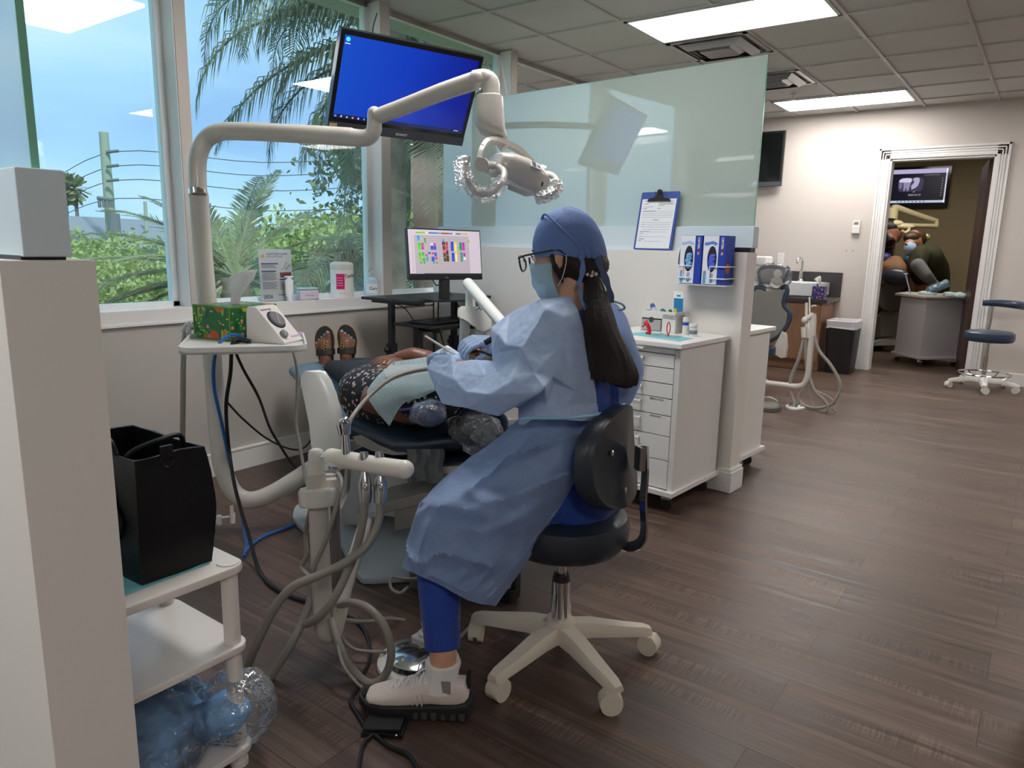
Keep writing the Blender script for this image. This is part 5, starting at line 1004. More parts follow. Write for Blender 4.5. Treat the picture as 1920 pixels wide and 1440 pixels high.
for (x0, x1, y) in ((.05, .46, .72), (.05, .40, .575)): bx(bm, (x0*Wp*1.2, (y-.012)*Hp, .0016), (x1*Wp*1.25, (y+.012)*Hp, .0019), Mp)
bx(bm, (.60*Wp, .40*Hp, .0016), (.97*Wp, .425*Hp, .0019), Mp); obj('heading_bars', bm, SB, sh_)
bm = BM()
for y in [.69, .675, .66, .645] + [.55-.016*i for i in range(10)] + [.365-.016*i for i in range(9)] : bx(bm, (.07*Wp, (y-.004)*Hp, .0016), ((.50+.04*sin(y*90))*Wp, (y+.003)*Hp, .0018), Mp)
for i in range(11): bx(bm, (.6*Wp, (.375-.016*i)*Hp, .0016), ((.93+.03*sin(i*2))*Wp, (.381-.016*i)*Hp, .0018), Mp)
o = obj('body_print', bm, MATS['form_gray'], sh_); o['kind'] = 'stuff'
text('lettering', 'SCALING & ROOT PLANING', .0125, Mp @ frame((.24*Wp, .895*Hp, .0016), (1, 0, 0), (0, 1, 0), (0, 0, 1)), MATS['print_blue'], sh_, bold=.0002, sx=.82)
text('lettering', 'DENTAL PROCEDURE', .0125, Mp @ frame((.24*Wp, .845*Hp, .0016), (1, 0, 0), (0, 1, 0), (0, 0, 1)), MATS['form_gray'], sh_, sx=.82)
text('lettering', 'SFDA', .030, Mp @ frame((.08*Wp, .045*Hp, .0016), (1, 0, 0), (0, 1, 0), (0, 0, 1)), INK, sh_, sx=.8)
text('lettering', 'floridatooth.com', .0125, Mp @ frame((.55*Wp, .10*Hp, .0016), (1, 0, 0), (0, 1, 0), (0, 0, 1)), INK, sh_, sx=.8)
bm = BM(); pts = []
for i in range(16): r_ = (.014 if i % 2 == 0 else .006); pts.append((.13*Wp+r_*cos(i*pi/8), .87*Hp+r_*sin(i*pi/8)))
prism(bm, pts, .0016, .002, Mp); obj('star_mark', bm, mat('star_yellow', srgb(240, 210, 60), .5), sh_)
bm = BM(); pts = [(.62*Wp, .45*Hp)]+[((.62+.035*i)*Wp, (.545+.012*(i % 2))*Hp) for i in range(11)]+[(.97*Wp, .45*Hp)]; prism(bm, pts, .0016, .002, Mp); obj('gum_picture', bm, mat('gum_red', srgb(150, 75, 85), .5), sh_)
bm = BM(); tube(bm, [Mp @ Vector(p) for p in ((.68*Wp, .60*Hp, .002), (.76*Wp, .64*Hp, .002), (.80*Wp, .70*Hp, .002), (.84*Wp, .75*Hp, .002))], .0014, 6); tube(bm, [Mp @ Vector(p) for p in ((.80*Wp, .60*Hp, .002), (.95*Wp, .70*Hp, .002))], .0022, 6, 1); obj('probe_picture', bm, MATS['form_gray'], sh_)
bm = BM(); bx(bm, (.42*Wp, Hp-.004, -.001), (.66*Wp, Hp+.022, .001), Mp); obj('clear_tab', bm, MATS['acrylic'], t)
# toothpaste tube and retainer box
c = PX(543, 556, -3.355); LIL = mat('lilac_print', srgb(150, 120, 175), .5)
t = thing('paste_tube', (c.x, c.y, SZ), 'upright white toothpaste tube with a blue tip in front of the poster', 'tube'); M = T((c.x, c.y, SZ), R(62))
bm = BM(); rs = []
for z, w_, d_ in ((0, .016, .016), (.022, .016, .016), (.024, .020, .016), (.08, .022, .010), (.135, .023, .002)): rs.append([M @ Vector((w_*cos(a), d_*sin(a), z)) for a in [2*pi*i/20 for i in range(20)]])
loft(bm, rs); obj('body', bm, PAPER, t); bm = BM(); bx(bm, (-.023, -.0035, .112), (.023, .0035, .126), M, .002); lab(obj('band', bm, mat('tube_teal', srgb(40, 130, 190), .5), t), 'blue band')
c = PX(577, 556, -3.36); t = thing('retainer_box', (c.x, c.y, SZ), 'small pale lilac box with a glossy lid beside the toothpaste tube', 'box'); M = T((c.x, c.y, SZ), R(72))
bm = BM(); bx(bm, (-.055, -.03, 0), (.055, .03, .052), M, .006, 3); obj('body', bm, mat('pale_lilac', srgb(215, 205, 222), .4), t); bm = BM(); bx(bm, (-.053, -.029, .053), (.053, .029, .068), M, .006, 3); obj('lid', bm, mat('teal_lid', srgb(170, 205, 208), .15, coat=.5), t)
text('lettering', 'PreviDent', .012, M @ frame((-.022, -.0305, .022), (1, 0, 0), (0, 0, 1), (0, -1, 0)), LIL, t)
# wipes canister
c = PX(642, 554, -3.39); R_c = .068*1.0; t = thing('wipes_canister', (c.x, c.y, SZ), 'large white wipes canister with a pink label on the sill', 'canister')
Hc = .208
bm = BM(); lathe(bm, [(0, 0), (R_c*.97, 0), (R_c, .004), (R_c, Hc*.78), (R_c*.94, Hc*.8)], (c.x, c.y, SZ), n=40); obj('tub', bm, LACQ2, t)
bm = BM(); lathe(bm, [(R_c*1.01, Hc*.80), (R_c*1.01, Hc*.93), (R_c*.9, Hc*.97), (R_c*.6, Hc), (0, Hc)], (c.x, c.y, SZ), n=40); obj('lid', bm, WHITE, t)
PINK = mat('label_pink', srgb(212, 22, 110), .5)
def wrap(o_, r, a0, a1, z0, z1, m, name, par):
    bm = BM(); loft(bm, [[o_+Vector((r*cos(a0+(a1-a0)*i/10), r*sin(a0+(a1-a0)*i/10), z)) for i in range(11)] for z in (z0, z1)], closed=False); return obj(name, bm, m, par)
aa = math.atan2(-c.y, -c.x); o_ = Vector((c.x, c.y, SZ)); wrap(o_, R_c+.0007, aa-.50, aa+.22, Hc*.24, Hc*.67, PINK, 'label_panel', t)
def wrap_text(s, size, o_, r, a0, z, m, par, bold=0):
    cu_ = bpy.data.curves.new('lettering', 'FONT'); cu_.body = s; cu_.size = size; cu_.offset = bold; cu_.resolution_u = 2; o = bpy.data.objects.new('l', cu_); me = bpy.data.meshes.new_from_object(o); bpy.data.objects.remove(o); bpy.data.curves.remove(cu_)
    for v in me.vertices: a = a0+v.co.x/r; v.co = o_+Vector((r*cos(a), r*sin(a), z+v.co.y))
    return obm('lettering', me, m, par, flat=True)
wrap_text('CaviWipes', .026, o_, R_c+.001, aa+.24, Hc*.57, INK, t, .0006)
bm = BM(); 
for i in range(4): loft(bm, [[o_+Vector(((R_c+.0012)*cos(aa-.44+.5*j/8), (R_c+.0012)*sin(aa-.44+.5*j/8), Hc*(.34+.07*i)+z)) for j in range(9)] for z in (0, .002)], closed=False)
obj('label_print', bm, PAPER, t)
wrap_text('1 Gallon Mat', .008, o_, R_c+.001, aa-.3, Hc*.12, MATS['form_gray'], t)
# sanitizer pump
c = PX(697, 551, -3.40); t = thing('sanitizer_bottle', (c.x, c.y, SZ), 'clear pump bottle of hand gel beside the second window post', 'bottle'); o_ = Vector((c.x, c.y, SZ))
bm = BM(); lathe(bm, [(0, 0), (.040, 0), (.043, .006), (.043, .075), (.034, .10), (.014, .112), (.012, .125)], o_, sx=1, n=32); obj('body', bm, mat('gel', srgb(200, 222, 232), .1, trans=.0, coat=.6), t)
bm = BM(); lathe(bm, [(.0155, .12), (.0155, .14), (.006, .142), (.006, .165), (.01, .166), (.01, .172), (0, .173)], o_); bx(bm, (-.008, -.03, .165), (.008, .012, .174), T(o_, R(20)), .003); obj('pump', bm, WHITE, t)
wrap(o_, .0438, math.atan2(-c.y, -c.x)-.9, math.atan2(-c.y, -c.x)+.9, .015, .072, PAPER, 'label_panel', t); wrap_text('Care', .026, o_, .0444, math.atan2(-c.y, -c.x)-.35, .036, INK, t, .0004)
# ---- plug and cords
t = thing('power_plug', OC+Vector((.02, .0, -.026)), 'black plug in the lower socket of the wall outlet', 'plug'); bm = BM(); cyl(bm, OC+Vector((.006, 0, -.028)), OC+Vector((.04, 0, -.03)), .014, .009, 14); obj('body', bm, BLACKP, t)
def cord(pts, r, m, label, cat='cord', name='cord', n=8, grp=None, fl=1.0):
    bm = BM(); P_ = [D(*p) if len(p) == 3 else PZ(p[0], p[1], r*1.2) for p in pts]; tube(bm, P_, r, n, 8, flat=fl); o = obj(name, bm, m); tag(o, label, cat, grp); return o
BLUEC = mat('blue_cord', srgb(45, 110, 190), .4)
cord([(458, 632, 2.66), (435, 628, 2.64), (412, 643, 2.62), (401, 680, 2.66), (402, 730, 2.74), (415, 790, 2.85), (427, 850, 2.95), (440, 910, 2.98), (452, 960, 3.0), (462, 1015), (458, 1043), (463, 1030), (490, 1008), (535, 990), (570, 975), (582, 968)], .0065, BLUEC, 'blue cord from the scaler unit looping down to the floor')
cord([(470, 640, 2.63), (445, 635, 2.61), (435, 650, 2.60), (432, 700, 2.66), (424, 760, 2.76), (428, 830, 2.92), (438, 900, 2.9), (450, 950, 2.85), (468, 1010, 2.75), (485, 1068), (510, 1098), (548, 1118), (590, 1131)], .0075, BLACKP, 'thick black cord running from the tray down to the floor by the post')
cord([(470, 642, 2.64), (450, 640, 2.62), (440, 652, 2.61), (455, 690, 2.68), (485, 745, 2.8), (505, 800, 2.95), (525, 835, 3.0), (548, 870, 3.05), (572, 892, 3.05)], .0055, BLACKP, 'black cord slanting from the tray to the right')
cord([(424, 752, 2.9), (455, 785, 3.05), (500, 822, 3.3), (545, 842, 3.5), (572, 838, 3.6), (590, 810, 3.7), (599, 778, 3.8), (597, 745, 3.9), (585, 722, 4.0), (577, 713, 4.07)], .0045, BLACKP, 'thin black cord running to the wall outlet')
bm = BM(); a = D(434, 948, 2.95); b = D(435, 962, 2.95); 
for i in range(5): cyl(bm, a+(b-a)*(i/5), a+(b-a)*(i/5+.12), .008, n=10)
cyl(bm, a, b, .005, n=10); cyl(bm, D(436, 962, 2.95), D(437, 981, 2.95), .011, n=12); cyl(bm, D(405, 972, 2.95), D(440, 968, 2.95), .006, n=8)
box(bm, D(411, 975, 2.95), (.022, .02, .04), None, .004); o = obj('valve_clip', bm, WHITE); tag(o, 'small white plastic valve hanging under the bend of the light post', 'valve')
# ---- dental chair
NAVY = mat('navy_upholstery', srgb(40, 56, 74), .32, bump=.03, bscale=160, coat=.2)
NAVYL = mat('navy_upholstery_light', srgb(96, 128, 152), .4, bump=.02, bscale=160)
SHELL = mat('shell_gray', srgb(135, 132, 128), .4); SIL = mat('silver_enamel', srgb(176, 182, 184), .3, .2, coat=.2)
t = thing('dental_chair', (-2.15, 1.95, 0), 'navy dental chair with white base in the front bay, patient lying on it', 'dental chair'); CH = t
pl = [PZ(*p, .03) for p in ((548, 968), (552, 950), (565, 941), (600, 935), (760, 905), (860, 930), (900, 985), (890, 1040), (850, 1066), (780, 1078), (700, 1083), (676, 1080), (655, 1050), (632, 1000), (598, 992), (565, 985))]
Mz = Matrix.Identity(4); bm = BM(); prism(bm, [(p.x, p.y) for p in catmull(pl+[pl[0]], 4)[:-1]], .004, .028, Mz, .006); prism(bm, [(p.x*1+(-2.1-p.x)*.02, p.y+(1.9-p.y)*.02) for p in pl], 0, .01); obj('base_plate', bm, mat('base_silver', srgb(168, 178, 184), .3, coat=.3), t)
bm = BM(); rs = []
for (x0, x1, y, dd) in ((636, 692, 985, 3.0), (640, 686, 930, 2.98), (645, 684, 880, 2.97), (650, 682, 850, 2.97)):
    l, r_ = D(x0, y, dd), D(x1, y, dd); r_.z = l.z; rs.append([l, r_, r_+Vector((-.08, .2, 0)), l+Vector((-.08, .2, 0))])
loft(bm, rs); bmesh.ops.bevel(bm, geom=bm.edges[:], offset=.008, segments=2, affect='EDGES'); obj('rear_column', bm, SIL, t)
bm = BM(); rs = []
for (x0, x1, y, dd) in ((690, 835, 965, 3.0), (672, 800, 900, 2.95), (665, 800, 862, 2.9)):
    l, r_ = D(x0, y, dd), D(x1, y, dd-.1); r_.z = l.z; rs.append([l, r_, r_+Vector((-.08, .3, 0)), l+Vector((-.08, .3, 0))])
loft(bm, rs); bmesh.ops.bevel(bm, geom=bm.edges[:], offset=.012, segments=3, affect='EDGES'); obj('lift_housing', bm, mat('ivory_housing', srgb(186, 190, 184), .35), t)
bm = BM(); a, b = D(692, 958, 2.62), D(835, 925, 2.55); x_ = (b-a).normalized(); M = frame(a, x_, Vector((0, 0, 1)).cross(x_), (0, 0, 1)); bx(bm, (0, -.01, -.02), ((b-a).length, .22, .022), M, .006); cyl(bm, D(788, 935, 2.58), D(788, 926, 2.58), .012, n=14); bx(bm, (.1, .0, -.1), ((b-a).length-.1, .2, -.015), M, .004); obj('foot_rail', bm, SHELL, t)
# seat, legrest, backrest along the lying body
d1 = Vector((-.948, .318, 0)); s1_ = Vector((.318, .948, 0))
def CP(u, v, z): return Vector((-1.58, 2.02, 0))+d1*u+s1_*v+Vector((0, 0, z))   # u from head to feet, v across (+ = far)
def slab(name, us, m, n_=24):
    bm = BM(); rs = []
    for u, z, w_, h_ in us: rs.append([CP(u, w_*ca, z+h_*sa) for ca, sa in [(math.copysign(abs(cos(a))**.55, cos(a)), math.copysign(abs(sin(a))**.7, sin(a))) for a in [2*pi*i/n_ for i in range(n_)]]])
    loft(bm, rs); return obj(name, bm, m, t, 60)
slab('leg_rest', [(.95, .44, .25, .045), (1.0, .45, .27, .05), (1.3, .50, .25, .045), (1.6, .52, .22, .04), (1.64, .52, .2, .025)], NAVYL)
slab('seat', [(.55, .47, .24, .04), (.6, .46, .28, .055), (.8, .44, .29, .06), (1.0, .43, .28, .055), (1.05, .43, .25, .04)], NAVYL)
bm = BM(); rs = []
pts_b = [(652, 815, 2.74, .03), (662, 800, 2.72, .045), (700, 815, 2.68, .055), (750, 835, 2.62, .05), (800, 835, 2.57, .045), (850, 828, 2.52, .045), (880, 825, 2.49, .035), (895, 822, 2.47, .02)]
for (px, py, dd, hh) in pts_b:
    e_ = D(px, py, dd); y_ = Vector((.30, .95, 0)); n_ = 22; rs.append([e_+y_*(.24+.27*math.copysign(abs(cos(a))**.6, cos(a)))+Vector((0, 0, hh*math.copysign(abs(sin(a))**.8, sin(a))-.0)) for a in [2*pi*i/n_ for i in range(n_)]])
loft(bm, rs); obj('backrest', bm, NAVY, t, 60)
bm = BM(); rs = []
for (px, py, dd, hh) in [(654, 850, 2.76, .03), (680, 858, 2.74, .035), (740, 872, 2.66, .03), (800, 872, 2.6, .03), (880, 865, 2.5, .025), (960, 850, 2.46, .02)]:
    e_ = D(px, py, dd); y_ = Vector((.30, .95, 0)); rs.append([e_+y_*(.27+.26*cos(a))+Vector((0, 0, hh*sin(a))) for a in [2*pi*i/20 for i in range(20)]])
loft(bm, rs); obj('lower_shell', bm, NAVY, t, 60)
bm = BM(); sil = [(664, 818), (680, 815), (715, 828), (760, 845), (765, 852), (740, 853), (700, 845), (672, 832)]; po = [D(x, y, 2.66+(700-x)*.0009) for x, y in sil]; loft(bm, [[p-s1_*.006 for p in po], [p+s1_*.06 for p in po]]); lab(obj('side_insert', bm, SHELL, t), 'grey side insert')
bm = BM(); g = []
for i in range(9): g.append([D(762+70*v/8+2*sin(i), 842+62*i/8+3*sin(v*1.4)*(i/8), 2.50+.012*sin(v*2.3+i*.4)) for v in range(9)])
sheet(bm, g, .003); lab(obj('hanging_cover', bm, mat('grey_cloth', srgb(140, 142, 142), .7), t), 'grey cloth hanging under the backrest')
bm = BM(); po_o = [(581, 716), (582, 702), (590, 694), (601, 697), (613, 714), (623, 740), (632, 772), (637, 805), (639, 832), (640, 880), (606, 882), (601, 832), (597, 792), (588, 748)]
po = [D(x, y, 2.98) for x, y in po_o]; loft(bm, [[p-s1_*.04 for p in po], [p+s1_*.02 for p in po]]); bmesh.ops.bevel(bm, geom=[e for e in bm.edges if len(e.link_faces) == 2 and e.calc_face_angle(0) > .9], offset=.012, segments=3, affect='EDGES'); lab(obj('side_arm', bm, WENA, t, 50), 'glossy white side arm')
# headrest with film
bm = BM(); M = frame(D(880, 800, 2.48), (cr*.95+cf*.1).normalized(), cu, -cf); tube(bm, [M @ Vector(p) for p in ((-.03, .03, 0), (-.03, -.02, 0), (.03, -.045, .0), (.1, -.035, 0), (.12, .02, 0), (.08, .05, 0), (.0, .055, 0), (-.03, .03, 0))], .014, 10); obj('headrest_rim', bm, NAVY, t)
bm = BM(); ball(bm, D(875, 798, 2.51), (.075, .05, .035)); obj('headrest_pad', bm, SHELL, t)
bm = BM(); cyl(bm, D(893, 820, 2.42), D(932, 798, 2.42), .022, .026, 24); cyl(bm, D(893, 820, 2.42), D(888, 826, 2.42), .018, n=20); 
for k in range(4): cyl(bm, D(900+k*8, 816-k*4.5, 2.415), D(901+k*8, 815.5-k*4.5, 2.415), .0275, n=24)
obj('headrest_hinge', bm, mat('hinge_gray', srgb(150, 148, 142), .35), t)
bm = BM(); ball(bm, D(918, 825, 2.40), (.042, .02, .018), None); cyl(bm, D(900, 832, 2.4), D(925, 826, 2.4), .01, n=12); lab(obj('lock_knob', bm, mat('knob_green', srgb(165, 172, 158), .4), t), 'pale oval lock knob')
bm = BM(); ball(bm, D(892, 806, 2.44), (.098, .07, .055)); cyl(bm, D(880, 830, 2.44), D(915, 848, 2.40), .035, .01, 14); me = blob(bm, .008, 2); displace(me, lambda p, n: .012*crease(p, 26, 3)); lab(obm('film_cover', me, film_mat('clear_cover', white=.025, bscale=45), t), 'crinkled clear plastic cover')
# ---- assistant arm with instruments
t = thing('instrument_holder', D(605, 1195, 2.04), 'ivory floor arm with an instrument bar, chrome handpieces and grey hoses', 'instrument stand')
GI = mat('ivory_gray', srgb(186, 180, 170), .3, coat=.3)
bm = BM(); tube(bm, DD([(592, 888, 2.03), (597, 960, 2.035), (601, 1050, 2.04), (604, 1120, 2.05), (606, 1165, 2.05), (612, 1188, 2.055), (626, 1186, 2.07), (635, 1160, 2.09), (646, 1110, 2.13), (665, 1045, 2.19), (684, 985, 2.27), (693, 955, 2.30)]), .024, 18, 6, rf=lambda u: .0275 if u < .45 else .0275-.006*min(1, (u-.45)/.15)); obj('bent_arm', bm, GI, t)
bm = BM(); cyl(bm, D(592, 925, 2.03), D(593, 858, 2.025), .0225, n=28); lathe(bm, [(.0225, 0), (.0225, .022), (.018, .032), (.008, .037), (0, .038)], D(593, 865, 2.025), D(593, 845, 2.025)-D(593, 865, 2.025), 28); obj('post_head', bm, BEIGE, t)
bm = BM(); cyl(bm, D(597, 856, 2.02), D(618, 854, 2.0), .008, n=14); obj('pivot_pin', bm, CHROME, t)
bm = BM(); a_ = D(596, 948, 2.03); b_ = D(595, 915, 2.03); lathe(bm, [(.030, 0), (.050, 0), (.052, .006), (.052, .042), (.047, .05), (.030, .05)], a_, b_-a_, 36); lathe(bm, [(0, .0), (.038, 0), (.038, .05), (.033, .056), (0, .056)], D(619, 930, 2.07), b_-a_, 30); rs = []
obj('collar_bracket', bm, BEIGE, t)
bm = BM(); cyl(bm, D(617, 900, 2.07), D(617, 889, 2.07), .026, n=26); obj('swivel_cap', bm, BEIGE, t)
bm = BM(); cyl(bm, D(628, 940, 2.12), D(632, 1100, 2.16), .014, .014, 14); lab(obj('rear_tube', bm, mat('dark_gray_tube', srgb(105, 100, 94), .4), t), 'darker grey tube behind')
bm = BM(); tube(bm, DD([(622, 857, 1.99), (660, 864, 1.97), (715, 874, 1.94), (757, 880, 1.92)]), .024, 24, 3, rf=lambda u: .0245-.0015*sin(u*20)*.0); ball(bm, D(622, 857, 1.99), .0245); ball(bm, D(758, 880, 1.92), (.0265, .0265, .0255)); hb = obj('holder_bar', bm, mat('holder_white', srgb(228, 222, 212), .35, coat=.2), t)
bm = BM(); cyl(bm, D(624, 870, 1.99), D(626, 882, 1.985), .026, .022, 24); bd = obj('badge', bm, WHITE, t)
text('lettering', 'A-dec', .011, frame(D(615, 879, 1.955), cr, cu, -cf), SB, bd, bold=.0003)
bm = BM(); cyl(bm, D(692, 958, 2.30), D(691, 915, 2.30), .030, .024, 22); cyl(bm, D(692, 960, 2.3), D(693, 968, 2.3), .034, n=22); obj('lower_joint', bm, SIL, t)
def handpiece(px, par, lbl):
    bm = BM(); top, bot = D(px, 848, 1.945), D(px+2, 862, 1.945); cyl(bm, top, bot, .0115, .013, 18)
    cyl(bm, D(px, 847, 1.945), D(px, 850, 1.945), .0095, .0115, 18); o = lab(obj('handpiece', bm, STEEL, par), lbl)
    bm = BM(); pts = [(px+1, 880), (px+2, 890), (px+2, 905), (px+3, 925), (px+2, 942)]; rr_ = [.010, .012, .019, .019, .017]
    P_ = [D(x, y, 1.955) for x, y in pts]; rs = []
    for p, r_ in zip(P_, rr_): rs.append(ring(p, cr, cf, r_, r_, 18))
    loft(bm, rs); g = obj('grip', bm, STEEL, o); bm = BM(); ball(bm, D(px+3, 912, 1.935), (.0095, .006, .012)); obj('button', bm, CHROME, g)
handpiece(682, t, 'chrome handpiece with a round button'); handpiece(711, t, 'chrome handpiece with a round button')
bm = BM(); cyl(bm, D(650, 850, 1.97), D(647, 812, 1.96), .0145, .011, 20); cyl(bm, D(647, 815, 1.96), D(645, 795, 1.96), .017, .022, 20); tube(bm, DD([(640, 799, 1.955), (640, 789, 1.955), (648, 785, 1.955), (655, 790, 1.96)]), .006, 10); cyl(bm, D(646, 806, 1.93), D(646, 806, 1.99), .006, n=12); obj('suction_valve', bm, CHROME, t)
HG = mat('hose_taupe', srgb(138, 132, 124), .45)
def hose(pts, r, lbl, m=HG, grp='grey hoses of the instrument stand'):
    bm = BM(); tube(bm, [D(*p) if len(p) == 3 else PZ(p[0], p[1], r*1.1) for p in pts], r, 12, 8); lab(obj('hose', bm, m, t), lbl)
hose([(653, 795, 1.965), (665, 775, 2.0), (690, 745, 2.08), (730, 712, 2.15), (775, 696, 2.2), (820, 690, 2.22)], .0062, 'slim hose rising over the patient to the hand')
hose([(684, 940, 1.955), (680, 980, 1.96), (668, 1030, 1.97), (650, 1075, 1.95), (628, 1120, 1.93), (605, 1150, 1.93), (584, 1166, 1.96), (574, 1169, 2.0)], .0115, 'thick grey hose ending behind the post')
hose([(713, 942, 1.955), (710, 975, 1.95), (690, 1020, 1.93), (650, 1053, 1.9), (600, 1078, 1.87), (550, 1100, 1.85), (515, 1140, 1.86), (485, 1200, 1.9), (465, 1250, 1.95), (458, 1290, 2.0)], .0115, 'thick grey hose curving left across the post')
hose([(586, 1085, 2.07), (583, 1120, 2.05), (568, 1165, 2.03), (545, 1210, 2.0), (520, 1250, 2.0), (500, 1280, 2.0), (482, 1310, 1.98)], .0115, 'thick grey hose slanting down to the left')
hose([(634, 1135, 2.1), (660, 1130, 2.05), (690, 1140, 2.0), (718, 1170, 1.98), (733, 1215, 1.98), (728, 1255, 2.0), (705, 1280, 2.0), (680, 1275, 2.0), (650, 1240, 2.0), (632, 1200, 2.0), (622, 1160, 2.03)], .0115, 'wide loop of grey hose near the floor')
hose([(629, 880, 2.1), (640, 905, 2.02), (630, 950, 2.0), (612, 1010, 1.99), (592, 1055, 1.99), (585, 1080, 2.0)], .0065, 'slim grey hose crossing the post')
hose([(655, 870, 2.2), (652, 920, 2.25), (640, 950, 2.2), (628, 963, 2.15)], .006, 'slim hose behind the bar')
hose([(582, 955, 2.15), (573, 1000, 2.2), (575, 1040, 2.2), (566, 1065, 2.2), (590, 1092, 2.15), (620, 1140, 2.1), (634, 1190, 2.08), (640, 1230, 2.05), (672, 1285, 2.02), (720, 1276, 2.02), (765, 1252, 2.02), (800, 1232, 2.05)], .007, 'long slim hose curving along the floor')
hose([(646, 1163, 2.1), (690, 1166, 2.2), (730, 1160, 2.3), (770, 1168, 2.35), (793, 1190, 2.35), (800, 1210, 2.3)], .0065, 'slim hose running to the steel foot control')
hose([(632, 1100, 2.12), (636, 1180, 2.1), (660, 1215, 2.1), (700, 1222, 2.1), (740, 1224, 2.12), (770, 1238, 2.15), (782, 1255, 2.16)], .005, 'thin hose crossing to the foot control')
hose([(622, 1120, 2.06), (632, 1200, 2.0), (645, 1250, 1.95), (680, 1290, 1.93), (710, 1305, 1.92)], .0045, 'thin grey tube along the loop')
hose([(783, 1085, 2.3), (760, 1085, 2.3), (735, 1082, 2.32), (733, 1102, 2.3), (750, 1112, 2.28), (765, 1100, 2.3)], .005, 'small loop of thin hose by the chair base')
# ---- foot controls
c = PZ(785, 1245, 0); t = thing('foot_control', c, 'round mirror-steel foot control on a white base beside the white shoe', 'foot control')
bm = BM(); lathe(bm, [(0, 0), (.115, 0), (.12, .006), (.118, .014), (.09, .022), (0, .022)], c); obj('base', bm, WHITE, t); bm = BM(); lathe(bm, [(.095, .022), (.092, .036), (.07, .044), (0, .05)], c, n=40); obj('disc', bm, CHROME, t)
bm = BM(); q = D(785, 1210, 2.3); lathe(bm, [(.022, -.02), (.022, .008), (.012, .014), (.010, .022), (0, .024)], (c.x-.03, c.y+.06, .055)); tube(bm, [(c.x-.03, c.y+.06, .065), (c.x-.045, c.y+.065, .09)], .006, 8); bx(bm, (c.x-.06, c.y+.03, .045), (c.x+.03, c.y+.07, .055), bev=.003); obj('lever', bm, WHITE, t)
c = PZ(722, 1362, 0); t = thing('foot_pedal', c, 'small black foot pedal under the toe of the white shoe', 'foot pedal')
M = T((c.x, c.y, 0), R(32)); bm = BM(); bx(bm, (-.05, -.045, 0), (.055, .045, .012), M, .003); obj('base', bm, BLACKP, t); bm = BM(); bx(bm, (-.045, -.04, .013), (.05, .04, .022), M @ Matrix.Rotation(R(-4), 4, 'Y'), .003); obj('pedal', bm, BLACKP, t)
bm = BM(); ball(bm, M @ Vector((.04, -.046, .012)), .004); obj('screw', bm, CHROME, t)
cord([(585, 1131), (640, 1150), (675, 1170), (692, 1205), (692, 1240), (676, 1270), (670, 1290), (658, 1315), (675, 1345), (688, 1368)], .0055, BLACKP, 'black cord running across the floor to the foot pedal')
cord([(700, 1376), (682, 1395), (675, 1425), (672, 1445)], .0055, BLACKP, 'short black cord leaving the foot pedal towards the camera')
cord([(703, 1378), (730, 1400), (765, 1415), (785, 1445)], .0055, BLACKP, 'second black cord leaving the foot pedal to the right')
c = PZ(800, 1120, 0); bm = BM(); bx(bm, (-.05, -.08, 0), (.06, .09, .11), T((c.x-.06, c.y+.08, 0), R(20)), .02, 3); o = obj('foot_switch', bm, mat('switch_gray', srgb(100, 104, 104), .5)); tag(o, 'grey rounded foot switch beside the blue trouser leg', 'foot switch')
cord([(897, 1150), (885, 1170), (862, 1195)], .006, GRAYHOSE, 'short pale hose on the floor left of the stool caster')
# ---- white cart, tote bag, plastic bag
t = thing('rolling_cart', (-1.52, .64, 0), 'white three-tier plastic cart behind the near divider', 'cart'); CW = mat('cart_white', srgb(226, 220, 214), .35)
for z, h_ in ((.500, .02), (.31, .018), (.055, .018)):
    bm = BM(); prism(bm, rrect(.34, .46, .035, 6, -1.515, .63), z-h_, z, None, .004); lab(obj('shelf', bm, CW, t), 'white shelf')
for x, y in ((-1.375, .83), (-1.66, .83), (-1.375, .43), (-1.66, .43)):
    bm = BM(); cyl(bm, (x, y, .012), (x, y, .037), .018, n=20); cyl(bm, (x, y, .055), (x, y, .292), .018, n=20); cyl(bm, (x, y, .31), (x, y, .48), .018, n=20); p_ = obj('post', bm, CW, t); bm = BM(); lathe(bm, [(.024, .5), (.024, .503), (0, .505)], (x, y, 0)); obj('cap', bm, CW, p_)
for x, y in ((-1.375, .83), (-1.66, .83), (-1.375, .43), (-1.66, .43)): bm = BM(); cyl(bm, (x, y, 0), (x, y, .014), .02, n=16); obj('foot', bm, CW, t)
t = thing('paper_sheet', (-1.45, .7, .5), 'turquoise paper under the black tote bag on the cart', 'paper sheet'); bm = BM(); prism(bm, [(-1.62, .845), (-1.44, .825), (-1.40, .80), (-1.395, .62), (-1.41, .5), (-1.62, .48)], .501, .5022); obj('sheet', bm, MATS['teal_paper'], t)
LEA = mat('black_leather', (.004, .004, .0045), .45, spec=.3, bump=.15, bscale=220)
t = thing('tote_bag', (-1.5, .72, .503), 'black tote bag standing on the top shelf of the white cart', 'bag')
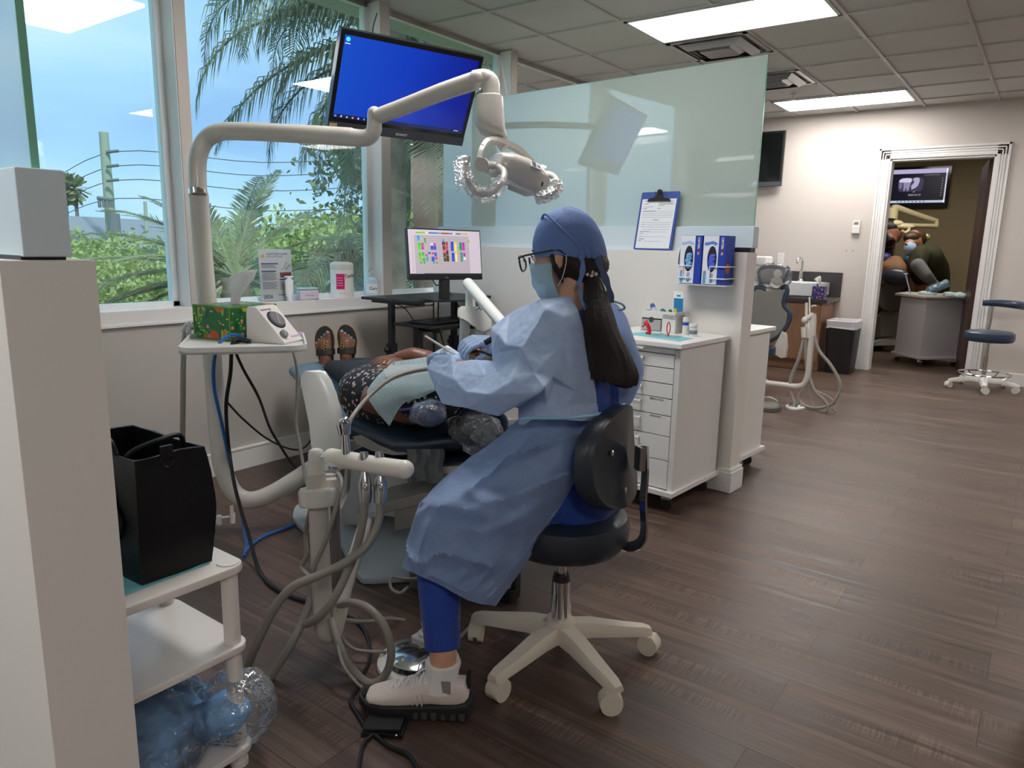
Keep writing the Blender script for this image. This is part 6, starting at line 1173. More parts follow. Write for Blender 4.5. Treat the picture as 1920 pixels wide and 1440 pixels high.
# corner points by height: right face (towards the aisle), left face
A0, A1 = Vector((-1.405, .655, .503)), Vector((-1.405, .805, .503)); T0, T1 = PX(252, 866, -1.395), PX(380, 838, -1.40)
bk = Vector((-.30, .0, 0)); bm = BM(); n_ = 9
def bagring(k):
    z = k/8; p0 = A0.lerp(T0, z); p1 = A1.lerp(T1, z); bulge = .016*sin(pi*z); w = []
    q = [p0, p0.lerp(p1, .5)+Vector((.012*sin(pi*z)-.012*z, 0, 0)), p1+Vector((0, .004+bulge, 0)), p1+bk*.33+Vector((0, bulge, 0)), p1+bk*.66+Vector((0, bulge, 0)), p1+bk, p0.lerp(p1, .5)+bk, p0+bk, p0+bk*.66+Vector((0, -bulge*.7-.0, 0)), p0+bk*.33+Vector((0, -bulge, 0))]
    return q
rs = [bagring(k) for k in range(9)]
inner = [[p+(sum(r_, Vector())/len(r_)-p)*.06 for p in r_] for r_ in (rs[8], rs[4])]; inner[1] = [Vector((p.x, p.y, .56)) for p in inner[1]]
loft(bm, rs+inner); me = bpy.data.meshes.new('b'); bmesh.ops.subdivide_edges(bm, edges=bm.edges[:], cuts=2, use_grid_fill=True, smooth=.3); bm.to_mesh(me); bm.free(); displace(me, lambda p, n: .004*noise.noise(p*14)+.0015*noise.noise(p*50)); obm('bag_body', me, LEA, t, 30)
bm = BM(); mt = T0.lerp(T1, .5); tube(bm, [T0+bk*.25, T0+bk*.3+Vector((0, -.005, .03)), T0+bk*.5+Vector((0, -.01, .035)), T0+bk*.75+Vector((0, -.01, .01)), T0+bk*.75+Vector((0, -.012, -.06))], .006, 10); obj('handle', bm, LEA, t)
bm = BM(); tube(bm, [T0+Vector((-.06, .02, -.05)), T0+Vector((-.05, .01, .0)), mt+Vector((-.04, .0, .022)), T1+Vector((-.05, -.02, .020)), T1+Vector((-.06, -.01, -.03))], .0055, 10); obj('handle', bm, LEA, t)
bm = BM(); tube(bm, [T0+Vector((-.12, -.008, -.04)), T0+Vector((-.08, -.018, -.09)), T0+Vector((-.05, -.012, -.14)), T0+Vector((-.1, -.02, -.19)), T0+Vector((-.16, -.02, -.2))], .006, 10); obj('strap', bm, LEA, t)
bm = BM(); c = PX(312, 858, -1.388); tube(bm, [c+Vector((.004, .013*cos(a), .013*sin(a)-.006)) for a in [2*pi*i/18 for i in range(19)]], .0022, 8, 1); bx(bm, (c.x-.002, c.y-.013, c.z), (c.x+.006, c.y+.013, c.z+.026), bev=.002); obj('d_ring', bm, mat('dark_metal', (.03, .03, .03), .3, .8), t)
CL = mat('blue_cloth', srgb(96, 160, 208), .8)
t = thing('bagged_linens', (-1.52, .62, .055), 'clear plastic bag stuffed with pale blue disposable gowns on the lowest shelf', 'plastic bag')
bm = BM()
for c, r_ in (((-1.50, .66, .125), (.13, .15, .06)), ((-1.47, .60, .10), (.12, .17, .045)), ((-1.52, .68, .17), (.10, .11, .03)), ((-1.40, .80, .13), (.06, .07, .045)), ((-1.5, .5, .12), (.12, .1, .06))): ball(bm, c, r_)
me = blob(bm, .010, 1); displace(me, lambda p, n: .014*crease(p, 12)+.009*crease(p, 30)-.010); lab(obm('folded_gowns', me, CL, t, 60), 'pale blue folded cloth')
bm = BM()
for c, r_ in (((-1.50, .65, .14), (.145, .17, .085)), ((-1.46, .60, .11), (.135, .19, .055)), ((-1.55, .70, .2), (.07, .06, .05)), ((-1.38, .83, .15), (.075, .085, .07)), ((-1.40, .86, .11), (.06, .07, .07)), ((-1.5, .5, .13), (.13, .12, .07))): ball(bm, c, r_)
me = blob(bm, .010, 1); displace(me, lambda p, n: .014*crease(p, 17, 4)+.006*crease(p, 45, 2)); lab(obm('plastic_bag', me, film_mat('bag_film', white=.07, bscale=22, bump=1.0), t, 60), 'crinkled clear plastic')
# ================================================================ the hygienist on her stool
cfh = Vector((cf.x, cf.y, 0)).normalized(); crh = Vector((cr.x, cr.y, 0)).normalized(); UP = Vector((0, 0, 1))
FA = (-crh*.9+cfh*.43).normalized(); LF = UP.cross(FA).normalized()      # facing, her left
SC = Vector((-1.023, 1.652, 0))
t = thing('operator_stool', SC, 'navy swivel stool with ivory five-star base, the hygienist sits on it', 'stool')
STV = mat('stool_vinyl', srgb(36, 44, 54), .38, bump=.04, bscale=220, coat=.1)
five_star(t, SC, .27, -24, .125, IVORY, IVORY, .062, .030, .020, .045)
bm = BM(); cyl(bm, SC+UP*.10, SC+UP*.255, .0265, n=32); g = obj('column_sleeve', bm, CHROME, t); bm = BM(); cyl(bm, SC+UP*.255, SC+UP*.275, .027, .022, 28); obj('column_collar', bm, BLACKP, t); bm = BM(); cyl(bm, SC+UP*.26, SC+UP*.37, .014, n=24); obj('gas_column', bm, CHROME, t)
bm = BM(); lathe(bm, [(0, .365), (.13, .365), (.165, .372), (.184, .395), (.188, .43), (.178, .46), (.15, .472), (0, .474)], SC+LF*.0, n=48); obj('seat', bm, STV, t)
bc = D(1176, 855, 1.90); bn = (-FA+UP*.12).normalized(); bu = (UP-bn*UP.dot(bn)).normalized(); bl = bu.cross(bn).normalized()
Mbk = frame(bc, bl, bu, bn)
def backpt(x, y, z): r_ = .32; return Mbk @ Vector((x, y, z+.10*(x/.18)**2*-.0-.22*x*x*0))
bm = BM(); oval = [(.185*math.copysign(abs(cos(a))**.85, cos(a)), .132*math.copysign(abs(sin(a))**.85, sin(a))) for a in [2*pi*i/40 for i in range(40)]]
rs = [[Mbk @ Vector((x*k, y*k, z-1.1*(x*k)**2)) for x, y in oval] for k, z in ((.0001, .0), (.9, .0), (.97, .003), (.985, -.006), (1.0, -.012), (1.0, -.040), (.95, -.052), (.0001, -.055))]
loft(bm, rs); obj('backrest', bm, STV, t, 50)
for x, y in ((-.09, .03), (-.03, -.085)):
    bm = BM(); lathe(bm, [(.008, -.003), (.008, .0), (.005, .002), (0, .001)], Mbk @ Vector((x*-1 if 0 else -x*-1, y, .001-1.1*x*x)), bn, 16); obj('screw', bm, STEEL, t)
bm = BM(); M = Mbk @ Matrix.Translation((.0, 0, 0)); e1 = D(1203, 838, 1.90)
pb = [D(1209, 836, 1.885), D(1210, 870, 1.885), D(1209, 900, 1.89), D(1206, 940, 1.90), D(1208, 990, 1.91), D(1204, 1012, 1.93), D(1190, 1024, 1.96), D(1165, 1024, 2.0), D(1120, 1016, 2.04)]
P_ = catmull(pb, 6); rs = []
for i, p in enumerate(P_):
    dd = (P_[min(i+1, len(P_)-1)]-P_[max(i-1, 0)]).normalized(); y_ = (LF*.8+cr*.6); y_ = (y_-dd*y_.dot(dd)).normalized(); x_ = dd.cross(y_); rs.append([p+x_*.003+y_*.015, p-x_*.003+y_*.015, p-x_*.003-y_*.015, p+x_*.003-y_*.015])
loft(bm, rs); br = obj('back_bar', bm, CHROME, t, 50)
bm = BM(); M = frame(D(1203, 858, 1.90), (LF*.8+cr*.6).normalized(), UP, (LF*.8+cr*.6).normalized().cross(UP)); bx(bm, (-.02, -.035, -.012), (.012, .03, .012), M, .003); obj('bracket', bm, STEEL, br)
# ---- body
GOWN = None
def gown_mat():
    m = bpy.data.materials.new('gown_fabric'); m.use_nodes = True; tt = m.node_tree; L = tt.links; b = tt.nodes['Principled BSDF']; o = tt.nodes['Material Output']
    tc = nn(tt, 'ShaderNodeTexCoord'); n = nn(tt, 'ShaderNodeTexNoise'); n.inputs['Scale'].default_value = 26; n.inputs['Detail'].default_value = 6; n.inputs['Roughness'].default_value = .7; L.new(tc.outputs['Object'], n.inputs['Vector'])
    r = nn(tt, 'ShaderNodeValToRGB'); r.color_ramp.elements[0].position = .35; r.color_ramp.elements[1].position = .65; r.color_ramp.elements[0].color = (*srgb(172, 196, 232), 1); r.color_ramp.elements[1].color = (*srgb(190, 211, 241), 1); L.new(n.outputs['Fac'], r.inputs[0]); L.new(r.outputs[0], b.inputs['Base Color']); b.inputs['Roughness'].default_value = .6; b.inputs['Sheen Weight'].default_value = .3
    v = nn(tt, 'ShaderNodeTexVoronoi'); v.feature = 'DISTANCE_TO_EDGE'; v.inputs['Scale'].default_value = 5; mp = nn(tt, 'ShaderNodeMapping'); n2 = nn(tt, 'ShaderNodeTexNoise'); n2.inputs['Scale'].default_value = 4
    ad = nn(tt, 'ShaderNodeMix', data_type='RGBA'); ad.inputs[0].default_value = .25; L.new(tc.outputs['Object'], n2.inputs['Vector']); L.new(tc.outputs['Object'], ad.inputs[6]); L.new(n2.outputs['Color'], ad.inputs[7]); L.new(ad.outputs[2], v.inputs['Vector'])
    mr = nn(tt, 'ShaderNodeMapRange'); mr.inputs[1].default_value = 0; mr.inputs[2].default_value = .25; L.new(v.outputs['Distance'], mr.inputs[0])
    bp = nn(tt, 'ShaderNodeBump'); bp.inputs['Strength'].default_value = .35; bp.inputs['Distance'].default_value = .012; L.new(mr.outputs[0], bp.inputs['Height']); L.new(bp.outputs[0], b.inputs['Normal'])
    tl = nn(tt, 'ShaderNodeBsdfTranslucent'); tl.inputs[0].default_value = (*srgb(160, 195, 235), 1); mx = nn(tt, 'ShaderNodeMixShader'); mx.inputs[0].default_value = .22; L.new(b.outputs[0], mx.inputs[1]); L.new(tl.outputs[0], mx.inputs[2]); L.new(mx.outputs[0], o.inputs[0]); return m
GOWN = gown_mat()
SCRUB = mat('royal_scrubs', srgb(24, 62, 150), .75, bump=.15, bscale=90, sheen=.2)
SKIN = mat('skin_light', srgb(205, 158, 130), .5, sss=.12)
HAIR = mat('dark_hair', srgb(34, 22, 19), .36, bump=.8, bscale=40, stretch=(14, 14, 1.2), var=.35, vscale=30)
GLV = mat('glove_lilac', srgb(176, 200, 238), .4, bump=.3, bscale=60)
HT = thing('person', SC, 'seated woman in a pale blue gown and cap with a long dark ponytail', 'person')
pel, wst, chs, nkb, hdc = D(1078, 905, 2.07), D(1085, 790, 2.05), D(1082, 665, 2.02), D(1066, 585, 2.0), D(1062, 476, 2.0)
shL, shR = D(1026, 625, 1.93), D(1118, 606, 2.16)
elL, wrL = D(1000, 730, 1.92), D(856, 688, 2.17)
elR, wrR = D(972, 632, 2.36), D(932, 642, 2.47)
# skin: head, neck, ankles, forearms in one body mesh
FH = (FA*.96-UP*.22).normalized(); LH = LF; UH = FH.cross(LH).normalized(); UH = UH if UH.z > 0 else -UH
Rh = Matrix(((FH.x, LH.x, UH.x), (FH.y, LH.y, UH.y), (FH.z, LH.z, UH.z)))
def H(f, l, u): return hdc+FH*f+LH*l+UH*u
bm = BM()
ball(bm, H(-.012, 0, .018), (.094, .074, .096), Rh); ball(bm, H(.035, 0, -.035), (.055, .056, .07), Rh); ball(bm, H(.05, 0, -.085), (.03, .035, .025), Rh)
limb(bm, [(H(.088, 0, -.005), .010), (H(.102, 0, -.03), .012), (H(.090, 0, -.04), .012)]); ball(bm, H(.075, 0, -.062), (.018, .024, .010), Rh)
for s in (-1, 1):
    ball(bm, H(.066, s*.030, .008), (.02, .018, .012), Rh); ball(bm, H(-.004, s*.076, -.012), (.017, .007, .030), Rh); ball(bm, H(.045, s*.045, -.03), (.03, .02, .03), Rh)
limb(bm, [(H(-.02, 0, -.06), .052), (nkb, .056), (nkb-UP*.05, .075)])
ankL, heelL = D(831, 1238, 1.85), D(850, 1290, 1.85)
limb(bm, [(pel+LF*.08, .06), (D(828, 985, 1.91), .035), (D(828, 1140, 1.87), .028), (ankL+UP*.02, .036), (Vector((ankL.x, ankL.y, .08)), .03)])
kR, aR = D(920, 900, 2.45), D(955, 1085, 2.50)
limb(bm, [(pel-LF*.08, .06), (kR, .035), (aR+UP*.12, .03), (aR+UP*.02, .033), (Vector((aR.x, aR.y, .09)), .03)])
limb(bm, [(pel, .07), (wst, .07), (chs, .08), (nkb-UP*.05, .06)]); limb(bm, [(chs+LF*.05, .06), (shL, .04), (elL, .032), (wrL, .021)]); limb(bm, [(chs-LF*.05, .06), (shR, .04), (elR, .032), (wrR, .026)])
me = blob(bm, .006, 4); body = obm('body', me, SKIN, HT, 60)
eye = mat('eye_white', srgb(230, 228, 225), .2)
for s in (-1, 1):
    bm = BM(); ball(bm, H(.076, s*.030, .004), .0115); e_o = obj('eye', bm, eye, HT); bm = BM(); ball(bm, H(.0845, s*.030, .003), .0055); obj('iris', bm, INK, e_o)
    bm = BM(); tube(bm, [H(.083, s*.014, .022), H(.086, s*.03, .027), H(.074, s*.048, .022)], .003, 6); obj('eyebrow', bm, HAIR, HT)
# scrubs
bm = BM()
def trunk(bm, secs):
    rs = [ring(c, FA, LF, a, b, 28, 2.3) for c, a, b in secs]; loft(bm, rs)
trunk(bm, [(pel-UP*.095, .08, .11), (pel-UP*.08, .125, .165), (pel, .135, .18), (pel+UP*.08, .12, .16), (wst, .11, .15), (chs-UP*.08, .112, .145), (chs+UP*.04, .108, .148), (nkb-UP*.045, .08, .10), (nkb-UP*.01, .062, .066), (nkb+UP*.012, .058, .060)])
limb(bm, [(shL+cf*.05, .045), (shL.lerp(elL, .6)+cf*.03, .045)]); limb(bm, [(shR, .06), (shR.lerp(elR, .6), .062)])
me = blob(bm, .009, 3); displace(me, lambda p, n: .004*crease(p, 12)); obm('scrub_top', me, SCRUB, HT, 60)
bm = BM(); kL = D(826, 985, 1.905)
limb(bm, [(pel+LF*.085+UP*.005, .095), (pel.lerp(kL, .55)+LF*.03, .088), (kL, .068), (D(822, 1080, 1.88), .056), (D(826, 1150, 1.865), .050), (D(829, 1200, 1.855), .042)])
limb(bm, [(pel-LF*.085+UP*.005, .095), (kR, .068), (D(945, 1000, 2.48), .055), (aR+UP*.04, .045)])
ball(bm, pel, (.14, .17, .10), Matrix(((FA.x, LF.x, 0), (FA.y, LF.y, 0), (0, 0, 1))))
me = blob(bm, .008, 3); displace(me, lambda p, n: .004*crease(p, 16) if p.z > .17 else .0015*sin(60*math.atan2((p-ankL).y, (p-ankL).x))); me_p = obm('scrub_trousers', me, SCRUB, HT, 60)
bm = BM(); q0, q1 = D(828, 1176, 1.86), D(830, 1216, 1.853); x_, y_, d_ = orient(q1-q0); rs = []
for k, (u, r_) in enumerate(((0, .046), (.05, .0475), (.5, .046), (.97, .0455), (1, .043), (1, .038))): rs.append([q0.lerp(q1, u)+(x_*cos(a)+y_*sin(a))*(r_+.0008*sin(a*26)) for a in [2*pi*i/104 for i in range(104)]])
loft(bm, rs, cap=False); obj('trouser_cuff', bm, SCRUB, HT)
# gown
bm = BM()
trunk(bm, [(wst-UP*.05, .13, .165), (wst, .125, .16), (chs-UP*.09, .13, .17), (chs, .13, .175), (chs+UP*.06, .12, .165), (nkb-UP*.03, .08, .11), (nkb+UP*.0, .062, .075)])
limb(bm, [(chs+LF*.04+UP*.02, .085), (shL-FA*.0+cf*.03, .062), (shL.lerp(elL, .55)+cf*.03, .062), (elL+FA*.02+cf*.03, .055)])
limb(bm, [(elL+cf*.03, .055), (elL.lerp(wrL, .5)+cf*.02-UP*.01, .055), (elL.lerp(wrL, .8)-UP*.01, .042)])
limb(bm, [(shR, .075), (shR.lerp(elR, .5)-UP*.02, .07), (elR-FA*.02, .065), (wrR-FA*.03, .045)])
me = blob(bm, .0085, 2); displace(me, lambda p, n: .006*crease(p, 9, 2))
b2 = bmesh.new(); b2.from_mesh(me); kill = []
for v in b2.verts:
    w_ = v.co-wst; f_ = w_.dot(FA); l_ = w_.dot(LF)
    if (f_ < -.01 and v.co.z < nkb.z+.05) or v.co.z > nkb.z+.015 and (v.co-nkb).length < .12 or (v.co.z < wst.z-.04 and f_ < .14 and l_ < .3): kill.append(v)
bmesh.ops.delete(b2, geom=kill, context='VERTS'); b2.to_mesh(me); b2.free()
gw = obm('gown', me, GOWN, HT, 40)
# draped gown cloth over the near shoulder, sleeve and back, folded in facets
GV = dict(a=(1010, 88, 1.99), b=(1240, 66, 1.945), c=(860, 150, 2.02), d=(780, 190, 2.05), e=(640, 295, 2.08), f=(1050, 150, 1.885), g=(1300, 175, 1.92), h=(1335, 300, 1.925), i=(1390, 520, 1.93), j=(1415, 700, 1.93), k=(1440, 860, 1.94), l=(1462, 1010, 1.96),
 m=(880, 450, 1.86), n=(690, 345, 1.97), o=(655, 490, 2.04), p=(650, 560, 2.05), q=(600, 602, 2.04), r=(545, 545, 2.07), s=(440, 548, 2.09), t=(385, 580, 2.09), u=(345, 490, 2.12), v=(210, 515, 2.17), w=(160, 600, 2.17), x=(272, 745, 2.09), y=(272, 865, 2.09),
 z=(450, 778, 2.0), A=(545, 748, 1.975), B=(700, 650, 1.925), C=(860, 520, 1.875), E=(1000, 782, 1.80), D=(1045, 745, 1.795), F=(830, 880, 1.86), G=(700, 960, 1.93), H=(470, 905, 2.01), I=(640, 800, 1.885), J=(965, 640, 1.825), K=(1200, 215, 1.875), L=(1100, 660, 1.84), M=(1235, 600, 1.865), N=(1335, 572, 1.905), O=(1285, 770, 1.885), P=(1110, 712, 1.87), Q=(975, 800, 1.90), R=(968, 985, 1.875), S=(1150, 990, 1.845), T=(1330, 1000, 1.89), U=(850, 890, 1.98), V=(850, 1060, 1.97), W=(360, 680, 2.045), X=(800, 700, 1.85), Y=(760, 430, 1.92), Z=(960, 250, 1.90), aa=(1180, 420, 1.85), bb=(1290, 430, 1.90), cc=(1060, 870, 1.865), dd=(1200, 880, 1.875), ee=(480, 640, 2.035), ff=(600, 660, 1.985))
GF = 'a c Z|a Z f|a f b|c d Y|c Y Z|d n Y|d e n|e o n|n o Y|o C m|o m Y|Y m Z|Z m f|o p C|p B C|p q B|q ff B|q r ff|r ee ff|r s ee|s t ee|t W ee|t u W|u v w|u w W|w x W|w y x|W x z|W z ee|ee z A|ee A ff|ff A B|x y H|x H z|z H I|z I A|A I B|H G I|G F I|B I X|B X C|X I E|I F E|C X J|X E J|C J m|J E D|f m aa|f aa K|f K b|b K g|K bb h|K h g|K aa bb|m J aa|J D L|J L aa|aa L M|aa M bb|bb M N|bb N h|h N i|N j i|N O j|M O N|L O M|L P O|D P L|P D cc|P cc O|D E Q|D Q cc|Q R cc|cc R S|cc S dd|cc dd O|dd S T|dd T k|dd k O|O k j|k T l|F E Q|F Q U|U Q R|U R V'
bm = BM(); VV = {k: bm.verts.new(D(760+x/4, 540+y/4, d-.05)) for k, (x, y, d) in GV.items()}
for fc in GF.split('|'):
    try: bm.faces.new([VV[k] for k in fc.split()])
    except ValueError: pass
rim = ['b', 'a', 'c', 'd', 'e', 'o', 'p', 'q', 'r', 's', 't', 'u', 'v', 'w', 'y', 'H', 'G', 'F', 'U', 'V']; bk = []
for k in rim:
    x, y, d = GV[k]; cx_, cy2 = (1000, 500) if k in 'bacdeop' else ((500, 700) if k not in 'UV' else (1000, 950)); bk.append(bm.verts.new(D(760+(x+(cx_-x)*.10)/4, 540+(y+(cy2-y)*.12)/4, d+.06)))
for i in range(len(rim)-1): bm.faces.new((VV[rim[i]], VV[rim[i+1]], bk[i+1], bk[i]))
bmesh.ops.recalc_face_normals(bm, faces=bm.faces[:])
me = bpy.data.meshes.new('g'); bm.to_mesh(me); bm.free(); o = bpy.data.objects.new('g', me); COL.objects.link(o)
md = o.modifiers.new('s', 'SUBSURF'); md.subdivision_type = 'SIMPLE'; md.levels = 4; md.render_levels = 4
md = o.modifiers.new('m', 'SMOOTH'); md.factor = .5; md.iterations = 5
me = evalmesh(o)
displace(me, lambda p, n: .0035*noise.noise(p*9)+.0022*crease(p, 19, 4)+.0008*noise.noise(p*60))
obm('gown_drape', me, GOWN, HT, 60)
# gown skirt over the thighs, open at the back
rows = [
 [(1134, 752, 2.03), (1118, 756, 1.92), (1070, 775, 1.85), (1015, 785, 1.86), (985, 783, 1.93), (975, 785, 2.05), (985, 800, 2.2), (1040, 800, 2.32)],
 [(1122, 820, 1.98), (1095, 830, 1.88), (1040, 835, 1.82), (985, 830, 1.83), (948, 822, 1.92), (930, 824, 2.06), (930, 840, 2.28), (975, 860, 2.40)],
 [(1100, 880, 1.96), (1060, 895, 1.86), (995, 895, 1.80), (930, 880, 1.82), (893, 866, 1.93), (873, 866, 2.08), (885, 880, 2.35), (925, 900, 2.46)],
 [(1064, 938, 1.94), (1020, 960, 1.84), (950, 960, 1.79), (880, 935, 1.80), (838, 910, 1.90), (820, 912, 2.04), (835, 930, 2.35), (890, 945, 2.48)],
 [(1024, 995, 1.92), (975, 1015, 1.83), (905, 1015, 1.78), (835, 985, 1.80), (796, 958, 1.87), (786, 956, 1.96), (800, 980, 2.2), (850, 1000, 2.3)],
 [(985, 1058, 1.90), (935, 1075, 1.82), (870, 1068, 1.79), (810, 1035, 1.80), (775, 1012, 1.85), (768, 1006, 1.92), (785, 1020, 2.1), (830, 1040, 2.2)],
 [(930, 1135, 1.88), (890, 1128, 1.82), (840, 1104, 1.80), (795, 1082, 1.81), (762, 1068, 1.84), (758, 1060, 1.90), (775, 1065, 2.05), (815, 1075, 2.15)],
]
def upsample(rows, k, l):
    R1 = [catmull([D(*p) for p in r_], k) for r_ in rows]; out = []
    for j in range(len(R1[0])): out.append(catmull([r_[j] for r_ in R1], l))
    return [[out[j][i] for j in range(len(out))] for i in range(len(out[0]))]
G = upsample(rows, 9, 9); cen = pel
for i, r_ in enumerate(G):
    for j, p in enumerate(r_):
        u, v = i/(len(G)-1), j/(len(r_)-1)
        rg1 = max(0, 1-abs(noise.noise(Vector((u*1.6+v*3.2, v*4-u*2, 7))))*3.2)**2; rg2 = max(0, 1-abs(noise.noise(Vector((u*3.5-v*2.2, v*3+u*2.5, 21))))*3.5)**2; dl = .012*noise.noise(Vector((u*4.0, v*3.2, 1.5)))+.028*rg1*min(1, u*3+.2)+.024*rg2+.003*crease(p, 11, 3)
        G[i][j] = p-cf*dl+cu*.25*dl
bm = BM(); sheet(bm, G, .0022); obj('gown_skirt', bm, GOWN, HT, 50)
# right back flap of the gown
bm = BM(); fl_ = [[(1138, 560, 2.06), (1160, 575, 2.05), (1176, 598, 2.06), (1180, 615, 2.14)], [(1150, 630, 1.99), (1178, 640, 2.0), (1196, 655, 2.04), (1190, 665, 2.16)], [(1158, 700, 1.97), (1186, 700, 1.985), (1207, 694, 2.02), (1195, 705, 2.16)], [(1160, 750, 1.97), (1178, 756, 1.98), (1192, 740, 2.02), (1185, 745, 2.15)], [(1158, 785, 1.99), (1166, 783, 2.0), (1170, 775, 2.03), (1168, 775, 2.12)]]
G = upsample(fl_, 6, 6)
for i, r_ in enumerate(G):
    for j, p in enumerate(r_): G[i][j] = p-cf*.006*crease(p, 16, 1)
sheet(bm, G, .002); obj('gown_flap', bm, GOWN, HT, 50)
bm = BM(); tube(bm, DD([(978, 786, 1.80), (1000, 784, 1.785), (1060, 784, 1.775), (1098, 781, 1.79), (1125, 776, 1.85), (1150, 768, 1.90), (1172, 758, 1.94)]), .0042, 8, flat=1.0); lab(obj('waist_tie', bm, mat('tie_aqua', srgb(140, 190, 220), .7), HT), 'pale aqua waist tie')
bm = BM(); tube(bm, DD([(1138, 562, 1.96), (1150, 565, 1.93), (1166, 570, 1.92), (1171, 578, 1.93), (1160, 582, 1.94)]), .0028, 8); lab(obj('neck_tie', bm, MATS['tie_aqua'], HT), 'pale aqua neck tie loop')
# cap, mask, glasses, hair
CAPB = mat('denim_blue_cap', srgb(98, 124, 182), .75, bump=.3, bscale=40)
bm = BM(); rs = []; n_ = 72
for k in range(19):
    th = (k/18)*R(101)+.0001; row = []
    for i in range(n_):
        a = 2*pi*i/n_; ca, sa = cos(a), sin(a); bk_ = max(0, -ca)
        rf_, rl, ru = .104+.006*bk_, .086+.004*bk_, .112; st = sin(th)
        pleat = .0042*sin(a*34)*max(0, (k-12)/6)*(1 if ca < .25 else .1)
        dz = .012*max(0, ca)**2*(k/18)-.034*bk_*(k/18)**3
        row.append(H(-.012+(rf_*st+pleat)*ca+.012*bk_*st, (rl*st+pleat)*sa, .012+ru*cos(th)*(1 if th < pi/2 else .7)+dz+.003*noise.noise(Vector((ca*3, sa*3, k*.3)))))
    rs.append(row)
rs.append([p.lerp(H(-.012, 0, p.dot(UH)-hdc.dot(UH)), .03) for p in rs[-1]])
loft(bm, rs, cap=True); cp_ = obj('surgical_cap', bm, CAPB, HT, 60)
bm = BM(); bmb = []
for k in range(25): u = k/24; th = R(-62+u*150); bmb.append(H(.055*cos(th)*0+.066-.12*u+.004, .0+.070*(1-.10*u)*1, 0)*0+H(-.012+.0*u+.107*cos(R(35+105*u))*1.0, .09*sin(R(60+30*u))*(.35+.65*sin(pi*min(1, u+.12))), .012+.118*sin(R(80-75*u)))) 
bm.free()
bm = BM(); tube(bm, [H(.050, .012, .108), H(.02, .05, .112), H(-.015, .075, .078), H(-.05, .080, .035), H(-.07, .074, .0)], .0034, 8, flat=1); lab(obj('cap_seam', bm, CAPB, cp_), 'gathered seam')
def ribbon(pts, w_, m, name, par, side=None):
    bm = BM(); P_ = catmull(DD(pts), 6); rs = []
    for i, p in enumerate(P_):
        dd = (P_[min(i+1, len(P_)-1)]-P_[max(i-1, 0)]).normalized(); y_ = dd.cross(cf).normalized(); x_ = dd.cross(y_); ww = w_*(1+.2*sin(i*.7)); rs.append([p+y_*ww+x_*.0012, p-y_*ww+x_*.0012, p-y_*ww-x_*.0012, p+y_*ww-x_*.0012])
    loft(bm, rs); return obj(name, bm, m, par, 60)
ribbon([(1085, 474, 1.915), (1092, 490, 1.905), (1092, 510, 1.90), (1087, 528, 1.90), (1084, 536, 1.90)], .0065, CAPB, 'cap_tie', cp_)
ribbon([(1118, 478, 1.93), (1126, 500, 1.92), (1136, 525, 1.915), (1143, 548, 1.915), (1146, 568, 1.92)], .0085, mat('cap_tie_dark', srgb(72, 90, 125), .8), 'cap_tie', cp_)
ribbon([(1088, 540, 1.90), (1090, 560, 1.885), (1098, 580, 1.88)], .004, CAPB, 'cap_tie', cp_)
MASK = mat('mask_blue', srgb(206, 236, 252), .75, bump=.4, bscale=25)
bm = BM(); g = []
for i in range(13):
    v = i/12; row = []
    for j in range(17):
        a = R(-82+164*j/16); st = .074+.016*sin(pi*v)+.006*(1-v); fz = -.022-.088*v
        row.append(H(-.006+(.118-.010*abs(v-.35)-.03*max(0, v-.6))*cos(a)**.8+.0018*sin(v*16)*cos(a), st*.92*sin(a), fz+.020*(1-abs(sin(a)))*(1 if v < .2 else 0)-.006*(abs(sin(a)))*(v-.5)))
    g.append(row)
sheet(bm, g, .0012); mk = obj('face_mask', bm, MASK, HT, 60)
for s in (-1, 1):
    bm = BM(); tube(bm, [H(.018, s*.070, -.025), H(.0, s*.078, .0), H(-.022, s*.084, .012), H(-.03, s*.082, -.015), H(-.01, s*.078, -.06), H(.015, s*.066, -.085)], .0014, 6); obj('ear_loop', bm, WHITE, mk)
GFR = mat('glasses_black', (.01, .01, .012), .25, coat=.4)
t_g = None
bm = BM()
for s in (-1, 1):
    lo = [H(.125+.0*cos(a)-.008*abs(cos(a))*(1 if s*cos(a) > 0 else .2), s*(.034+.027*cos(a)), -.002+.022*sin(a)) for a in [2*pi*i/28 for i in range(29)]]; tube(bm, lo, 0.0028, 6, 1)
    tube(bm, [H(.118, s*.062, .012), H(.09, s*.074, .014), H(.04, s*.080, .012), H(-.01, s*.084, .008), H(-.03, s*.083, -.008)], 0.0028, 6)
tube(bm, [H(.127, -.008, .004), H(.13, 0, .008), H(.127, .008, .004)], .0018, 6); gl_ = obj('glasses', bm, GFR, HT)
for s in (-1, 1):
    bm = BM(); prism(bm, [(.026*cos(a), .021*sin(a)) for a in [2*pi*i/24 for i in range(24)]], -.0005, .0005, frame(H(.122, s*.034, -.002), LH, UH, FH)); obj('lens', bm, clear_mat('lens_clear', (.97, .98, .98), 1.45, 0, .25), gl_)
bm = BM()
ball(bm, H(-.026, 0, -.02), (.080, .080, .066), Rh); ball(bm, H(-.045, 0, -.05), (.058, .070, .050), Rh); ball(bm, H(-.07, 0, -.045), (.045, .05, .045), Rh)
limb(bm, [(H(.01, .070, .0), .014), (H(.006, .070, -.04), .011), (H(.0, .066, -.075), .006)]); limb(bm, [(H(.01, -.070, .0), .014), (H(.006, -.070, -.04), .011)])
gt = D(1108, 517, 1.955); limb(bm, [(H(-.07, .008, -.045), .036), (gt, .024)])
me = blob(bm, .0055, 3); displace(me, lambda p, n: .0016*noise.noise(Vector((p.x*30, p.y*30, p.z*160)))); obm('hair', me, HAIR, HT, 60)
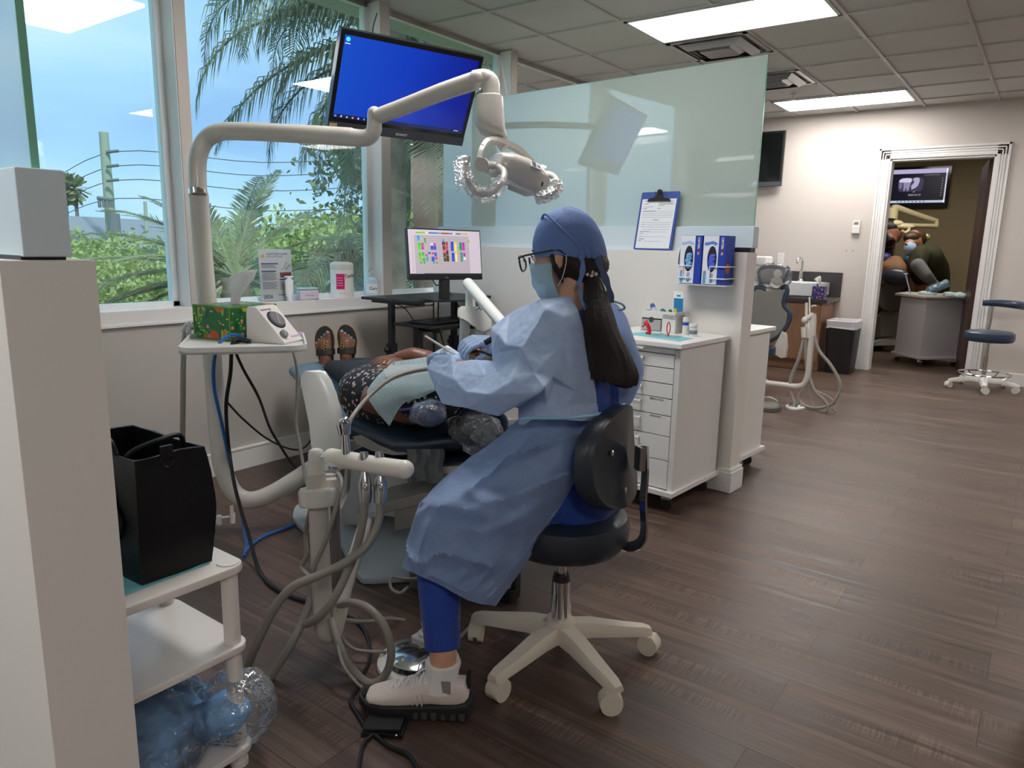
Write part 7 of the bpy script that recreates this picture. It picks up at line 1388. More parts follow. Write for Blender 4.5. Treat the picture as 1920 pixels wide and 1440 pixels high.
bm = BM(); spine = catmull(DD([(1106, 510, 1.955), (1113, 535, 1.93), (1117, 565, 1.90), (1122, 600, 1.885), (1130, 640, 1.88), (1141, 675, 1.88), (1147, 700, 1.885), (1146, 708, 1.89), (1143, 716, 1.892)]), 8); rs = []; N_ = 64
def pw(u): 
    K = [(0, .020), (.05, .018), (.12, .023), (.3, .035), (.5, .047), (.65, .056), (.8, .061), (.9, .056), (.96, .040), (1, .015)]
    for (a, b), (c, d) in zip(K[:-1], K[1:]):
        if a <= u <= c: return b+(d-b)*(u-a)/(c-a)
for i, p in enumerate(spine):
    u = i/(len(spine)-1); dd = (spine[min(i+1, len(spine)-1)]-spine[max(i-1, 0)]).normalized(); y_ = dd.cross(cf).normalized(); x_ = y_.cross(dd); r_ = pw(u)*1.1
    row = []
    for k in range(N_):
        a = 2*pi*k/N_; rr2 = r_*(1+.10*noise.noise(Vector((cos(a)*5, sin(a)*5, u*3)))+.045*noise.noise(Vector((cos(a)*16, sin(a)*16, u*4))))
        row.append(p+y_*cos(a)*rr2+x_*sin(a)*rr2*.55+(UP*-.016*noise.noise(Vector((cos(a)*4, sin(a)*4, 3))) if u > .9 else Vector()))
    rs.append(row)
loft(bm, rs); obj('ponytail', bm, HAIR, HT, 70)
bm = BM()
rg = random.Random(5)
for i in range(26):
    k = rg.randint(4, len(spine)-22); p = spine[k]; s = rg.choice((-1, 1)); u = k/(len(spine)-1); dd = (spine[k+1]-spine[k-1]).normalized(); y_ = dd.cross(cf).normalized(); a = p+y_*pw(u)*s*rg.uniform(.5, .95)-cf*.02
    tube(bm, [a, a+y_*s*.006*rg.random()-UP*.02, a+y_*s*.010*rg.random()-UP*.045, a+y_*s*rg.uniform(-.004, .006)-UP*.06], .0005, 4, 4)
o = obj('loose_strands', bm, HAIR, HT)
PRL = mat('pearl', srgb(225, 215, 205), .2, coat=.6)
for k, (px, py) in enumerate(((1093, 512), (1101, 507), (1101, 514), (1110, 510), (1109, 517), (1117, 514), (1116, 522), (1092, 520))):
    bm = BM(); ball(bm, D(px, py, 1.925+.002*k), .0058, None, 12, 8); lab(obj('pearl_bead', bm, PRL, HT), 'pearl bead on the hair tie')
# hands
def hand(M, name, m, par, curl=.6, sp=.1, s=1.0):
    "M: origin wrist, x along the fingers, y across to the thumb side, z back of hand"
    bm = BM()
    def q(x, y, z): return M @ Vector((x*s, y*s, z*s))
    cap(bm, q(0, 0, 0), .022*s, q(.02, 0, 0), .024*s, fl=.8)
    for y in (-.028, -.010, .010, .028): cap(bm, q(.02, y*.7, 0), .015*s, q(.078, y, 0), .0125*s)
    for k, (y, L_) in enumerate(((-.030, .062), (-.010, .075), (.010, .080), (.030, .072))):
        a = 0; p = Vector((.082, y, 0)); pts = [(q(*p), .0095*s)]
        for seg in (.42, .33, .25):
            a += curl*(1 if k < 3 else .85); p = p+Vector((cos(a)*L_*seg, (y)*sp*.3, -sin(a)*L_*seg)); pts.append((q(*p), (.0092-.0008*len(pts))*s))
        limb(bm, pts)
    limb(bm, [(q(.018, .022, -.004), .014*s), (q(.045, .047, -.016), .0115*s), (q(.070, .052, -.032), .0095*s), (q(.088, .044, -.045), .008*s)])
    me = blob(bm, .0034, 2); return obm(name, me, m, par, 60)
def aim(o_, d, n): 
    d = d.normalized(); n = (n-d*n.dot(d)).normalized(); return frame(o_, d, n.cross(d), n)
hL = D(856, 676, 2.17); ML = aim(hL, D(818, 655, 2.22)-D(856, 676, 2.17), UP*.8-cf*.5); hand(ML, 'gloved_hand', GLV, HT, .65, s=.86)
hR = D(930, 641, 2.47); MR = aim(hR, D(896, 640, 2.43)-hR, UP*.9-cf*.3); hand(MR, 'gloved_hand', GLV, HT, .5)
# near shoe with sock
SHW = mat('shoe_white', srgb(222, 210, 202), .7, bump=.2, bscale=120); SOCK = mat('sock_white', srgb(238, 236, 234), .85, bump=.4, bscale=60, stretch=(1, 1, .2)); SOLE = mat('sole_black', (.012, .012, .013), .6)
bm = BM(); 
heel, toe = PZ(876, 1322, 0), PZ(704, 1310, 0); 
ax_ = (toe-heel); ax_.z = 0; FLn = .262; ax_.normalize(); sd_ = UP.cross(ax_); cen_s = PZ(790, 1338, 0)
hb_ = Vector((ankL.x, ankL.y, 0))-ax_*.055
Mfoot = frame((hb_.x, hb_.y, .0), ax_, sd_, UP)
def foot_rings(bm, secs, n=28, pw_=2.4):
    rs = []
    for x, z0, z1, w_, off in secs: rs.append([Mfoot @ Vector((x, off+w_*math.copysign(abs(cos(a))**(2/pw_), cos(a)), (z0+z1)/2+(z1-z0)/2*math.copysign(abs(sin(a))**(2/pw_), sin(a)))) for a in [2*pi*i/n for i in range(n)]])
    loft(bm, rs)
foot_rings(bm, [(-.012, .05, .085, .012, 0), (-.004, .036, .106, .030, 0), (.015, .032, .104, .036, 0), (.05, .032, .100, .038, .0), (.085, .032, .108, .038, 0), (.12, .032, .098, .042, .002), (.16, .032, .082, .046, .004), (.205, .032, .068, .046, .004), (.24, .032, .056, .038, .002), (.258, .035, .05, .02, 0)])
sh = obj('shoe', bm, SHW, HT, 60)
bm = BM(); foot_rings(bm, [(-.022, .012, .05, .02, 0), (-.012, .004, .055, .036, 0), (.03, .0, .05, .043, 0), (.09, .0, .046, .042, 0), (.15, .0, .046, .048, .003), (.21, .004, .044, .050, .004), (.25, .012, .042, .040, .002), (.272, .022, .05, .02, 0)], pw_=5); lab(obj('sole', bm, SOLE, sh, 45), 'thick black sole')
bm = BM()
for k in range(11):
    x = .0+k*.024; 
    for s in (-1, 1): box(bm, (x, s*(.044 if 2 < k < 10 else .040), .018), (.016, .006, .022), Mfoot @ Matrix.Rotation(0, 4, 'Z'), .004)
o = obj('sole_lugs', bm, mat('sole_gray', (.05, .05, .052), .7), sh); 
bm = BM(); foot_rings(bm, [(.252, .03, .058, .026, 0), (.266, .028, .052, .018, 0)]); bx(bm, (-.018, -.012, .08), (-.006, .012, .122), Mfoot, .004); lab(obj('toe_guard', bm, SOLE, sh), 'black toe guard and heel tab')
bm = BM()
for k in range(6):
    x = .078+k*.019; z = .113-k*.0075
    tube(bm, [Mfoot @ Vector((x, .030, z-.014)), Mfoot @ Vector((x+.004, .012, z+.001)), Mfoot @ Vector((x+.012, -.012, z)), Mfoot @ Vector((x+.016, -.030, z-.016))], .0028, 6)
    tube(bm, [Mfoot @ Vector((x, -.030, z-.014)), Mfoot @ Vector((x+.004, -.012, z+.003)), Mfoot @ Vector((x+.012, .012, z+.002)), Mfoot @ Vector((x+.016, .030, z-.016))], .0028, 6)
tube(bm, [Mfoot @ Vector(p) for p in ((.085, 0, .12), (.10, .02, .135), (.125, .03, .12), (.14, .03, .09))], .0022, 6); tube(bm, [Mfoot @ Vector(p) for p in ((.085, 0, .12), (.10, -.02, .135), (.12, -.03, .12), (.13, -.042, .09))], .0022, 6)
obj('laces', bm, SOCK, sh)
bm = BM(); bx(bm, (.062, -.013, .10), (.070, .013, .145), Mfoot, .004); lab(obj('tongue_tab', bm, SOLE, sh), 'black tongue tab'); bm = BM()
for k in range(6): bx(bm, (.10+k*.012, .0375, .045), (.104+k*.012, .0445, .078-k*.003), Mfoot, .001)
obj('side_ribs', bm, mat('shoe_cream', srgb(210, 196, 180), .7), sh)
bm = BM(); rs = []
x_, y_ = sd_, ax_
for k, (u, r_) in enumerate(((0, .043), (.1, .044), (.35, .041), (.7, .040), (1, .043))):
    p = (ankL-UP*.002).lerp(Vector((ankL.x, ankL.y, .075))+ax_*.008, u); rs.append([p+(x_*cos(a)+y_*sin(a)*1.05)*(r_+.0005*sin(a*30)) for a in [2*pi*i/120 for i in range(120)]])
loft(bm, rs); sk = obj('sock', bm, SOCK, HT, 60)
bm = BM(); prism(bm, [(-.012, 0), (.012, 0), (.008, -.03), (-.012, -.034)], 0, .002, frame(ankL+sd_*.0445-UP*.03-ax_*.015, ax_, UP, sd_)); lab(obj('grey_patch', bm, mat('patch_gray', srgb(140, 138, 132), .8), sk), 'grey patch')
# far shoe
cR = PZ(950, 1128, 0); Mfoot = frame(cR+cfh*.02, (-crh*.8+cfh*.5).normalized(), UP.cross((-crh*.8+cfh*.5).normalized()), UP) @ Matrix.Translation((-.02, 0, 0)); bm = BM()
foot_rings(bm, [(-.012, .05, .09, .012, 0), (.0, .032, .12, .033, 0), (.05, .032, .125, .037, .0), (.13, .032, .098, .042, .002), (.21, .032, .066, .046, .004), (.258, .035, .05, .02, 0)]); s2 = obj('shoe', bm, SHW, HT, 60)
bm = BM(); foot_rings(bm, [(-.022, .012, .05, .02, 0), (-.012, .002, .055, .036, 0), (.09, .0, .046, .042, 0), (.21, .004, .044, .050, .004), (.272, .022, .05, .02, 0)], pw_=5); bx(bm, (-.025, -.02, .05), (-.005, .02, .1), Mfoot, .006); lab(obj('sole', bm, SOLE, s2), 'thick black sole and heel tab')
# instruments
t = thing('dental_mirror', D(797, 630, 2.2), 'thin metal dental instrument held up by the gloved hand', 'dental instrument'); bm = BM(); cyl(bm, D(797, 630, 2.2), D(852, 664, 2.17), .0042, n=10); obj('handle', bm, STEEL, t); bm = BM(); cyl(bm, D(852, 664, 2.17), D(872, 680, 2.19), .002, .001, 8); obj('shank', bm, CHROME, t)
t = thing('saliva_tube', D(705, 770, 2.48), 'purple ended slim suction tube lying across the bib', 'tube'); bm = BM(); tube(bm, DD([(750, 769, 2.47), (775, 765, 2.42), (795, 759, 2.38), (812, 752, 2.36)]), .0045, 10); obj('tubing', bm, mat('violet', srgb(100, 75, 185), .4), t); bm = BM(); cyl(bm, D(735, 773, 2.48), D(752, 768, 2.47), .005, n=10); obj('tip', bm, mat('tip_gray', srgb(80, 80, 84), .4), t)
# ================================================================ the patient
SK2 = mat('skin_brown', srgb(118, 76, 55), .42, sss=.05, bump=.05, bscale=90)
def floral():
    m = flower_mat('floral_black', (.010, .010, .014), [(srgb(215, 195, 180), 3.2, .22, (1, 1, 1)), (srgb(205, 150, 160), 2.0, .17, (1, 1, 1)), (srgb(235, 225, 215), 4.6, .2, (1, 1, 1))], 9); m.node_tree.nodes['Principled BSDF'].inputs['Roughness'].default_value = .7; return m
FLR = floral(); PANT = mat('black_trousers', srgb(30, 34, 42), .8, bump=.15, bscale=40)
PT = thing('person', D(760, 745, 2.75), 'patient lying back in the navy dental chair with a paper bib and black sandals', 'person')
sN, sF, eN, hN = D(825, 750, 2.44), D(835, 712, 2.74), D(697, 752, 2.62), D(722, 690, 2.76)
eF, wF = D(803, 676, 2.86), D(748, 672, 2.86)
hd = D(905, 712, 2.49); fN, fF = D(613, 672, 3.80), D(650, 672, 3.83)
bm = BM()
ball(bm, hd, (.088, .075, .075), Matrix(((-.948, .318, 0), (.318, .948, 0), (0, 0, 1))).transposed()); ball(bm, hd+d1*.055+UP*.02, (.05, .05, .045)); limb(bm, [(hd+UP*.065+d1*.02, .012), (hd+UP*.082+d1*.035, .012)]); ball(bm, hd+d1*.06+UP*.055, (.02, .022, .01))
for s in (-1, 1): ball(bm, hd+s1_*s*.076, (.02, .008, .02)); ball(bm, hd+s1_*s*.03+UP*.062+d1*.0, .018)
limb(bm, [(hd+d1*.06-UP*.01, .055), (D(850, 728, 2.58), .06)])
limb(bm, [(sN.lerp(sF, .5), .09), (D(760, 740, 2.72), .10)])
limb(bm, [(sN+cf*.04, .05), (D(762, 768, 2.56), .05), (eN, .043), (D(706, 722, 2.68), .040), (D(719, 698, 2.74), .028)])
limb(bm, [(sF, .05), (eF, .040), (D(775, 668, 2.86), .037), (wF, .028)])
limb(bm, [(D(760, 740, 2.72), .09), (D(712, 728, 2.95), .07), (D(672, 702, 3.3), .05), (D(620, 690, 3.74), .034), (D(613, 694, 3.80), .034)]); limb(bm, [(D(760, 740, 2.72), .09), (D(740, 716, 3.05), .07), (D(712, 697, 3.4), .05), (D(655, 688, 3.76), .034), (D(650, 690, 3.82), .034)])
me = blob(bm, .0065, 4); obm('body', me, SK2, PT, 60)
Mh1 = aim(D(719, 700, 2.74), D(738, 676, 2.80)-D(719, 700, 2.74), UP*.9-cf*.4); hand(Mh1, 'hand', SK2, PT, .35, s=.95)
Mh2 = aim(wF, D(716, 680, 2.84)-wF, UP*.9-cf*.4); hand(Mh2, 'hand', SK2, PT, .35, s=.95)
bm = BM(); q = D(721, 677, 2.76); tube(bm, [q+cr*.009*cos(a)+cu*.009*sin(a) for a in [2*pi*i/16 for i in range(17)]], .0028, 8, 1); GOLD = mat('gold', srgb(212, 175, 110), .25, 1); lab(obj('ring', bm, GOLD, PT), 'gold ring')
bm = BM(); x1_, y1_ = s1_, UP
secs = [(D(700, 728, 2.98), .155, .10), (D(722, 738, 2.88), .185, .125), (D(752, 742, 2.78), .185, .12), (D(790, 740, 2.68), .185, .115), (D(825, 735, 2.60), .18, .10), (D(850, 730, 2.55), .12, .07)]
loft(bm, [ring(c, s1_, UP, a, b, 30, 2.3) for c, a, b in secs]); limb(bm, [(sN, .068), (sN.lerp(eN, .35), .062)]); limb(bm, [(sF, .065), (sF.lerp(eF, .4), .055)])
me = blob(bm, .009, 3); displace(me, lambda p, n: .004*crease(p, 14)); obm('floral_top', me, FLR, PT, 60)
bm = BM()
limb(bm, [(D(712, 728, 2.95), .105), (D(694, 716, 3.12), .095), (D(672, 704, 3.32), .070), (D(640, 696, 3.58), .052), (D(624, 692, 3.72), .045)])
limb(bm, [(D(735, 712, 3.08), .105), (D(722, 704, 3.25), .09), (D(705, 698, 3.45), .068), (D(672, 690, 3.66), .05), (D(660, 688, 3.76), .044)])
me = blob(bm, .009, 3); displace(me, lambda p, n: .004*crease(p, 12)); obm('trousers', me, PANT, PT, 60)
NAIL = mat('nail_blue', srgb(140, 165, 215), .2, coat=.6); SND = mat('sandal_black', (.012, .012, .013), .4)
def sandal(o_, s, tilt, lbl):
    "s=+1 big toe on the right"
    u_ = (cu*1.0+cr*tilt).normalized(); r_ = (cr-u_*cr.dot(u_)).normalized(); n_ = r_.cross(u_); n_ = n_ if n_.dot(cf) < 0 else -n_
    n_ = (n_+u_*.0).normalized(); M = frame(o_, r_, u_, n_)
    out = [(s*x, y) for x, y in ((.0, -.012), (.030, .0), (.036, .04), (.040, .09), (.050, .14), (.050, .18), (.036, .212), (.010, .225), (-.022, .215), (-.046, .18), (-.052, .13), (-.042, .07), (-.034, .02), (-.02, -.006))]
    out = [(p.x, p.y) for p in catmull([Vector((x, y, 0)) for x, y in out+out[:1]], 4)[:-1]]
    bm = BM(); prism(bm, out, -.028, -.008, M, .004); sdl = lab(obj('sandal', bm, SND, PT), lbl)
    bm = BM(); tube(bm, [M @ Vector((x*1.01, y, -.009)) for x, y in out+out[:1]], .0022, 6, 1); obj('gold_rim', bm, GOLD, sdl)
    bm = BM(); cap(bm, M @ Vector((0, .0, .012)), .030, M @ Vector((s*.0, .07, .015)), .030, fl=.9); cap(bm, M @ Vector((0, .05, .012)), .032, M @ Vector((s*.0, .125, .004)), .030)
    cap(bm, M @ Vector((s*.018, .10, .004)), .019, M @ Vector((s*.024, .14, .002)), .016); cap(bm, M @ Vector((-s*.02, .09, .002)), .018, M @ Vector((-s*.026, .125, .0)), .014)
    toes = [(.022, .135, .025, .190, .0145), (.003, .135, .005, .180, .0088), (-.012, .130, -.012, .170, .0082), (-.026, .122, -.028, .157, .0078), (-.038, .11, -.041, .142, .0075)]
    for a, b, c, d, e in toes: cap(bm, M @ Vector((s*a, b, .002)), e*1.1, M @ Vector((s*c, d-.008, .004)), e)
    me = blob(bm, .0038, 1); ft = obm('foot', me, SK2, PT, 60)
    for a, b, c, d, e in toes: bm = BM(); ball(bm, M @ Vector((s*c, d-.002, .003+e*.74)), (e*.55, e*.6, e*.3), M.to_3x3(), 12, 8); obj('toe_nail', bm, NAIL, ft)
    bm = BM(); rs = []
    for i in range(13):
        a = pi*i/12; x = .050*cos(a); z = -.008+.052*sin(a)**.7
        rs.append([M @ Vector((s*x, .068+.012*cos(a)*0, z)), M @ Vector((s*x, .100, z-.004)), M @ Vector((s*x, .100, z-.001)), M @ Vector((s*x, .068, z+.003))])
    loft(bm, rs); st_ = obj('strap', bm, SND, sdl); bm = BM(); tube(bm, [M @ Vector((s*.014, y, z)) for y, z in ((.10, .045), (.13, .034), (.155, .006))], .003, 8); obj('toe_post', bm, SND, st_)
    bm = BM()
    for k in range(3): tube(bm, [M @ Vector((s*.014+(.008-.001*k)*cos(a), .10+.016*k+.009*sin(a), .044-.005*k)) for a in [2*pi*i/14 for i in range(15)]], .0024, 6, 1)
    obj('gold_ornament', bm, GOLD, st_)
sandal(D(613, 690, 3.86), 1, -.10, 'black thong sandal with gold trim on the left foot seen'); sandal(D(650, 687, 3.88), -1, .0, 'black thong sandal with gold trim on the right foot seen')
BIB = mat('bib_paper', srgb(206, 226, 230), .85, bump=.5, bscale=1, stretch=None)
def bibmat():
    tt = BIB.node_tree; L = tt.links; b = tt.nodes['Principled BSDF']; wv = nn(tt, 'ShaderNodeTexWave'); wv.inputs['Scale'].default_value = 55; wv.bands_direction = 'DIAGONAL'; tc = nn(tt, 'ShaderNodeTexCoord'); L.new(tc.outputs['Object'], wv.inputs['Vector']); bp = nn(tt, 'ShaderNodeBump'); bp.inputs['Strength'].default_value = .5; bp.inputs['Distance'].default_value = .003; L.new(wv.outputs['Fac'], bp.inputs['Height']); L.new(bp.outputs[0], b.inputs['Normal'])
bibmat()
BO = .045
rows = [[(738, 678, 2.70), (775, 673, 2.68), (810, 668, 2.66), (850, 668, 2.62)], [(722, 692, 2.62), (758, 688, 2.60), (800, 684, 2.57), (848, 686, 2.53)], [(702, 712, 2.56), (738, 712, 2.54), (785, 705, 2.50), (840, 700, 2.46)], [(688, 737, 2.53), (730, 728, 2.50), (775, 722, 2.46), (830, 712, 2.42)], [(702, 766, 2.50), (738, 748, 2.48), (778, 738, 2.43), (825, 722, 2.39)], [(730, 799, 2.49), (755, 748+10, 2.47), (790, 745, 2.42), (825, 728, 2.38)]]
G = upsample(rows, 6, 6)
for i, r_ in enumerate(G):
    for j, p in enumerate(r_): G[i][j] = p-(p-CAM).normalized()*.055-cf*(.004*noise.noise(Vector((i*.18, j*.22, 2)))+.006*max(0, 1-abs(i-j*.7-9)/2.5)*.6)
bm = BM(); sheet(bm, G, .0015); o = obj('paper_bib', bm, BIB, None, 50); tag(o, 'pale aqua ribbed paper bib spread over the patient', 'bib')
bm = BM(); rows = [[(730, 685, 2.60), (770, 683, 2.58), (815, 678, 2.55)], [(722, 698, 2.575), (765, 700, 2.54), (810, 696, 2.51)], [(722, 706, 2.56), (762, 712, 2.525), (806, 705, 2.49)]]; G = upsample(rows, 6, 6); G = [[p-(p-CAM).normalized()*.062 for p in r_] for r_ in G]; sheet(bm, G, .002); o = obj('gauze_towel', bm, mat('towel_white', srgb(232, 238, 240), .85, bump=.3, bscale=80), None, 50); tag(o, 'white folded towel lying on the bib under the hose', 'towel')
# patient eyewear, wrapped mouthpiece, blue drape
bm = BM(); q = D(888, 657, 2.50); ball(bm, q, (.022, .03, .016)); lab(obj('orange_lens', bm, mat('orange_lens', srgb(225, 130, 75), .2, coat=.5), PT), 'orange tinted lens')
bm = BM(); tube(bm, DD([(866, 668, 2.44), (880, 661, 2.42), (900, 659, 2.40), (924, 668, 2.40)]), .0045, 8); lab(obj('goggle_band', bm, BLACKP, PT), 'black band of the goggles')
bm = BM(); cyl(bm, D(898, 650, 2.42), D(925, 634, 2.40), .010, n=14); o = obj('curing_handle', bm, BLACKP); tag(o, 'black instrument handle gripped by the far gloved hand', 'instrument')
bm = BM(); ball(bm, D(838, 655, 2.2), (.012, .012, .010)); ball(bm, D(832, 658, 2.19), (.010, .012, .008)); me = blob(bm, .002, 1); displace(me, lambda p, n: .002*noise.noise(p*160)); o = obm('cotton_roll', me, mat('cotton', srgb(235, 238, 240), .9), None); tag(o, 'small white cotton wad beside the gloved fingers', 'cotton')
bm = BM(); ball(bm, D(803, 775, 2.36), (.058, .045, .036), None); cap(bm, D(778, 783, 2.36), .012, D(810, 770, 2.36), .036); me = blob(bm, .005, 1); displace(me, lambda p, n: .005*crease(p, 34)+.002*crease(p, 90)); t = thing('wrapped_pillow', D(803, 775, 2.36), 'small dark blue arm pad wrapped in clear film at the edge of the backrest', 'arm pad')
obm('pad', me.copy(), mat('blue_pad', srgb(88, 110, 150), .4, bump=.5, bscale=60), t, 60); displace(me, lambda p, n: .005); obm('film', me, FILM, t, 60)
# ================================================================ back room seen through the doorway
def c3(x, y, d=9.0): return D(1560+x*.1875, 250+y*.1875, d)
def c4(x, y, d=9.0): return D(1540+x*.19792, 480+y*.19792, d)
t = thing('wall_television', c3(870, 700, 11.6), 'television in the back room showing a tooth x-ray', 'television')
TVY = 12.03; a, b = PY(1785, 309, TVY), PY(1774, 389, TVY); xr, zt, zb_ = b.x+.0, a.z, b.z; x1t = PY(1778, 350, TVY).x+.02; x0t = x1t-1.28
zt = PY(1780, 310, TVY).z; zb_ = PY(1775, 389, TVY).z
bm = BM(); bx(bm, (x0t, TVY, zb_), (x1t, TVY+.05, zt), bev=.005); obj('housing', bm, BLK, t)
bm = BM(); sx0, sx1, sz0, sz1 = x0t+.03, x1t-.045, zb_+.07, zt-.035; bx(bm, (sx0, TVY-.002, sz0), (sx1, TVY+.001, sz1)); sc = obj('screen', bm, mat('xray_bg', (.002, .002, .008), .3, emit=srgb(14, 14, 30), es=SCR), t)
def sb_(n, x0, x1, z0, z1, m, dy=.003): 
    bm = BM(); bx(bm, (sx0+(sx1-sx0)*x0, TVY-dy-.001, sz0+(sz1-sz0)*z0), (sx0+(sx1-sx0)*x1, TVY-dy, sz0+(sz1-sz0)*z1)); return obj(n, bm, m, sc)
sb_('top_bar', 0, 1, .87, 1, em((185, 175, 215), .9)); sb_('bottom_bar', 0, 1, 0, .07, em((185, 195, 215), .9)); sb_('side_bar', .985, 1, 0, 1, em((200, 200, 225), .9))
sb_('menu_text', .30, .42, .80, .815, em((150, 150, 165))); sb_('menu_text', .76, .92, .81, .825, em((150, 150, 165)))
for i in range(8): sb_('tool_icon', .95, .962, .2+.07*i, .225+.07*i, em((150, 150, 165)))
for i in range(8): sb_('taskbar_icon', .5+.04*i, .515+.04*i, .02, .05, em((60, 80, 160)), .005)
def xr(n, pts, c, dy): 
    bm = BM(); prism(bm, [(sx0+(sx1-sx0)*(x), sz0+(sz1-sz0)*y) for x, y in pts], 0, .001, frame((0, TVY-dy, 0), (1, 0, 0), (0, 0, 1), (0, -1, 0))); obj(n, bm, em(c, .8), sc)
def X3(x, y): return ((x-350)/(1165-350)*.97+.0, (705-y)/(705-335))
def P3(l): return [((x+70-350)/(1165-350+70)*1.0-.0, (708-y)/(708-335)) for x, y in l]
xr('film_picture', P3([(740, 430), (940, 430), (955, 460), (950, 560), (930, 582), (740, 582), (720, 560), (720, 450)]), (60, 56, 82), .004)
xr('tooth_picture', P3([(722, 470), (730, 448), (755, 434), (800, 430), (840, 436), (846, 462), (835, 480), (760, 478), (730, 476)]), (222, 214, 245), .006)
xr('tooth_picture', P3([(765, 478), (835, 478), (832, 520), (820, 575), (805, 575), (795, 530), (785, 575), (770, 572), (772, 520)]), (150, 145, 180), .0055)
xr('tooth_picture', P3([(722, 478), (758, 476), (760, 530), (742, 560), (726, 530)]), (120, 115, 150), .0055)
xr('tooth_picture', P3([(850, 440), (880, 426), (912, 432), (918, 470), (905, 520), (880, 545), (850, 560), (842, 520), (868, 480)]), (185, 178, 215), .006)
text('xray_lettering', '17', .035, frame(PY(1713, 361.5, TVY-.006), (1, 0, 0), (0, 0, 1), (0, -1, 0)), em((200, 200, 215), .8), sc, align='CENTER'); text('xray_lettering', '2026-04-29', .035, frame(PY(1714, 367, TVY-.006), (1, 0, 0), (0, 0, 1), (0, -1, 0)), em((200, 200, 215), .8), sc, align='CENTER')
t = thing('dental_light', c3(1050, 930, 9.6), 'cream dental light arm folded below the x-ray screen', 'dental light'); CRM = mat('cream_enamel', srgb(212, 200, 160), .35)
bm = BM(); tube(bm, [c3(*p, 9.6) for p in ((600, 760), (640, 745), (700, 762), (850, 815), (1030, 872))], .055, 12, rf=lambda u: .05-.018*u); obj('upper_arm', bm, CRM, t)
bm = BM(); tube(bm, [c3(1042, 860, 9.6), c3(1045, 925, 9.6), c3(1000, 925, 9.6), c3(850, 922, 9.6), c3(690, 915, 9.6)], .028, 12, 3); obj('lower_arm', bm, CRM, t)
bm = BM(); cyl(bm, c3(605, 755, 9.6), c3(598, 870, 9.6), .075, .065, 16); obj('joint', bm, CRM, t); bm = BM(); ball(bm, c3(700, 935, 9.4), (.15, .1, .05)); ball(bm, c3(640, 905, 9.4), (.09, .07, .05)); tube(bm, [c3(770, 930, 9.3), c3(765, 970, 9.3), c3(730, 992, 9.3), c3(695, 975, 9.3)], .02, 8); obj('lamp_head', bm, CRM, t)
bm = BM(); cyl(bm, c3(585, 1060, 9.7), c3(570, 1430, 9.7), .06, n=16); obj('post', bm, CRM, t)
# people
OLV = mat('olive_scrubs', srgb(52, 54, 30), .85); GSL = mat('grey_sleeve', srgb(120, 122, 125), .85); BRH = mat('brown_hair', srgb(70, 46, 30), .5, bump=.4, bscale=60); DKH = mat('black_hair', srgb(22, 16, 14), .5); SK3 = mat('skin_mid', srgb(190, 135, 105), .5)
t = thing('person', c4(1000, 600, 9.2), 'woman in olive scrubs and mask with a hair clip, leaning over in the back room', 'person')
bm = BM(); hw = c3(815, 1075, 9.0); ball(bm, hw, (.11, .11, .135)); ball(bm, c3(770, 1110, 8.95), (.06, .07, .08)); ball(bm, c3(826, 1085, 8.9), (.02, .02, .03)); limb(bm, [(c3(840, 1120, 9), .07), (c3(870, 1180, 9), .075)]); cap(bm, c3(745, 1095, 8.95), .02, c3(738, 1112, 8.95), .022)
limb(bm, [(c3(930, 1240, 9), .15), (c4(1000, 250, 9.2), .15), (c4(990, 500, 9.3), .15)]); limb(bm, [(c4(900, 80, 8.85), .07), (c4(980, 200, 8.75), .055), (c4(1080, 260, 8.8), .045)]); limb(bm, [(c4(860, 60, 9.2), .07), (c4(820, 120, 9.2), .05), (c4(800, 30, 9.2), .04)])
limb(bm, [(c4(980, 480, 9.25), .11), (c4(990, 700, 9.3), .08), (PZ(1738, 668, .1), .05)]); limb(bm, [(c4(1020, 480, 9.35), .11), (c4(1040, 700, 9.4), .08), (PZ(1745, 664, .1), .05)])
me = blob(bm, .02, 3); obm('body', me, SK3, t, 60)
bm = BM(); limb(bm, [(c3(890, 1195, 9), .12), (c3(940, 1260, 9), .19), (c4(1010, 130, 9.15), .22), (c4(1040, 220, 9.25), .2), (c4(1040, 420, 9.3), .19)]); limb(bm, [(c3(880, 1230, 8.85), .12), (c4(910, 90, 8.8), .10)]); limb(bm, [(c4(1020, 420, 9.3), .16), (c4(1020, 650, 9.3), .11), (c4(1020, 850, 9.35), .08)]); me = blob(bm, .02, 2); displace(me, lambda p, n: .02*crease(p, 4)); obm('olive_scrubs', me, OLV, t, 60)
bm = BM(); limb(bm, [(c4(915, 90, 8.72), .085), (c4(985, 180, 8.66), .075), (c4(1040, 235, 8.7), .06)]); obm('grey_sleeve', blob(bm, .015, 2), GSL, t, 60)
bm = BM(); ball(bm, c3(840, 1052, 9.02), (.125, .12, .115)); ball(bm, c3(800, 1042, 8.98), (.1, .11, .08)); ball(bm, c3(905, 1035, 9.05), .07); ball(bm, c3(765, 1040, 8.98), (.06, .1, .05)); obm('hair', blob(bm, .015, 2), BRH, t, 60)
bm = BM(); ball(bm, c3(935, 1040, 8.98), (.055, .05, .05)); tube(bm, [c3(900, 1005, 9), c3(940, 1010, 8.95), c3(965, 1040, 8.95)], .012, 8); lab(obj('hair_clip', bm, mat('shiny_clip', srgb(205, 215, 150), .15, .6), t), 'shiny pale hair clip')
bm = BM(); ball(bm, c3(780, 1155, 8.9), (.075, .09, .09)); obj('face_mask', bm, mat('mask_pale', srgb(165, 190, 225), .8), t); bm = BM(); tube(bm, [c3(735, 1110, 8.88), c3(760, 1115, 8.85), c3(815, 1085, 8.85)], .01, 6); obj('glasses', bm, MATS['glasses_black'], t)
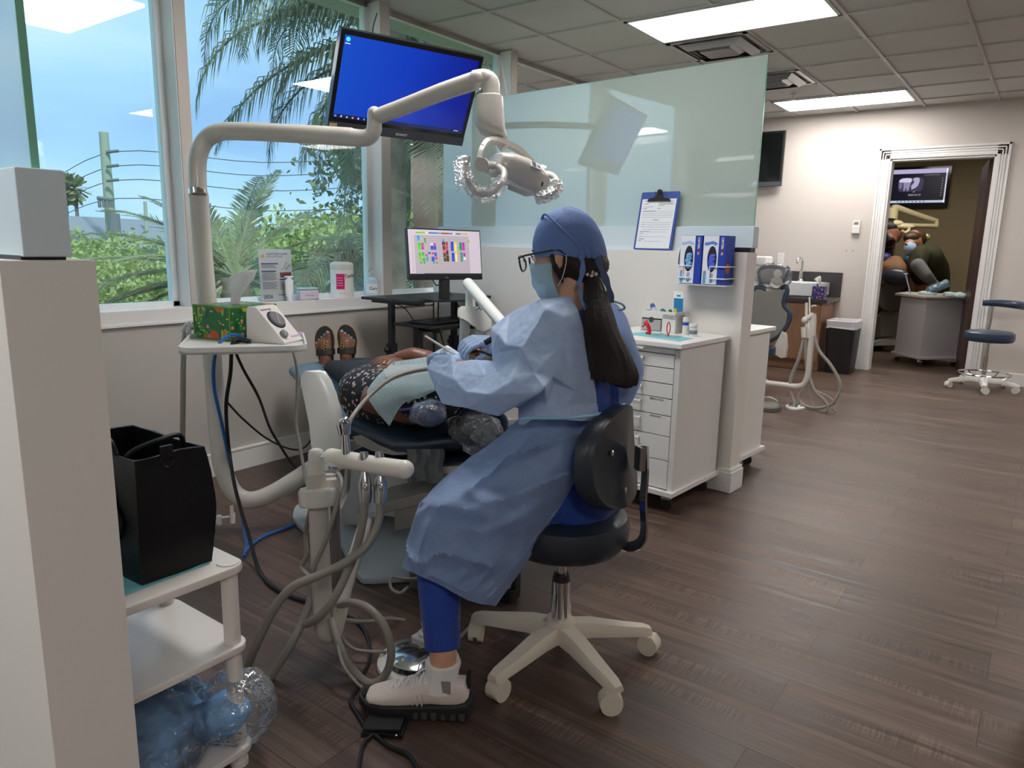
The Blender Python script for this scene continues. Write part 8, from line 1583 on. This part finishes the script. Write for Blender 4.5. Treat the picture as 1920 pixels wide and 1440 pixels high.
bm = BM(); limb(bm, [(c3(815, 1240, 8.9), .05), (c3(780, 1260, 8.9), .06), (c3(755, 1250, 8.9), .045)]); lab(obm('gloved_hand', blob(bm, .012, 1), mat('glove_teal', srgb(60, 125, 150), .5), t, 60), 'teal gloved hand')
bm = BM(); cyl(bm, c3(745, 1248, 8.9), c3(692, 1275, 8.95), .016, n=10); o = obj('metal_syringe', bm, mat('brass', srgb(200, 190, 150), .25, .8)); tag(o, 'shiny metal instrument pointing down in the back room', 'instrument')
t = thing('person', c3(480, 1440, 9.6), 'dark haired man with magnifying glasses behind the left door casing', 'person')
bm = BM(); ball(bm, c3(570, 1000, 9.5), (.16, .15, .17)); ball(bm, c3(545, 1080, 9.45), (.12, .12, .1)); limb(bm, [(c3(500, 1090, 9.6), .1), (c3(440, 1200, 9.7), .14), (c3(440, 1700, 9.8), .2)]); limb(bm, [(c3(420, 1250, 9.6), .09), (c3(470, 1310, 9.4), .06), (c3(530, 1290, 9.3), .045)]); limb(bm, [(c3(440, 1700, 9.8), .14), (c3(330, 1900, 9.8), .1), (c3(300, 2100, 9.8), .06)])
obm('body', blob(bm, .02, 3), mat('skin_tan', srgb(150, 100, 78), .5), t, 60)  # one even tan, a darker tone than skin_mid
bm = BM(); ball(bm, c3(565, 945, 9.5), (.165, .155, .13)); ball(bm, c3(520, 985, 9.55), (.1, .12, .13)); obm('hair', blob(bm, .018, 2), DKH, t, 60)
bm = BM(); ball(bm, c3(530, 1085, 9.38), (.11, .09, .07)); obj('dark_mask', bm, mat('dark_mask', srgb(34, 28, 34), .8), t)
bm = BM(); tube(bm, [c3(540, 990, 9.35), c3(570, 1040, 9.3), c3(600, 1065, 9.28)], .014, 8); cyl(bm, c3(565, 1050, 9.3), c3(580, 1085, 9.25), .03, n=12); cyl(bm, c3(600, 1060, 9.3), c3(612, 1085, 9.25), .03, n=12); obj('magnifying_glasses', bm, BLACKP, t)
bm = BM(); limb(bm, [(c3(480, 1285, 9.3), .07), (c3(530, 1255, 9.25), .08), (c3(565, 1260, 9.25), .05)]); lab(obm('gloved_hand', blob(bm, .012, 1), mat('glove_navy', srgb(45, 50, 120), .5), t, 60), 'dark blue gloved hand'); bm = BM(); limb(bm, [(c3(440, 1180, 9.6), .2), (c3(440, 1420, 9.7), .24), (c3(440, 1700, 9.8), .24)]); obm('dark_shirt', blob(bm, .02, 2), mat('dark_shirt', srgb(28, 28, 34), .8), t, 60)
# seated patient seen from behind + chair
t = thing('dental_chair', c4(600, 850, 9.1), 'dark dental chair in the back room, seen from behind', 'dental chair')
def pq(name, pts, m, d, th, mt_=c4): 
    bm = BM(); po = [mt_(x, y, d) for x, y in pts]; loft(bm, [[p-cf*th*.3 for p in po], [p+cf*th for p in po]]); return obj(name, bm, m, t, 50)
pq('back_shell', [(600, 262), (760, 262), (800, 300), (740, 330), (720, 500), (640, 530), (560, 500), (510, 440), (530, 340), (580, 300)], mat('brown_shell', srgb(78, 74, 70), .5), 8.95, .12)
pq('back_cushion', [(590, 240), (640, 262), (720, 262), (790, 235), (820, 300), (800, 330), (740, 500), (560, 520), (490, 580), (490, 480), (540, 400), (520, 350), (560, 300)], mat('back_navy', srgb(20, 22, 34), .5), 9.05, .14)
pq('seat_base', [(490, 480), (640, 540), (700, 530), (700, 760), (525, 770), (525, 590), (490, 580)], mat('base_dark', srgb(120, 118, 112), .5), 9.1, .3); pq('base_plate', [(465, 820), (540, 790), (690, 800), (690, 850), (460, 855)], mat('plate_gray', srgb(150, 156, 158), .4), 9.0, .4)
bm = BM(); ball(bm, c4(700, 190, 8.85), (.16, .09, .10)); obm('headrest', blob(bm, .02, 2), mat('back_head', srgb(60, 66, 82), .3), t, 60)
t2 = thing('person', c4(640, 300, 9.2), 'patient with long light brown hair in the back room chair', 'person')
bm = BM(); ball(bm, c4(690, 115, 9.1), (.12, .12, .14)); limb(bm, [(c4(690, 170, 9.1), .1), (c4(690, 300, 9.25), .2), (c4(680, 520, 9.4), .2)]); limb(bm, [(c4(560, 250, 9.3), .09), (c4(545, 330, 9.4), .07)]); obm('body', blob(bm, .02, 3), SK3, t2, 60)
bm = BM(); limb(bm, [(c4(695, 95, 9.0), .13), (c4(690, 150, 8.98), .16), (c4(630, 230, 9.0), .07)]); limb(bm, [(c4(760, 130, 9), .1), (c4(800, 240, 9.0), .05)]); limb(bm, [(c4(630, 130, 9), .12), (c4(590, 240, 9.0), .06)]); me = blob(bm, .018, 2); obm('hair', me, mat('light_brown_hair', srgb(140, 98, 62), .5, bump=.4, bscale=60, stretch=(8, 8, 1)), t2, 60)
bm = BM(); limb(bm, [(c4(545, 230, 9.25), .1), (c4(545, 290, 9.3), .09)]); limb(bm, [(c4(835, 200, 9.25), .09), (c4(850, 290, 9.3), .09)]); obm('cream_top', blob(bm, .02, 2), mat('cream_cloth', srgb(190, 178, 165), .8), t2, 60)
# corner cart
t = thing('rolling_cart', (-1.03, 9.1, 0), 'grey angular cart on casters just inside the back room doorway', 'cart'); CG = mat('cart_gray', srgb(176, 172, 174), .5)
base = [(-1.345, 9.1), (-1.03, 8.76), (-.675, 9.1), (-.72, 9.5), (-1.30, 9.5)]
cxm, cym = -1.02, 9.15
top = [(x, y) for x, y in base]
bm = BM(); prism(bm, [(cxm+(x-cxm)*.93, cym+(y-cym)*.93) for x, y in base], .105, .735); obj('body', bm, CG, t); bm = BM(); prism(bm, [(cxm+(x-cxm)*1.03, cym+(y-cym)*1.03) for x, y in base], .08, .105, None, .004); obj('base', bm, CG, t); bm = BM(); prism(bm, [(cxm+(x-cxm)*1.12, cym+(y-cym)*1.10) for x, y in base], .735, .76, None, .006); obj('top', bm, mat('cart_top', srgb(196, 186, 180), .5), t)
for x, y in base[:3]:
    bm, bw = BM(), BM(); caster(bm, bw, (cxm+(x-cxm)*.82, cym+(y-cym)*.82, 0), .026, .082); c = obj('caster', bm, STEEL, t); obj('wheel', bw, BLACKP, c)
rg = random.Random(11); CRUM = mat('crumpled_aqua', srgb(200, 222, 220), .6)
bm = BM()
for i in range(16): ball(bm, (-1.12+.55*rg.random(), 8.9+.3*rg.random(), .775), (.05, .045, .018), None, 10, 6)
me = blob(bm, .012, 0); displace(me, lambda p, n: .012*crease(p, 25)); o = obm('crumpled_wrappers', me, CRUM, None, flat=True); tag(o, 'heap of crumpled pale wrappers on the grey back room cart', 'wrappers')
bm = BM(); M = aim(Vector((-1.06, 8.98, .80)), Vector((.3, .05, .16)), Vector((-.4, -.3, .8))); bx(bm, (0, -.06, -.03), (.22, .06, .03), M, .02, 3); me = blob(bm, .012, 1); displace(me, lambda p, n: .01*crease(p, 20)); o = obm('wrapped_pack', me, mat('foil_film', srgb(110, 135, 155), .25, .3, bump=.6, bscale=30), None, 60); tag(o, 'shiny film wrapped pack lying on the back room cart', 'pack')
bm = BM(); tube(bm, [(-1.22, 8.98, .77), (-1.25, 8.99, .86), (-1.29, 9.0, .97)], .008, 8); tube(bm, [(-1.31, 9.0, .975), (-1.27, 9.0, .975)], .008, 8, 1); o = obj('suction_wand', bm, mat('wand', srgb(170, 190, 205), .3)); tag(o, 'thin pale wand standing at the left end of the back room cart', 'wand')
